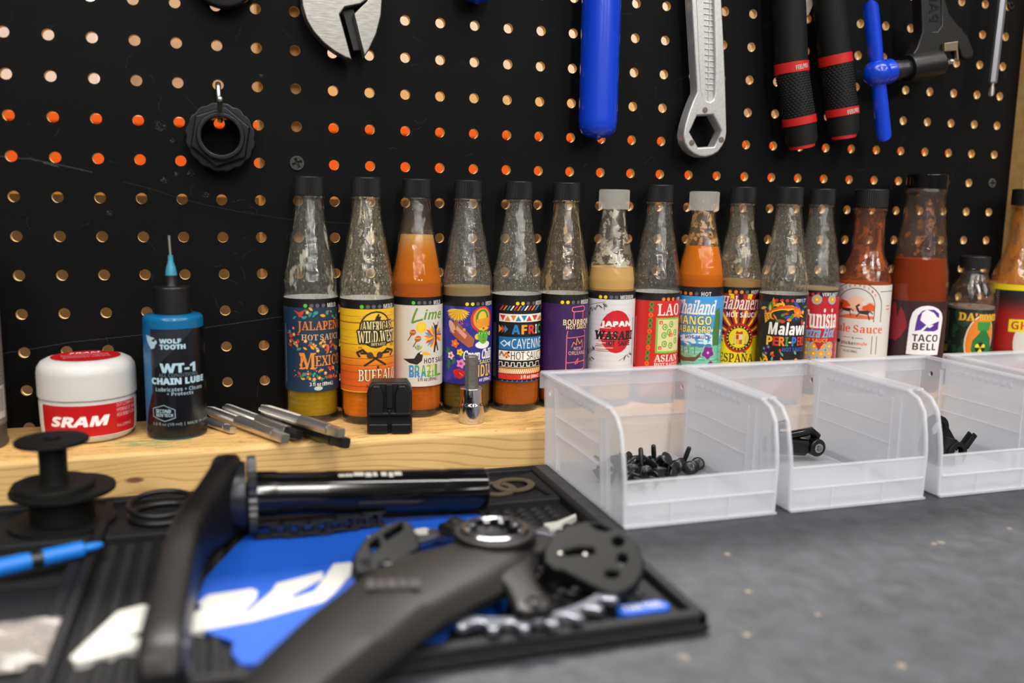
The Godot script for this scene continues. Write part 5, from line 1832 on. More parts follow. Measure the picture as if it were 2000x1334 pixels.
# ---------------------------------------------------------------- clear bins
func bins():
	var D := 0.1325
	var H := 0.0645
	var spots := [0.3303, 0.4374, 0.5465, 0.6700]
	var names := ["clear plastic bin holding a pile of black push rivets", "clear plastic bin holding one glossy black bracket", "clear plastic bin holding three matt black fittings", "empty clear plastic bin beyond the bin of black fittings"]
	var src: Node3D = null
	for i in 4:
		if i == 0:
			src = thing("parts_bin", names[0], "bin", Vector3(spots[0], 0, 0.0838), "clear stacking bins along the ledge")
			make_bin(src, D, H)
		else:
			var c := src.duplicate()
			c.name = numbered("parts_bin")
			add_child(c, true)
			c.position = Vector3(spots[i], 0, 0.0838)
			c.set_meta("label", names[i])
	# contents: push rivets
	var head := Geo.new()
	head.lathe(Transform3D.IDENTITY, mm2([0, 0, 4.3, 0, 4.6, 0.5, 4.3, 1.1, 2.8, 1.7, 0, 2.0]), 16)
	var stem := Geo.new()
	stem.lathe(Transform3D.IDENTITY, mm2([0, -12.6, 1.0, -12.4, 1.6, -11.4, 1.7, -6, 1.4, -1, 1.4, 0.2, 0, 0.2]), 10)
	var hm := head.mesh()
	var sm := stem.mesh()
	var rv := RandomNumberGenerator.new()
	rv.seed = 4
	var gm := mat(rgb(16, 17, 20), 0.28)
	var seen := [[1302, 884, 0], [1283, 897, 0], [1277, 912, 0], [1240, 905, 0], [1225, 903, 0], [1262, 925, 0], [1243, 926, 0], [1288, 926, 0], [1303, 917, 0], [1318, 908, 0], [1330, 921, 0], [1310, 900, 0], [1254, 900, 1], [1278, 890, 1], [1334, 908, 1], [1300, 890, 0], [1352, 924, 0], [1362, 926, 0], [1270, 905, 0], [1255, 910, 0], [1232, 915, 0], [1320, 925, 0], [1345, 928, 0], [1294, 906, 0]]
	var kinds := ["black push rivet lying low in the pile inside the clear bin", "black push rivet on top of the pile with its round head showing", "black push rivet standing stem up out of the bin pile"]
	for i in 60:
		var o := thing("push_rivet", kinds[0] if i >= seen.size() else kinds[1 + seen[i][2]], "rivet", Vector3.ZERO, "push rivets in the bin")
		part(hm, "head", gm, o)
		part(sm, "stem", gm, o)
		var p: Vector3
		if i < seen.size():
			p = Z(seen[i][0], seen[i][1], 0.132 + rv.randf_range(-0.012, 0.012))
			p.x = maxf(p.x, 0.3530)
			p.y = clampf(p.y - 0.004, 0.008, 0.024)
			if seen[i][2] == 0:
				o.basis = Basis.from_euler(Vector3(rv.randf_range(0.7, 1.5), rv.randf_range(-0.6, 0.5), rv.randf_range(-0.4, 0.4)))
			else:
				o.basis = Basis.from_euler(Vector3(PI + rv.randf_range(-0.4, 0.3), 0.3, rv.randf_range(-0.4, 0.3)))
		else:
			var q := Vector2.from_angle(rv.randf() * TAU) * sqrt(rv.randf())
			p = Vector3(0.378 + q.x * 0.024, 0.0075 + rv.randf() * 0.010 * (1.0 - q.length()), 0.138 + q.y * 0.03)
			o.basis = Basis.from_euler(Vector3(PI / 2 + rv.randf_range(-0.3, 0.3), rv.randf() * TAU, rv.randf_range(-0.4, 0.4)))
		o.position = p
	# glossy bracket
	var gl = M.black_gloss
	var t := thing("cable_bracket", "glossy black bracket with a metal threaded eye in the clear bin", "bracket", Z(1562, 886, 0.128))
	t.position.y = 0.0155
	var g := Geo.new()
	g.box(Transform3D(Basis(Vector3(0, 0, 1), -0.12), Vector3(-0.012, -0.0015, 0)), Vector3(0.036, 0.012, 0.012), 0.003)
	part(g, "body", gl, t)
	g = Geo.new()
	g.tube([Vector3(-0.024, 0.006, 0), Vector3(-0.012, 0.0052, 0), Vector3(-0.002, 0.0062, 0), Vector3(0.008, 0.0075, 0), Vector3(0.0135, 0.003, 0)], 0.0031, 10)
	g.tube([Vector3(-0.022, 0.002, 0), Vector3(-0.018, 0.012, -0.004), Vector3(-0.010, 0.0125, -0.004)], 0.0035, 10)
	part(g, "arm", gl, t)
	g = Geo.new()
	g.lathe(axis(Vector3(0.0095, -0.003, -0.006), Vector3(0.0095, -0.003, 0.01)), mm2([3.0, 0, 6.4, 0, 6.4, 13, 5.6, 14, 3.4, 14, 3.0, 13]), 24)
	part(g, "eye", gl, t)
	g = Geo.new()
	g.lathe(axis(Vector3(0.0095, -0.003, -0.006), Vector3(0.0095, -0.003, 0.01)), mm2([2.2, 1, 3.3, 1, 3.3, 14.4, 2.2, 14.4]), 20)
	part(g, "threaded_insert", M.bright, t)
	# three matt fittings
	var km = M.black_matt
	var f1 := thing("hanger_fitting", "matt black fitting with a round hole at its top, in the clear bin", "fitting", Z(1826, 858, 0.152))
	f1.position.y = 0.0178
	g = Geo.new()
	var o1 := []
	for k in 13:
		o1.append(Vector2(cos(PI * k / 12.0) * 0.0095, 0.008 + sin(PI * k / 12.0) * 0.0095))
	o1.append_array([Vector2(-0.013, -0.006), Vector2(-0.008, -0.013), Vector2(0.017, -0.014), Vector2(0.020, -0.006)])
	g.prism(Transform3D.IDENTITY, o1, -0.003, 0.003, 0.0008, [circle(Vector2(0, 0.008), 0.0052, 16)])
	part(g, "plate", km, f1)
	g = Geo.new()
	g.box(Transform3D(Basis(Vector3(0, 0, 1), -0.2), Vector3(0.004, -0.008, 0.004)), Vector3(0.022, 0.009, 0.006), 0.0015)
	part(g, "rib", km, f1)
	var f2 := thing("cable_stop", "short matt black tube between the two black fittings in the bin", "fitting", Z(1846, 868, 0.162))
	f2.position.y = 0.0108
	g = Geo.new()
	g.lathe(Transform3D(Basis(Vector3(0, 0, 1), -0.3), Vector3.ZERO), mm2([2.4, -6.5, 5.2, -6.5, 5.6, -6, 5.6, 10.4, 5.2, 11, 2.4, 11, 2.4, -6.5]), 22)
	part(g, "sleeve", km, f2)
	var f3 := thing("clamp_ring", "matt black ring fitting with a forked tab in the clear bin", "fitting", Z(1866, 874, 0.166))
	f3.position.y = 0.0110
	g = Geo.new()
	g.prism(Transform3D.IDENTITY, circle(Vector2.ZERO, 0.0085, 24), -0.003, 0.003, 0.0008, [circle(Vector2.ZERO, 0.0050, 20)])
	part(g, "ring", km, f3)
	g = Geo.new()
	for z in [-0.0022, 0.0022]:
		g.box(Transform3D(Basis(Vector3(0, 0, 1), 0.9), Vector3(0.0105, 0.0085, z)), Vector3(0.012, 0.0045, 0.0018), 0.0006)
	part(g, "fork", km, f3)
	g = Geo.new()
	g.lathe(axis(Vector3(0, 0, -0.002), Vector3(0, 0, 0.002)), mm2([0, 0, 2.0, 0, 2.0, 3.4, 0, 3.6]), 12)
	part(g, "pin", M.tap_steel, f3)

# an open fronted stacking bin; the node sits at its back corner on the bench, x across, z towards the front
func make_bin(t: Node3D, D: float, H: float):
	var W := 0.1066
	var bo := 0.0055       # the walls stand in from the rim at the foot
	var th := 0.0017
	var lip := 0.026
	# side walls
	for k in [-1, 1]:
		var g := Geo.new()
		var xb = W * 0.5 + k * (W * 0.5 - bo)
		var xt = W * 0.5 + k * (W * 0.5 - 0.0035)
		var lean := Basis(Vector3((xt - xb), H, 0).normalized().cross(Vector3(0, 0, 1)) * -1.0, Vector3((xt - xb), H, 0).normalized(), Vector3(0, 0, 1))
		lean.x = lean.y.cross(lean.z)
		var side := Transform3D(Basis(lean.z, lean.y, -lean.x), Vector3(xb, 0, 0))
		var prof := [Vector2(0.002, 0.001), Vector2(D, 0.001), Vector2(D, lip + 0.004), Vector2(D - 0.0015, 0.040), Vector2(D - 0.005, H - 0.010), Vector2(D - 0.011, H - 0.003), Vector2(D - 0.02, H), Vector2(0.002, H)]
		var hole := circle(Vector2(0.013, H - 0.0115), 0.0022, 14)
		g.prism(side, prof, -th * 0.5, th * 0.5, 0.0, [hole])
		part(g, "side_wall", M.bin, t)
		# stiffened front edge and stepped panels
		g = Geo.new()
		var along := []
		for p in [[D, 0.002], [D, lip + 0.004], [D - 0.0015, 0.040], [D - 0.005, H - 0.010], [D - 0.011, H - 0.003], [D - 0.02, H]]:
			along.append(side * Vector3(p[0] - 0.0012, p[1], 0))
		g.tube(along, 0.0015, 8)
		part(g, "front_edge", M.bin_edge, t)
		g = Geo.new()
		for b in [[0.026, 0.098, 0.040, 0.0012], [0.026, 0.100, 0.0275, 0.0012]]:
			g.box(side * Transform3D(Basis.IDENTITY, Vector3((b[0] + b[1]) * 0.5, b[2], 0)), Vector3(b[1] - b[0], b[3], 0.0034), 0.0004)
		for z in [0.024, 0.100, 0.108]:
			g.box(side * Transform3D(Basis(Vector3(0, 0, 1), 0.04), Vector3(z, H * 0.47, 0)), Vector3(0.0014, H * 0.86, 0.0032), 0.0004)
		part(g, "ribs", M.bin_edge, t)
		g = Geo.new()
		for j in 9:       # scalloped grip below the rim
			g.ball(side * Vector3(0.034 + j * 0.0066, H - 0.0062, 0), Vector3(0.0016, 0.0026, 0.0034), 5, 8)
		part(g, "grip_scallops", M.bin_edge, t)
		g = Geo.new()
		g.box(Transform3D(Basis.IDENTITY, Vector3(W * 0.5 + k * (W * 0.5 - 0.0028), H + 0.0006, (D - 0.02) * 0.5)), Vector3(0.0056, 0.0022, D - 0.02), 0.0008)
		part(g, "rim", M.bin_edge, t)
		# moulded maker's panel
		g = Geo.new()
		for rr in [[0.059 if k < 0 else 0.074, 0.0350, "S-12413"], [0.074 if k < 0 else 0.059, 0.0350, "ULINE"]]:
			var gl: Array = letters(rr[2], 1)
			var box: Rect2 = gl[1]
			var sc := 0.011 / box.size.x
			for i in range(0, gl[0].size(), 3):
				var v := []
				for q in 3:
					var p: Vector2 = (gl[0][i + q] - box.position) * sc
					v.append(side * Vector3(rr[0] + (p.x if k < 0 else 0.011 - p.x), rr[1] - 0.0015 + p.y * 0.9, (th * 0.5 + 0.0003) * -k))
				g.tri(v[0], v[1], v[2], side.basis.z, side.basis.z, side.basis.z)
		part(g, "raised_lettering", M.bin_edge, t)
	# back wall with turned rim
	var g := Geo.new()
	g.box(Transform3D(Basis.IDENTITY, Vector3(W * 0.5, H * 0.5, 0.002)), Vector3(W - bo * 2.0 + 0.002, H, th))
	part(g, "back_wall", M.bin, t)
	g = Geo.new()
	g.box(Transform3D(Basis.IDENTITY, Vector3(W * 0.5, H + 0.0006, 0.0035)), Vector3(W, 0.0022, 0.007), 0.0008)
	g.box(Transform3D(Basis.IDENTITY, Vector3(W * 0.5, H - 0.0050, 0.0008)), Vector3(W, 0.0112, 0.0016), 0.0006)
	part(g, "back_rim", M.bin_edge, t)
	# floor and low front
	g = Geo.new()
	g.box(Transform3D(Basis.IDENTITY, Vector3(W * 0.5, 0.0015, D * 0.5)), Vector3(W - bo * 2.0, 0.0018, D - 0.002), 0.0004)
	part(g, "base", M.bin, t)
	g = Geo.new()
	g.box(Transform3D(Basis.IDENTITY, Vector3(W * 0.5, lip * 0.5 + 0.001, D - 0.001)), Vector3(W - bo * 2.0, lip, th), 0.0004)
	part(g, "front_wall", M.bin, t)
	g = Geo.new()
	for x in [0.021, 0.060]:
		g.box(Transform3D(Basis.IDENTITY, Vector3(x, 0.0145, D - 0.0028)), Vector3(0.0045, 0.022, 0.0026), 0.0006)
	for x in [0.0335, 0.0705]:
		g.box(Transform3D(Basis.IDENTITY, Vector3(x, 0.0075, D + 0.0004)), Vector3(0.0012, 0.013, 0.0014), 0.0003)
	g.box(Transform3D(Basis.IDENTITY, Vector3(W * 0.5, 0.0142, D + 0.0004)), Vector3(W - bo * 2.2, 0.0011, 0.0014), 0.0003)
	g.box(Transform3D(Basis.IDENTITY, Vector3(W * 0.5, 0.0013, D + 0.0006)), Vector3(W - bo * 1.6, 0.0016, 0.0030), 0.0004)
	g.box(Transform3D(Basis.IDENTITY, Vector3(W * 0.5, lip + 0.001, D - 0.001)), Vector3(W - bo * 2.0, 0.0011, 0.0024), 0.0004)
	part(g, "front_ribs", M.bin_edge, t)

# ---------------------------------------------------------------- rubber tool mat
func flat_px(p: Array, y: float) -> Array:      # picture outline -> outline on a level plane, as (x, -z)
	var o := []
	for i in range(0, p.size(), 2):
		var q := Y(p[i], p[i + 1], y)
		o.append(Vector2(q.x, -q.z))
	return o

func tool_mat():
	var x0 := -0.075
	var x1 := 0.3185
	var z0 := 0.1150
	var z1 := 0.3385
	var t := thing("tool_mat", "black rubber tool mat with raised rim, trays and a blue and white emblem", "tool mat", Vector3.ZERO)
	var R: Material = M.rubber
	var g := Geo.new()
	g.box(Transform3D(Basis.IDENTITY, Vector3((x0 + x1) / 2, 0.0022, (z0 + z1) / 2)), Vector3(x1 - x0, 0.0036, z1 - z0), 0.0012)
	part(g, "base", R, t)
	var bx := func(gg: Geo, ax: float, bxx: float, y: float, az: float, bz: float, bev := 0.0012):
		gg.box(Transform3D(Basis.IDENTITY, Vector3((ax + bxx) / 2, (y + 0.001) / 2, (az + bz) / 2)), Vector3(bxx - ax, y - 0.001, bz - az), bev)
	g = Geo.new()
	bx.call(g, x0, x1, 0.0095, z0, z0 + 0.006, 0.0018)
	bx.call(g, x0, x1, 0.0095, z1 - 0.0065, z1, 0.0018)
	bx.call(g, x0, x0 + 0.006, 0.0095, z0, z1, 0.0018)
	bx.call(g, x1 - 0.006, x1, 0.0095, z0, z1, 0.0018)
	part(g, "rim", R, t)
	g = Geo.new()     # step low on the front edge
	bx.call(g, x0, x1, 0.0045, z1 - 0.003, z1 + 0.0012, 0.0008)
	part(g, "front_step", R, t)
	# parts trays along the back
	g = Geo.new()
	bx.call(g, 0.0645, x1 - 0.006, 0.0088, 0.1725, 0.1780, 0.0018)
	bx.call(g, x0 + 0.006, 0.0590, 0.0088, 0.1725, 0.1780, 0.0018)
	bx.call(g, 0.0585, 0.0645, 0.0092, z0 + 0.004, z1 - 0.004, 0.0018)
	part(g, "tray_dividers", R, t)
	g = Geo.new()
	bx.call(g, 0.0640, x1 - 0.006, 0.0058, z0 + 0.005, 0.173, 0.001)
	bx.call(g, x0 + 0.006, 0.0590, 0.0058, z0 + 0.005, 0.173, 0.001)
	part(g, "tray_floors", R, t)
	g = Geo.new()     # sloped inner end of the tray
	g.prism(lie().translated(Vector3(0, 0.0, 0)), [Vector2(x1 - 0.018, -0.128), Vector2(x1 - 0.005, -0.122), Vector2(x1 - 0.005, -0.171), Vector2(x1 - 0.010, -0.171)], 0.004, 0.0078, 0.0015)
	part(g, "tray_slope", R, t)
	# narrow slots at the side
	g = Geo.new()
	for z in [0.2245, 0.2290, 0.2640, 0.2685, 0.300]:
		bx.call(g, x0 + 0.006, 0.0535, 0.0085, z, z + 0.0022, 0.0008)
	bx.call(g, 0.0525, 0.0590, 0.0085, 0.178, z1 - 0.006, 0.0012)
	bx.call(g, x0 + 0.006, 0.0535, 0.0066, 0.231, 0.264, 0.0008)
	bx.call(g, x0 + 0.006, 0.0535, 0.0066, 0.2705, 0.300, 0.0008)
	part(g, "slot_bars", R, t)
	# nubs of the work surface
	var nub := Geo.new()
	var pitch := 0.0083
	var row := 0
	var z := 0.1830
	while z < z1 - 0.0095:
		var x := 0.0695
		while x < x1 - 0.009:
			nub.ball(Vector3(x, 0.0032, z), Vector3(0.0039, 0.0028, 0.0031), 4, 12, true)
			x += pitch
		z += 0.0064
		row += 1
	part(nub, "surface_nubs", R, t).set_meta("kind", "stuff")
	# emblem
	var blue := Geo.new()
	blue.prism(lie(), flat_px([384, 1170, 400, 1128, 440, 1085, 478, 1046, 540, 1020, 930, 1003, 975, 1020, 1010, 1090, 985, 1190, 950, 1216, 880, 1222, 862, 1262, 800, 1275, 742, 1272, 735, 1252, 640, 1270, 520, 1296, 470, 1296, 452, 1276, 455, 1252, 396, 1232], 0.0066), 0.003, 0.0066, 0.0004)
	part(blue, "emblem_field", M.blue_print, t)
	var w := Geo.new()
	var sc := func(p: Array, f: float, ox: float, oy: float):
		var o := []
		for i in range(0, p.size(), 2):
			o.append(ox + p[i] * f); o.append(oy + p[i + 1] * f)
		return o
	w.prism(lie(), flat_px(sc.call([485, 1150, 520, 1188, 560, 1184, 1000, 1075, 1006, 1012, 880, 1012, 1026, 950, 1020, 905, 1056, 845, 1050, 790, 985, 785, 820, 830, 790, 855], 0.2805, 0.0, 960.0), 0.0072), 0.003, 0.0072, 0.0003)
	part(w, "emblem_letter", M.white_print, t)
	w = Geo.new()
	w.prism(lie(), flat_px(sc.call([935, 1062, 965, 1076, 1290, 1015, 1640, 920, 1700, 872, 1786, 778, 1784, 720, 1690, 728, 1655, 780, 1592, 866, 1476, 906, 1492, 880, 1556, 846, 1640, 800, 1636, 766, 1400, 828, 1375, 868, 1252, 972, 1222, 984, 1300, 905, 1308, 866, 1280, 852, 1052, 886, 1002, 926, 1024, 950, 950, 1000], 0.38525, 0.0, 820.0), 0.0072), 0.003, 0.0072, 0.0003)
	part(w, "emblem_letter", M.white_print, t)
	w = Geo.new()
	w.prism(lie(), flat_px([1062, 1022, 1088, 1018, 1124, 1003, 1126, 1008, 1100, 1020, 1092, 1030, 1066, 1036], 0.0072), 0.003, 0.0072, 0.0002)
	part(w, "emblem_letter", M.white_print, t)
	w = Geo.new()
	w.prism(lie(), flat_px([716, 1046, 790, 1036, 830, 1030, 860, 1038, 810, 1050, 726, 1058], 0.0072), 0.003, 0.0072, 0.0002)
	part(w, "emblem_letter", M.white_print, t)
	# small blue badge near the corner
	var bc := Y(1256, 1184, 0.0085)
	var badge := Geo.new()
	var pill := []
	for k in 20:
		var a := TAU * k / 20
		pill.append(Vector2(bc.x, -bc.z) + Vector2(signf(cos(a)) * 0.0075 + cos(a) * 0.0048, sin(a) * 0.0048))
	badge.prism(lie(), pill, 0.003, 0.0085, 0.0008)
	var bp := part(badge, "badge", M.blue_print, t)
	var tx := Geo.new()
	var gl: Array = letters("PARK TOOL", 1)
	var box: Rect2 = gl[1]
	for i in range(0, gl[0].size(), 3):
		var v := []
		for q in 3:
			var p: Vector2 = (gl[0][i + q] - box.position) / box.size
			v.append(Vector3(bc.x - 0.009 + p.x * 0.018, 0.0087, bc.z + 0.0026 - p.y * 0.0052))
		tx.tri(v[0], v[1], v[2], Vector3.UP, Vector3.UP, Vector3.UP)
	part(tx, "lettering", M.white_print, bp)

# ---------------------------------------------------------------- things on the mat
func mat_things():
	# --- spool
	var t := thing("cable_spool", "black printed plastic spool standing on the mat tray", "spool", Vector3(0.0408, 0.0058, 0.1420))
	var g := Geo.new()
	g.lathe(Transform3D.IDENTITY, mm2([0, 0, 26.0, 0, 26.6, 0.4, 26.6, 2.2, 26.0, 2.6, 16, 2.6, 16, 10, 17, 18, 0, 18]), 48)
	part(g, "base_flange", M.black_matt, t)
	g = Geo.new()
	g.lathe(Transform3D(Basis.IDENTITY, Vector3(0.001, 0, 0)), mm2([0, 17.4, 25.4, 17.4, 26.0, 17.8, 26.0, 19.6, 25.4, 20.0, 0, 20.0]), 48)
	part(g, "middle_flange", M.black_matt, t)
	g = Geo.new()
	g.lathe(Transform3D(Basis.IDENTITY, Vector3(-0.0035, 0, 0)), mm2([0, 20.0, 20.4, 20.0, 20.4, 22.4, 19.8, 22.9, 0, 22.9]), 14)
	part(g, "knurled_flange", M.black_matt, t)
	g = Geo.new()
	g.lathe(Transform3D(Basis.IDENTITY, Vector3(-0.003, 0, 0)), mm2([7.6, 22.6, 7.0, 24, 6.8, 32, 7.2, 44.4]), 14)
	part(g, "column", M.black_matt, t)
	g = Geo.new()
	g.prism(lie().translated(Vector3(-0.003, 0.0, 0)), circle(Vector2.ZERO, 0.0181, 44), 0.0442, 0.0466, 0.0006, [circle(Vector2.ZERO, 0.0042, 16)])
	part(g, "top_flange", M.black_matt, t)
	# --- rubber rings in the tray
	for k in [[Vector3(0.0915, 0.0078, 0.1465), 0.0170, 0.0017, 0.0, "large black rubber ring lying underneath in the mat tray"], [Vector3(0.0905, 0.0122, 0.1425), 0.0168, 0.0015, 0.10, "black rubber ring propped on top of another ring"]]:
		var pts := []
		for i in 40:
			var a := TAU * i / 40
			pts.append(Vector3(cos(a) * k[1], sin(a) * k[1] * sin(k[3]) * -1.0, sin(a) * k[1]))
		g = Geo.new()
		g.tube(pts, k[2], 10, false, true)
		whole(g, "rubber_ring", M.black, k[4], "ring", k[0], "rubber rings in the tray")
	# --- bronze washers
	for k in [[Vector3(0.2805, 0.0066, 0.1480), 0.0, "brown flat washer lying half under the axle end"], [Vector3(0.2930, 0.0076, 0.1460), 0.035, "brown flat washer lying over the other washer by the tray corner"]]:
		g = Geo.new()
		g.prism(lie(), circle(Vector2.ZERO, 0.0130, 40), -0.0006, 0.0006, 0.0002, [circle(Vector2.ZERO, 0.0086, 32)])
		var o := whole(g, "flat_washer", M.washer, k[2], "washer", k[0], "flat washers in the tray")
		o.rotation.z = k[1]
	# --- blue pen
	var p0 := Y(202, 1063, 0.0128)
	var p1 := Y(-60, 1122, 0.0128)
	var L := (p1 - p0).length()
	var bluem := mat(rgb(24, 118, 214), 0.35)
	t = thing("blue_pen", "blue pen shaped pick lying across the mat", "pen", p0, "", axis(Vector3.ZERO, p1 - p0).basis)
	g = Geo.new()
	g.lathe(Transform3D.IDENTITY, mm2([0, 0, 0.9, 0.2, 1.6, 1.6, 2.2, 5.6, 2.2, 9.4, 0, 9.4]), 18)
	part(g, "tip", bluem, t)
	g = Geo.new()
	g.lathe(Transform3D.IDENTITY, mm2([0, 8.8, 3.2, 8.9, 3.9, 9.8, 4.0, 27.0, 0, 27.2]), 22)
	part(g, "grip", bluem, t)
	g = Geo.new()
	g.lathe(Transform3D.IDENTITY, mm2([0, 26.8, 3.5, 26.9, 3.5, 32.2, 0, 32.3]), 22)
	part(g, "collar", M.dark_steel, t)
	g = Geo.new()
	g.lathe(Transform3D.IDENTITY, [Vector2(0, 0.032), Vector2(0.0039, 0.0322), Vector2(0.0042, 0.036), Vector2(0.0042, L), Vector2(0, L)], 22)
	part(g, "barrel", bluem, t)
	# --- crumpled clear bag
	g = Geo.new()
	var nz := FastNoiseLite.new()
	nz.seed = 9
	nz.frequency = 60.0
	var grid := []
	for i in 15:
		var r := []
		for j in 15:
			var x := -0.034 + i * 0.0048
			var z := -0.020 + j * 0.0030
			var e: float = minf(minf(i, 14 - i), minf(j, 14 - j)) / 5.0
			r.append(Vector3(x, 0.0006 + minf(e, 1.0) * (0.005 + absf(nz.get_noise_2d(x, z)) * 0.010), z))
		grid.append(r)
	for i in 14:
		for j in 14:
			var a: Vector3 = grid[i][j]
			var b: Vector3 = grid[i + 1][j]
			var c: Vector3 = grid[i + 1][j + 1]
			var d: Vector3 = grid[i][j + 1]
			var n1 := (c - a).cross(b - a).normalized()
			var n2 := (d - a).cross(c - a).normalized()
			g.tri(a, b, c, n1 * signf(n1.y), n1 * signf(n1.y), n1 * signf(n1.y))
			g.tri(a, c, d, n2 * signf(n2.y), n2 * signf(n2.y), n2 * signf(n2.y))
	var bag := mat(rgb(200, 190, 184, 0.4), 0.2)
	bag.transparency = BaseMaterial3D.TRANSPARENCY_ALPHA
	t = thing("plastic_bag", "crumpled clear plastic bag of small parts lying in a mat slot", "bag", Vector3(0.030, 0.0066, 0.2860))
	part(g, "film", bag, t)
	g = Geo.new()
	for i in 7:
		g.box(Transform3D(Basis(Vector3.UP, i * 0.9), Vector3(-0.022 + i * 0.006, 0.0022, 0.003 * (i % 3) - 0.004)), Vector3(0.009, 0.003, 0.005), 0.0008)
	part(g, "contents", mat(rgb(120, 104, 94), 0.4, 0.4), t)
	cranks()

func cranks():
	var cm: Material = M.carbon
	# --- crank with axle, lying with the arm towards the bench edge
	var a0 := Vector3(0.1390, 0.0272, 0.1850)
	var a1 := Vector3(0.2635, 0.0192, 0.1835)
	var ax := (a1 - a0).normalized()
	var t := thing("crank_axle_arm", "black bicycle crank arm with a glossy axle lying across the mat", "crank", Vector3.ZERO)
	var g := Geo.new()
	var L := (a1 - a0).length()
	g.lathe(axis(a0, a1), [Vector2(0, -0.004), Vector2(0.0118, -0.004), Vector2(0.0118, L * 0.08), Vector2(0.0113, L * 0.09), Vector2(0.0113, L * 0.28), Vector2(0.0116, L * 0.30), Vector2(0.0116, L * 0.78), Vector2(0.0113, L * 0.80), Vector2(0.0118, L * 0.83), Vector2(0.0118, L - 0.001), Vector2(0.0108, L), Vector2(0.0082, L), Vector2(0.0080, L - 0.012), Vector2(0, L - 0.012)], 40)
	part(g, "axle", M.black_gloss, t)
	var lt := Geo.new()
	var upv := Vector3(0, 1, 0)
	upv = (upv - ax * upv.dot(ax)).normalized()
	var sdv := ax.cross(upv)
	if sdv.z < 0.0: sdv = -sdv
	for q in [[0.0, 0.10, 0.0, 0.5], [0.11, 0.05, 0.0, 0.6], [0.17, 0.05, 0.0, 0.6], [0.24, 0.16, 0.1, 0.9], [0.42, 0.10, -0.1, 1.0], [0.54, 0.07, 0.0, 1.0], [0.67, 0.09, 0.0, 1.0], [0.79, 0.07, -0.2, 1.1], [0.88, 0.12, 0.1, 0.9]]:
		for k in 3:
			var v := []
			var ns := []
			for e in [[0, 0], [1, 0], [1, 1], [0, 1]]:
				var an: float = 0.50 - (q[2] + q[3] * (k + e[1]) / 3.0) * 0.30
				var o: Vector3 = upv * cos(an) + sdv * sin(an)
				v.append(a0 + ax * (L * 0.335 + (q[0] + e[0] * q[1]) * 0.034) + o * 0.01172)
				ns.append(o)
			lt.quadn(v[0], v[1], v[2], v[3], ns[0], ns[1], ns[2], ns[3])
	part(lt, "printed_lettering", mat(rgb(190, 186, 180), 0.5), t)
	# toothed preload ring and collar
	g = Geo.new()
	var teeth := []
	for k in 64:
		teeth.append(Vector2.from_angle(TAU * k / 64) * (0.0200 if k % 2 else 0.0186))
	var ring_xf := Transform3D(Basis(Vector3(0, 0, -1), Vector3(0, 1, 0), Vector3(1, 0, 0)), Vector3(0.1375, 0.0272, 0.1850))
	g.prism(ring_xf, teeth, -0.0022, 0.0022, 0.0004, [circle(Vector2.ZERO, 0.0117, 32)])
	part(g, "preload_ring", M.dark_steel, t)
	g = Geo.new()
	g.lathe(axis(Vector3(0.1240, 0.0272, 0.1850), Vector3(0.1350, 0.0272, 0.1850)), mm2([0, 0, 16.8, 0, 17.6, 1.2, 17.6, 9.4, 16.8, 10.6, 0, 10.6]), 40)
	part(g, "collar", M.anodised, t)
	# the arm, swept from the boss to the pedal end
	g = Geo.new()
	var path := [[0.1255, 0.0272, 0.1650, 0.0050, 0.0120], [0.1255, 0.0272, 0.1690, 0.0075, 0.0180], [0.1250, 0.0278, 0.1800, 0.0078, 0.0198], [0.1235, 0.0276, 0.1930, 0.0078, 0.0194], [0.1175, 0.0250, 0.2060, 0.0076, 0.0166], [0.1105, 0.0224, 0.2200, 0.0074, 0.0142], [0.1062, 0.0212, 0.2420, 0.0073, 0.0130], [0.1045, 0.0208, 0.2800, 0.0072, 0.0124], [0.1035, 0.0206, 0.3150, 0.0074, 0.0124], [0.1030, 0.0208, 0.3360, 0.0078, 0.0128], [0.1030, 0.0208, 0.3480, 0.0078, 0.0118], [0.1030, 0.0208, 0.3555, 0.0072, 0.0086], [0.1030, 0.0208, 0.3585, 0.0056, 0.0040]]
	var rings := []
	for q in path:
		var ring := []
		for k in 20:
			var an := TAU * k / 20
			var cx := cos(an)
			var sy := sin(an)
			ring.append(Vector3(q[0] + signf(cx) * pow(absf(cx), 0.4) * q[3], q[1] + signf(sy) * pow(absf(sy), 0.4) * q[4], q[2]))
		rings.append(ring)
	g.loft(rings, true, 0.7)
	part(g, "arm", cm, t)
	g = Geo.new()
	g.lathe(axis(Vector3(0.1098, 0.0192, 0.3430), Vector3(0.1125, 0.0192, 0.3430)), mm2([0, 0, 9.5, 0, 9.5, 1.4, 8.5, 2.0, 4.4, 2.0, 4.2, 0.6, 0, 0.6]), 24)
	part(g, "pedal_eye", M.dark_steel, t)
	# --- short length of chain under the axle
	t = thing("chain_piece", "short length of black bicycle chain under the axle", "chain", Vector3.ZERO)
	for i in 9:
		var f := i / 8.0
		var p := Vector3(lerpf(0.1440, 0.1990, f), 0.0112, 0.1955 + sin(f * 4.0) * 0.0028)
		g = Geo.new()
		var o := []
		for k in 18:
			var a := TAU * k / 18
			o.append(Vector2(signf(cos(a)) * 0.0032 + cos(a) * 0.0036, sin(a) * (0.0036 - 0.0008 * absf(sin(a)))))
		var ly := 0.0022 if i % 2 else 0.0034
		for s in [-1, 1]:
			g.prism(lie().translated(p), o, s * ly - 0.0005, s * ly + 0.0005, 0.0002)
		g.lathe(Transform3D(Basis.IDENTITY, p + Vector3(0.0033, -ly, 0)), [Vector2(0, 0), Vector2(0.0018, 0), Vector2(0.0018, ly * 2.0), Vector2(0, ly * 2.0)], 10)
		part(g, "link", M.anodised, t)
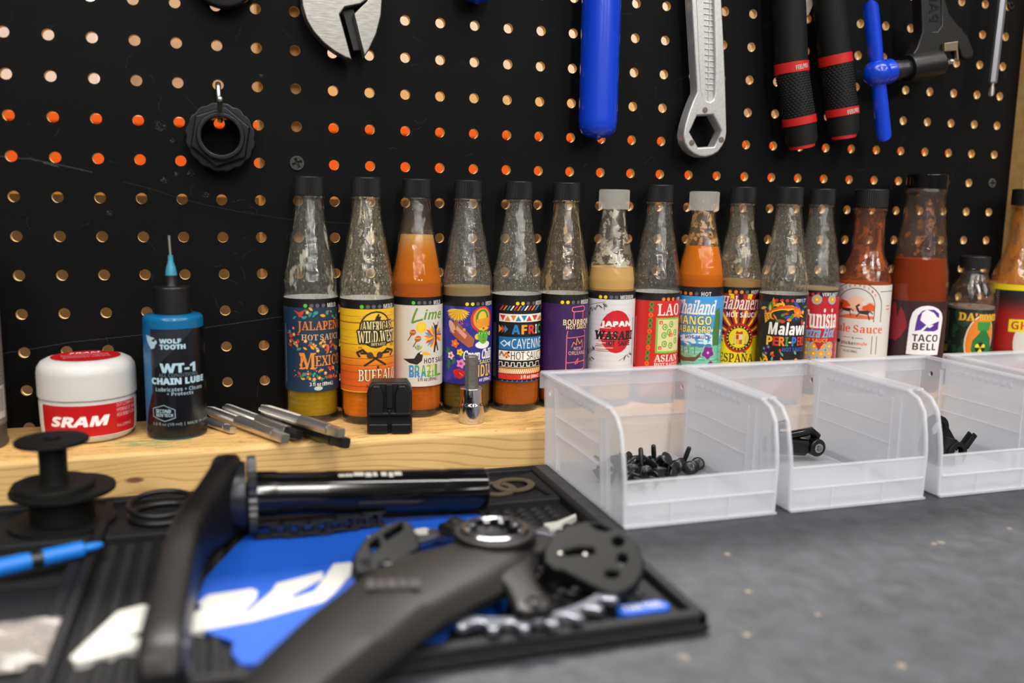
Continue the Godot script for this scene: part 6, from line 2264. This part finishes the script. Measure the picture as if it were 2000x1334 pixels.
	# --- chainset lying flat
	var c := Vector3(0.2420, 0.0, 0.2800)
	t = thing("chainset", "dark chainset with spider arms and steel toothed ring lying on the mat", "chainset", c)
	# toothed ring
	g = Geo.new()
	var N := 30
	var outer := []
	for k in N:
		for s in [[-0.30, 0.0552], [-0.13, 0.0600], [0.13, 0.0600], [0.30, 0.0552], [0.5, 0.0540]]:
			outer.append(Vector2.from_angle(TAU * (k + s[0]) / N) * s[1])
	g.prism(lie(), outer, 0.0106, 0.0142, 0.0009, [circle(Vector2.ZERO, 0.0495, 60)])
	part(g, "chainring", M.ring_steel, t)
	# spider
	for k in 4:
		var an = [0.15, 1.72, 3.05, 4.72][k]
		g = Geo.new()
		var d := Vector3(cos(an), 0, -sin(an))
		var sd := Vector3(-d.z, 0, d.x)
		rings = []
		for q in [[0.014, 0.013, 0.020, 0.0045], [0.024, 0.010, 0.0195, 0.0040], [0.036, 0.0075, 0.0185, 0.0034], [0.046, 0.0080, 0.0172, 0.0030], [0.0520, 0.0085, 0.0165, 0.0028], [0.0545, 0.0050, 0.0165, 0.0020]]:
			var ring := []
			for j in 14:
				var b := TAU * j / 14
				ring.append(d * q[0] + sd * (signf(cos(b)) * pow(absf(cos(b)), 0.6) * q[1]) + Vector3(0, q[2] + signf(sin(b)) * pow(absf(sin(b)), 0.6) * q[3], 0))
			rings.append(ring)
		g.loft(rings, true, 0.2)
		var arm := part(g, "spider_arm", cm, t)
		g = Geo.new()
		g.lathe(Transform3D(Basis.IDENTITY, d * 0.0500), mm2([0, 18, 3.6, 18, 3.6, 20.4, 3.0, 20.9, 1.9, 20.9, 1.8, 19.6, 0, 19.6]), 16)
		part(g, "ring_bolt", M.dark_steel, arm)
	# raised lobe opposite the arm, leaning back
	var onto := func(px: float, py: float, f: Transform3D):
		var d := ray(px, py)
		var n := f.basis.z
		var k: float = (f.origin - CAM).dot(n) / d.dot(n)
		var q: Vector3 = f.affine_inverse() * (CAM + d * k)
		return Vector2(q.x, q.y)
	var tilt := Transform3D(Basis(Vector3(0, 1, 0), 0.25) * Basis(Vector3(1, 0, 0), -PI / 2 + 0.55), Y(750, 1085, 0.0215))
	var outl := []
	for q in [[690, 1106], [694, 1078], [716, 1046], [752, 1022], [786, 1012], [806, 1020], [818, 1046], [822, 1070], [780, 1096], [735, 1116], [700, 1122]]:
		outl.append(onto.call(q[0], q[1], tilt))
	var slots := []
	for q in [[[724, 1062], [738, 1052], [742, 1064], [728, 1076]], [[752, 1044], [784, 1024], [786, 1032], [756, 1052]]]:
		var o := []
		for k in q:
			o.append(onto.call(k[0], k[1], tilt))
		slots.append(o)
	var back := Transform3D(Basis.IDENTITY, -c)
	g = Geo.new()
	g.prism(back * tilt, outl, -0.008, 0.0, 0.0016, slots)
	part(g, "spider_lobe", M.black_matt, t)
	# round plate on the other side, leaning the same way
	var pt := Transform3D(Basis(Vector3(0, 1, 0), -0.12) * Basis(Vector3(1, 0, 0), -PI / 2 + 0.50), Y(1160, 1090, 0.0245))
	outl = []
	for q in [[1062, 1096], [1064, 1068], [1080, 1042], [1108, 1024], [1146, 1015], [1184, 1018], [1220, 1034], [1246, 1060], [1260, 1092], [1258, 1118], [1244, 1140], [1220, 1156], [1196, 1162], [1150, 1140], [1100, 1114], [1082, 1112]]:
		outl.append(onto.call(q[0], q[1], pt))
	slots = []
	for q in [[1208, 1056, 10, 8], [1217, 1090, 8, 9], [1196, 1120, 12, 6]]:
		var o := []
		for k in 10:
			o.append(onto.call(q[0] + cos(TAU * k / 10) * q[2], q[1] + sin(TAU * k / 10) * q[3], pt))
		slots.append(o)
	var o3 := []
	for k in [[1104, 1076], [1130, 1069], [1158, 1070], [1160, 1078], [1130, 1080], [1106, 1082]]:
		o3.append(onto.call(k[0], k[1], pt))
	slots.append(o3)
	var o4 := []
	for k in [[1156, 1025], [1172, 1024], [1190, 1032], [1182, 1034], [1166, 1030]]:
		o4.append(onto.call(k[0], k[1], pt))
	slots.append(o4)
	g = Geo.new()
	g.prism(back * pt, outl, -0.008, 0.0, 0.0016, slots)
	var plate := part(g, "spider_plate", M.black_matt, t)
	for k in [[1094, 1081], [1143, 1083]]:
		g = Geo.new()
		var sp: Vector2 = onto.call(k[0], k[1], pt)
		g.ball(back * (pt * Vector3(sp.x, sp.y, 0)), Vector3(0.0012, 0.0008, 0.0012), 5, 10)
		part(g, "plate_screw", M.tap_steel, plate)
	# boss with open bore, and the arm
	g = Geo.new()
	var bc := Y(966, 1033, 0.0300) - c
	bc.y = 0
	g.prism(lie().translated(bc), circle(Vector2.ZERO, 0.0195, 36), 0.0125, 0.0300, 0.0016, [circle(Vector2.ZERO, 0.0150, 32)])
	part(g, "boss", cm, t)
	g = Geo.new()
	g.lathe(Transform3D(Basis.IDENTITY, bc), mm2([13.0, 8, 14.9, 8, 14.9, 30.6, 14.2, 31.0, 13.2, 30.6, 13.0, 8]), 36)
	part(g, "bore_sleeve", M.chrome, t)
	g = Geo.new()
	for k in 12:
		var a := TAU * k / 12
		g.box(Transform3D(Basis(Vector3.UP, -a), bc + Vector3(cos(a), 0, sin(a)) * 0.0127 + Vector3(0, 0.019, 0)), Vector3(0.0016, 0.02, 0.0022), 0.0004)
	part(g, "splines", M.chrome, t)
	# arm outline from the boss out to the pedal end, top face proud
	g = Geo.new()
	var top := 0.0270
	var left := [[905, 1046], [800, 1074], [700, 1106], [600, 1172], [515, 1240], [448, 1302]]
	var right := [[1058, 1062], [1046, 1098], [990, 1128], [880, 1176], [790, 1236], [690, 1306]]
	var sect := []
	for i in 6:
		var l := Y(left[i][0], left[i][1], top) - c
		var r := Y(right[i][0], right[i][1], top - 0.003) - c
		sect.append([l, r])
	var l5: Vector3 = sect[5][0]
	var r5: Vector3 = sect[5][1]
	var dir = ((sect[5][0] + sect[5][1]) - (sect[3][0] + sect[3][1])).normalized()
	dir.y = 0
	dir = dir.normalized()
	sect.append([l5 + dir * 0.030, r5 + dir * 0.030])
	var m = (l5 + r5) * 0.5 + dir * 0.045
	sect.append([m + (l5 - r5) * 0.34, m + (r5 - l5) * 0.34])
	sect.append([m + dir * 0.007 + (l5 - r5) * 0.12, m + dir * 0.007 + (r5 - l5) * 0.12])
	rings = []
	for i in sect.size():
		var l: Vector3 = sect[i][0]
		var r: Vector3 = sect[i][1]
		var tp := 0.0270 - 0.0010 * i
		var bt := 0.0136 - minf(0.0006 * i, 0.004)
		var ring := []
		for q in [[0.0, bt + 0.003], [0.0, tp - 0.004], [0.06, tp - 0.0014], [0.16, tp], [0.5, tp + 0.0012], [0.80, tp], [0.90, tp - 0.0022], [1.0, tp - 0.0062], [1.0, bt + 0.003], [0.9, bt], [0.1, bt]]:
			var p := l.lerp(r, q[0])
			ring.append(Vector3(p.x, q[1], p.z))
		rings.append(ring)
	g.loft(rings, true, 0.93)
	part(g, "arm", cm, t)
	g = Geo.new()
	var pe = (l5 + r5) * 0.5 + dir * 0.036
	g.lathe(Transform3D(Basis.IDENTITY, Vector3(pe.x, 0, pe.z)), mm2([0, 20.0, 9.4, 20.0, 9.4, 21.4, 8.6, 22.2, 5.4, 22.2, 5.0, 20.6, 0, 20.6]), 24)
	part(g, "pedal_eye", M.dark_steel, t)
	g = Geo.new()
	var lg := Geo.new()
	var la := Y(716, 1150, 0.0266) - c
	var lb := Y(822, 1148, 0.0266) - c
	for q in [[0.0, 0.16], [0.2, 0.12], [0.36, 0.2], [0.6, 0.14], [0.78, 0.22]]:
		var u := la.lerp(lb, q[0])
		var w := la.lerp(lb, q[0] + q[1])
		lg.quad(Vector3(u.x, 0.0266, u.z), Vector3(w.x, 0.0266, w.z), Vector3(w.x + 0.0015, 0.0270, w.z - 0.008), Vector3(u.x + 0.0015, 0.0270, u.z - 0.008), Vector3.UP)
	part(lg, "printed_lettering", mat(rgb(58, 56, 60), 0.4), t)

# ---------------------------------------------------------------- tools hanging on the pegboard
func out_px(p: Array, z: float) -> Array:      # picture outline -> outline on an upright plane
	var o := []
	for i in range(0, p.size(), 2):
		var q := Z(p[i], p[i + 1], z)
		o.append(Vector2(q.x, q.y))
	return o

func peg(t: Node3D, x: float, y: float, reach: float):     # the hook a tool hangs from, pushed through a hole
	var hx := roundf(x / INCH) * INCH
	var hy := ROW0 + roundf((y - ROW0) / INCH) * INCH
	var g := Geo.new()
	g.tube([Vector3(hx, hy, -0.006), Vector3(hx, hy, 0.004), Vector3(hx, hy - 0.002, 0.006), Vector3(x, y - 0.002, reach * 0.8), Vector3(x, y + 0.004, reach), Vector3(x, y + 0.008, reach)], 0.0019, 10)
	part(g, "wire_hook", M.zinc, t)

func hanging_tools():
	# --- lockring socket on a peg
	var t := thing("peg_hook", "plain wire peg hook holding the round black socket", "hook", Vector3.ZERO)
	var g := Geo.new()
	var h0 := Z(426, 165, 0.0)
	g.tube([h0 + Vector3(0, 0.001, -0.008), h0 + Vector3(0, 0.0, 0.001), h0 + Vector3(0, -0.003, 0.0035), h0 + Vector3(0.0002, -0.012, 0.0042), Vector3(h0.x + 0.0004, ROW0 + 0.005, 0.0042), Vector3(h0.x + 0.0006, ROW0 + 0.0015, 0.007), Vector3(0.1275, ROW0 + 0.0045, 0.020), Vector3(0.1278, ROW0 + 0.0118, 0.042)], 0.00185, 12)
	g.ball(Vector3(0.1278, ROW0 + 0.0118, 0.0422), Vector3.ONE * 0.0021, 6, 12)
	part(g, "wire", M.zinc, t)
	var c := Z(431, 267, 0.018)
	t = thing("lockring_socket", "round black lockring socket with notched rim on a wire hook", "socket", Vector3(c.x, c.y, 0.0))
	g = Geo.new()
	var o := []
	for k in 48:
		o.append(Vector2.from_angle(TAU * k / 48) * (0.0226 if k % 3 else 0.0217))
	g.prism(Transform3D.IDENTITY, o, 0.0040, 0.0150, 0.0012, [circle(Vector2.ZERO, 0.0122, 32)])
	part(g, "notched_flange", M.anodised, t)
	g = Geo.new()
	g.prism(Transform3D.IDENTITY, circle(Vector2.ZERO, 0.0202, 6, 0.35), 0.0145, 0.0205, 0.0014, [circle(Vector2.ZERO, 0.0122, 32)])
	part(g, "hex_flats", M.anodised, t)
	g = Geo.new()
	g.prism(Transform3D.IDENTITY, circle(Vector2.ZERO, 0.0152, 40), 0.0200, 0.0262, 0.0010, [circle(Vector2.ZERO, 0.0119, 40)])
	part(g, "collar", M.anodised, t)
	# --- round tool at the top edge
	c = Z(437, 15, 0.014)
	t = thing("freewheel_tool", "dark round tool hanging at the top edge above the lockring socket", "tool", Vector3(c.x, c.y + 0.0215, 0.0))
	g = Geo.new()
	g.lathe(axis(Vector3(0, 0, 0.002), Vector3(0, 0, 1)), mm2([0, 0, 19, 0, 20.6, 1.2, 21.2, 4, 21.2, 11, 19, 13, 12, 13.4, 12, 22, 11, 23, 5.2, 23, 5.2, 16, 0, 16]), 40)
	part(g, "body", M.dark_steel, t)
	peg(t, 0.0, 0.0, 0.0)
	t.get_child(1).queue_free()
	t.remove_child(t.get_child(1))
	g = Geo.new()
	g.tube([Vector3(0, 0.0, -0.004), Vector3(0, 0.0, 0.034)], 0.0019, 10)
	part(g, "wire_hook", M.zinc, t)
	# --- adjustable spanner, jaws down
	t = thing("adjustable_spanner", "brushed steel adjustable spanner hanging jaws down", "spanner", Vector3.ZERO)
	g = Geo.new()
	var zf := 0.017
	g.prism(Transform3D.IDENTITY, out_px([588, -14, 590, 10, 598, 38, 612, 62, 632, 84, 654, 101, 674, 112, 688, 117, 664, 28, 674, 14, 704, 8, 716, 0, 722, -14], zf), 0.006, zf, 0.0010)
	part(g, "fixed_jaw", M.steel, t)
	g = Geo.new()
	g.prism(Transform3D.IDENTITY, out_px([726, -14, 716, 2, 691, 26, 712, 111, 722, 96, 736, 66, 745, 30, 748, -14], zf), 0.006, zf, 0.0010)
	part(g, "sliding_jaw", M.steel, t)
	g = Geo.new()
	g.prism(Transform3D.IDENTITY, out_px([668, 20, 690, 14, 706, 60, 710, 98, 690, 100], 0.010), 0.006, 0.010, 0.0006)
	part(g, "slide_way", M.black, t)
	g = Geo.new()
	var hd := out_px([590, -12, 748, -12, 746, -60, 720, -110, 700, -300, 640, -300, 622, -110, 594, -60], 0.016)
	g.prism(Transform3D.IDENTITY, hd, 0.004, 0.016, 0.0015)
	part(g, "handle", M.steel, t)
	var hk := Z(668, -270, 0.0)
	peg(t, hk.x, hk.y, 0.024)
	# --- end of a second blue handle at the top edge
	var p := Z(932, 5, 0.014)
	t = thing("dipped_handle_tool", "blue dipped handle end just showing at the top edge", "tool handle", Vector3(p.x, p.y, 0.0))
	g = Geo.new()
	dipped(g, 0.0125, 0.150)
	part(g, "grip", M.blue_dip, t)
	peg(t, 0.0, 0.158, 0.026)
	g = Geo.new()
	g.box(Transform3D(Basis.IDENTITY, Vector3(0, 0.170, 0.016)), Vector3(0.016, 0.05, 0.006), 0.001)
	part(g, "blade", M.steel, t)
	# --- big blue dipped handle
	p = Z(1167, 271, 0.018)
	t = thing("dipped_handle_tool", "long blue dipped handle hanging straight beside the silver wrench", "tool handle", Vector3(p.x - 0.0005, p.y, 0.003))
	g = Geo.new()
	dipped(g, 0.01435, 0.190)
	part(g, "grip", M.blue_dip, t)
	g = Geo.new()
	g.box(Transform3D(Basis.IDENTITY, Vector3(0, 0.205, 0.016)), Vector3(0.018, 0.05, 0.006), 0.001)
	part(g, "blade", M.steel, t)
	peg(t, 0.0, 0.222, 0.026)
	# --- silver wrench with hexagon ring
	t = thing("hex_ring_wrench", "silver alloy wrench with a hexagonal ring end and ruled recess", "wrench", Vector3.ZERO)
	zf = 0.019
	var outl := [1352, -160, 1351, 0, 1358, 120, 1361, 168, 1361, 180, 1354, 196, 1345, 220, 1338, 244, 1335, 262, 1337, 278, 1345, 292, 1356, 301, 1368, 306, 1380, 307, 1392, 304, 1404, 297, 1413, 285, 1419, 272, 1421, 258, 1419, 180, 1416, 100, 1411, 0, 1406, -160]
	var hexc := Z(1379, 256, zf)
	var hexo := []
	for k in 6:
		hexo.append(Vector2(hexc.x, hexc.y) + Vector2.from_angle(TAU * k / 6 + 0.09) * 0.0136)
	var rec := []
	for q in [[1366, -120], [1363, 0], [1368, 120], [1371, 176], [1374, 187], [1380, 195], [1387, 198], [1393, 194], [1396, 184], [1397, 120], [1394, 0], [1390, -120]]:
		var w := Z(q[0], q[1], zf)
		rec.append(Vector2(w.x, w.y))
	g = Geo.new()
	g.prism(Transform3D.IDENTITY, out_px(outl, zf), 0.007, zf, 0.0016, [hexo, rec])
	part(g, "body", alloy(), t)
	g = Geo.new()
	g.prism(Transform3D.IDENTITY, rec, 0.009, zf - 0.0028, 0.0)
	part(g, "recess_floor", alloy(), t)
	g = Geo.new()
	for i in 26:       # ruled marks in the recess
		var y := -110.0 + i * 11.4
		var a := Z(1370 + i * 0.28, y, zf - 0.0028)
		var wd := 0.0078 if i % 2 else 0.0110
		g.box(Transform3D(Basis.IDENTITY, a + Vector3(wd * 0.5 + 0.0006, 0, 0.0002)), Vector3(wd, 0.0011, 0.0009), 0.0003)
	g.box(Transform3D(Basis(Vector3(0, 0, 1), 0.035), Z(1386, 40, zf - 0.0026)), Vector3(0.0010, 0.122, 0.0008), 0.0003)
	part(g, "ruled_marks", alloy(), t)
	for q in [[1377, 215], [1351, 279], [1409, 273]]:
		g = Geo.new()
		var w := Z(q[0], q[1], zf)
		g.lathe(axis(Vector3(w.x, w.y, zf - 0.001), Vector3(w.x, w.y, zf + 1)), mm2([0, 0, 2.2, 0, 2.2, 1.3, 0, 1.4]), 16)
		part(g, "magnet", mat(rgb(116, 106, 94), 0.45, 0.6), t)
	var wp := Z(1380, -140, 0.0)
	peg(t, wp.x, wp.y, 0.027)
	# --- two rubber gripped handles
	for k in [[[1541, -8, 1546, 137, 1561, 234, 1567, 290], 0.0128, 0.018, "black rubber cutter handle with red bands, hanging beside the silver wrench"], [[1617, -8, 1632, 120, 1645, 217, 1648, 271], 0.0128, 0.016, "black rubber cutter handle with red bands, hanging beside the blue T handle"]]:
		t = thing("cutter_handle", k[3], "tool handle", Vector3.ZERO, "cutter handles")
		var z: float = k[2]
		var pts := []
		for i in range(0, 8, 2):
			pts.append(Z(k[0][i], k[0][i + 1], z))
		var up: Vector3 = pts[0] + (pts[0] - pts[1]).normalized() * 0.10
		var r: float = k[1]
		var e: Vector3 = (pts[3] - pts[2]).normalized()
		g = Geo.new()
		g.tube([up, pts[0], pts[1].lerp(pts[0], 0.10)], [r * 0.92, r * 0.98, r], 22)
		part(g, "upper_grip", M.black_matt, t)
		g = Geo.new()
		g.tube([pts[1].lerp(pts[0], 0.10), pts[1].lerp(pts[2], 0.06)], r * 1.04, 24)
		part(g, "red_band", M.red, t)
		g = Geo.new()
		g.tube([pts[1].lerp(pts[2], 0.05), pts[2].lerp(pts[1], 0.05)], r * 0.97, 22)
		part(g, "inner_sleeve", M.black, t)
		# knurled sleeve: rows of small studs
		g = Geo.new()
		var fr := axis(pts[1].lerp(pts[2], 0.08), pts[2])
		var Lk: float = (pts[2] - pts[1]).length() * 0.84
		var rows := int(Lk / 0.0019)
		for i in rows:
			for j in 26:
				var a := TAU * (j + (0.5 if i % 2 else 0.0)) / 26
				var d := Vector3(sin(a), 0, cos(a))
				var q := fr * (d * r * 0.97 + Vector3(0, (i + 0.5) * Lk / rows, 0))
				var nn := fr.basis * d
				var s1 := fr.basis.y * 0.0010
				var s2 := nn.cross(fr.basis.y).normalized() * 0.0014
				var tip := q + nn * 0.0007
				for m in [[s1, s2], [s2, -s1], [-s1, -s2], [-s2, s1]]:
					var fn: Vector3 = (nn + (m[0] + m[1]).normalized() * 0.7).normalized()
					g.tri(q + m[0], q + m[1], tip, fn, fn, fn)
		part(g, "knurling", M.black_matt, t).set_meta("kind", "stuff")
		g = Geo.new()
		g.tube([pts[2].lerp(pts[1], 0.06), pts[2].lerp(pts[3], 0.16)], r * 1.04, 24)
		part(g, "red_band", M.red, t)
		g = Geo.new()
		g.tube([pts[2].lerp(pts[3], 0.14), pts[2].lerp(pts[3], 0.72), pts[3] - e * 0.0034, pts[3] - e * 0.0018], [r, r * 0.98, r * 0.86, r * 0.74], 22)
		part(g, "end_grip", M.black_matt, t)
		g = Geo.new()
		g.tube([pts[3] - e * 0.0026, pts[3] - e * 0.0006, pts[3]], [r * 0.80, r * 0.76, r * 0.6], 22)
		part(g, "end_cap", M.red, t)
		# lettering on the band
		g = Geo.new()
		var gl: Array = letters("FEELPRO", 1)
		var box: Rect2 = gl[1]
		var mid: Vector3 = pts[1].lerp(pts[0], 0.02) if k[2] > 0.017 else pts[2].lerp(pts[3], 0.05)
		var f2 := axis(mid, mid - (pts[2] - pts[1]).normalized())
		for i in range(0, gl[0].size(), 3):
			var v := []
			var ns := []
			for q in 3:
				var pq: Vector2 = (gl[0][i + q] - box.position) / box.size
				var world := Vector3(0, 0, 1)
				var side := f2.basis.y.cross(world).normalized()
				var front := side.cross(f2.basis.y).normalized()
				var a := -0.35 + pq.x * 0.85
				var d := front * cos(a) + side * sin(a)
				v.append(mid + d * (r * 1.04 + 0.0002) + f2.basis.y * (pq.y - 0.5) * 0.0034)
				ns.append(d)
			g.tri(v[0], v[1], v[2], ns[0], ns[1], ns[2])
		part(g, "lettering", M.white_print, t)
		g = Geo.new()
		g.box(Transform3D(axis(Vector3.ZERO, up - pts[0]).basis, up + (up - pts[0]).normalized() * 0.03), Vector3(0.014, 0.07, 0.006), 0.001)
		part(g, "blade", M.dark_steel, t)
		peg(t, up.x, up.y + 0.045, 0.028)
	# --- small plated tip between the handles
	t = thing("pick_tip", "pale metal blade tip hanging between the two cutter handles", "blade", Vector3.ZERO)
	g = Geo.new()
	g.prism(Transform3D.IDENTITY, out_px([1572, 8, 1580, -20, 1600, -60, 1612, -60, 1594, -2, 1580, 30, 1572, 33], 0.012), 0.009, 0.012, 0.0006)
	part(g, "blade", grain(mat(rgb(190, 180, 160), 0.4, 0.5), 40.0, 0.85, 1.0), t)
	var tp := Z(1606, -66, 0.0)
	g = Geo.new()
	g.box(Transform3D(Basis(Vector3(0, 0, 1), -0.4), Z(1612, -90, 0.012)), Vector3(0.009, 0.03, 0.005), 0.001)
	part(g, "shank", M.dark_steel, t)
	peg(t, tp.x, tp.y + 0.01, 0.02)
	# --- chain tool with blue T handle
	t = thing("chain_tool", "black chain tool with a blue dipped T handle", "chain tool", Vector3.ZERO)
	var zz := 0.030
	var pc := Z(1714, 143, zz)
	var pt := Z(1700, 8, zz)
	var pb := Z(1727, 272, zz)
	g = Geo.new()
	var dr := (pt - pb).normalized()
	g.tube([pb - dr * 0.0016, pb - dr * 0.0006, pb + dr * 0.0010, pb + dr * 0.003, pb.lerp(pc, 0.6), pc - dr * 0.014, pc + dr * 0.014, pc.lerp(pt, 0.5), pt - dr * 0.003, pt, pt + dr * 0.0018, pt + dr * 0.003], [0.0016, 0.0038, 0.0052, 0.0058, 0.0058, 0.0056, 0.0056, 0.0060, 0.0060, 0.0052, 0.0036, 0.0012], 22)
	g.ball(pc, Vector3(0.0112, 0.0108, 0.0112), 12, 24)
	var s0 := pc
	var s1 := Z(1834, 124, zz)
	var sx := (s1 - s0).normalized()
	g.lathe(axis(s0, s1), mm2([0, 4, 9.8, 4, 9.8, 12, 9.0, 13.4, 0, 13.6]), 26)
	part(g, "t_handle", M.blue_dip, t)
	var sl := (s1 - s0).length()
	g = Geo.new()
	g.lathe(axis(s0, s1), [Vector2(0, 0.012), Vector2(0.0078, 0.0122), Vector2(0.0078, 0.0200), Vector2(0.0070, 0.0210), Vector2(0.0070, 0.030), Vector2(0, 0.030)], 26)
	part(g, "threaded_shaft", M.dark_steel, t)
	g = Geo.new()
	g.lathe(axis(s0, s1), [Vector2(0, 0.0285), Vector2(0.0104, 0.0290), Vector2(0.0112, 0.031), Vector2(0.0112, sl - 0.002), Vector2(0.0102, sl), Vector2(0, sl)], 28)
	part(g, "barrel", M.black, t)
	g = Geo.new()
	g.tube([s1 - sx * 0.002, s1 + sx * 0.013], 0.0022, 12)
	part(g, "pin", M.tap_steel, t)
	g = Geo.new()
	g.prism(Transform3D.IDENTITY, out_px([1797, -60, 1800, 20, 1802, 60, 1792, 92, 1782, 108, 1800, 118, 1836, 108, 1862, 96, 1870, 84, 1880, 112, 1888, 116, 1902, 112, 1904, 100, 1892, 70, 1874, 50, 1856, 26, 1848, 0, 1846, -60], zz + 0.004), zz - 0.008, zz + 0.004, 0.0016, [out_px([1814, -30, 1814, 46, 1822, 60, 1832, 60, 1840, 48, 1838, -30], zz + 0.004)])
	part(g, "frame", M.black, t)
	g = Geo.new()
	g.prism(Transform3D.IDENTITY, out_px([1813, -31, 1813, 47, 1822, 61, 1832, 61, 1841, 48, 1839, -31], zz + 0.004), zz - 0.006, zz + 0.0026, 0.0)
	part(g, "recess_floor", M.black, t)
	g = Geo.new()
	var gl2: Array = letters("PARK", 1)
	var bx2: Rect2 = gl2[1]
	for i in range(0, gl2[0].size(), 3):
		var v := []
		for q in 3:
			var pq: Vector2 = (gl2[0][i + q] - bx2.position) / bx2.size
			var w := Z(1816 + 18.0 * pq.y, -36 + (1.0 - pq.x) * 78.0, zz + 0.0030)
			v.append(w)
		g.tri(v[0], v[1], v[2], Vector3(0, 0, 1), Vector3(0, 0, 1), Vector3(0, 0, 1))
	part(g, "raised_lettering", M.anodised, t)
	g = Geo.new()
	g.prism(Transform3D.IDENTITY, out_px([1845, 84, 1872, 80, 1872, 96, 1874, 118, 1870, 118, 1868, 99, 1845, 100], zz + 0.0075), zz + 0.004, zz + 0.0075, 0.0006)
	part(g, "chain_cradle", mat(rgb(186, 172, 146), 0.3, 0.9), t)
	var cp := Z(1826, -44, 0.0)
	peg(t, cp.x, cp.y, 0.038)
	# --- long hex key
	t = thing("ball_end_hex_key", "long silver ball end hex key hanging near the timber post", "hex key", Vector3.ZERO)
	var k0 := Z(1972, -120, 0.016)
	var k1 := Z(1939, 160, 0.016)
	var kd := (k1 - k0).normalized()
	var kx := kd.cross(Vector3(0, 0, 1)).normalized()
	var kz := kx.cross(kd)
	g = Geo.new()
	var rg := []
	for q in [k0, k1, k1 + kd * 0.0012]:
		var ring := []
		var f := 0.0034 if q != k1 + kd * 0.0012 else 0.0026
		for j in 6:
			var a := TAU * (j + 0.3) / 6
			ring.append(q + kx * cos(a) * f + kz * sin(a) * f)
		rg.append(ring)
	g.loft(rg, true, 0.9)
	part(g, "shank", mat(rgb(176, 178, 186), 0.34, 0.85), t)
	g = Geo.new()
	g.tube([k1, k1 + kd * 0.003, k1 + kd * 0.006, k1 + kd * 0.010, k1 + kd * 0.0118], [0.0017, 0.0014, 0.0022, 0.0024, 0.0014], 6)
	part(g, "ball_end", M.tap_steel, t)
	g = Geo.new()
	g.tube([k0 - kd * 0.06, k0 + kd * 0.002], 0.008, 18)
	part(g, "handle", M.blue_dip, t)
	var kp := k0 - kd * 0.062
	peg(t, kp.x, kp.y, 0.020)

var alloy_made: StandardMaterial3D
func alloy() -> StandardMaterial3D:
	if alloy_made == null:
		alloy_made = grain(mat(rgb(206, 206, 206), 0.38, 0.55), 25.0, 0.9, 1.0, 0.05)
	return alloy_made

# a round handle dipped in vinyl, hanging down from the node; its axis stands off the board by its own thickness
func dipped(g: Geo, r: float, long: float):
	g.lathe(Transform3D(Basis.IDENTITY, Vector3(0, 0, r + 0.0015)), [Vector2(0, -0.0012), Vector2(0.0016, -0.0008), Vector2(0.003, 0.0004), Vector2(r * 0.55, 0.0012), Vector2(r * 0.82, 0.0034), Vector2(r * 0.96, 0.0075), Vector2(r, 0.013), Vector2(r, long - 0.01), Vector2(r * 0.96, long - 0.003), Vector2(r * 0.8, long), Vector2(0, long)], 36)
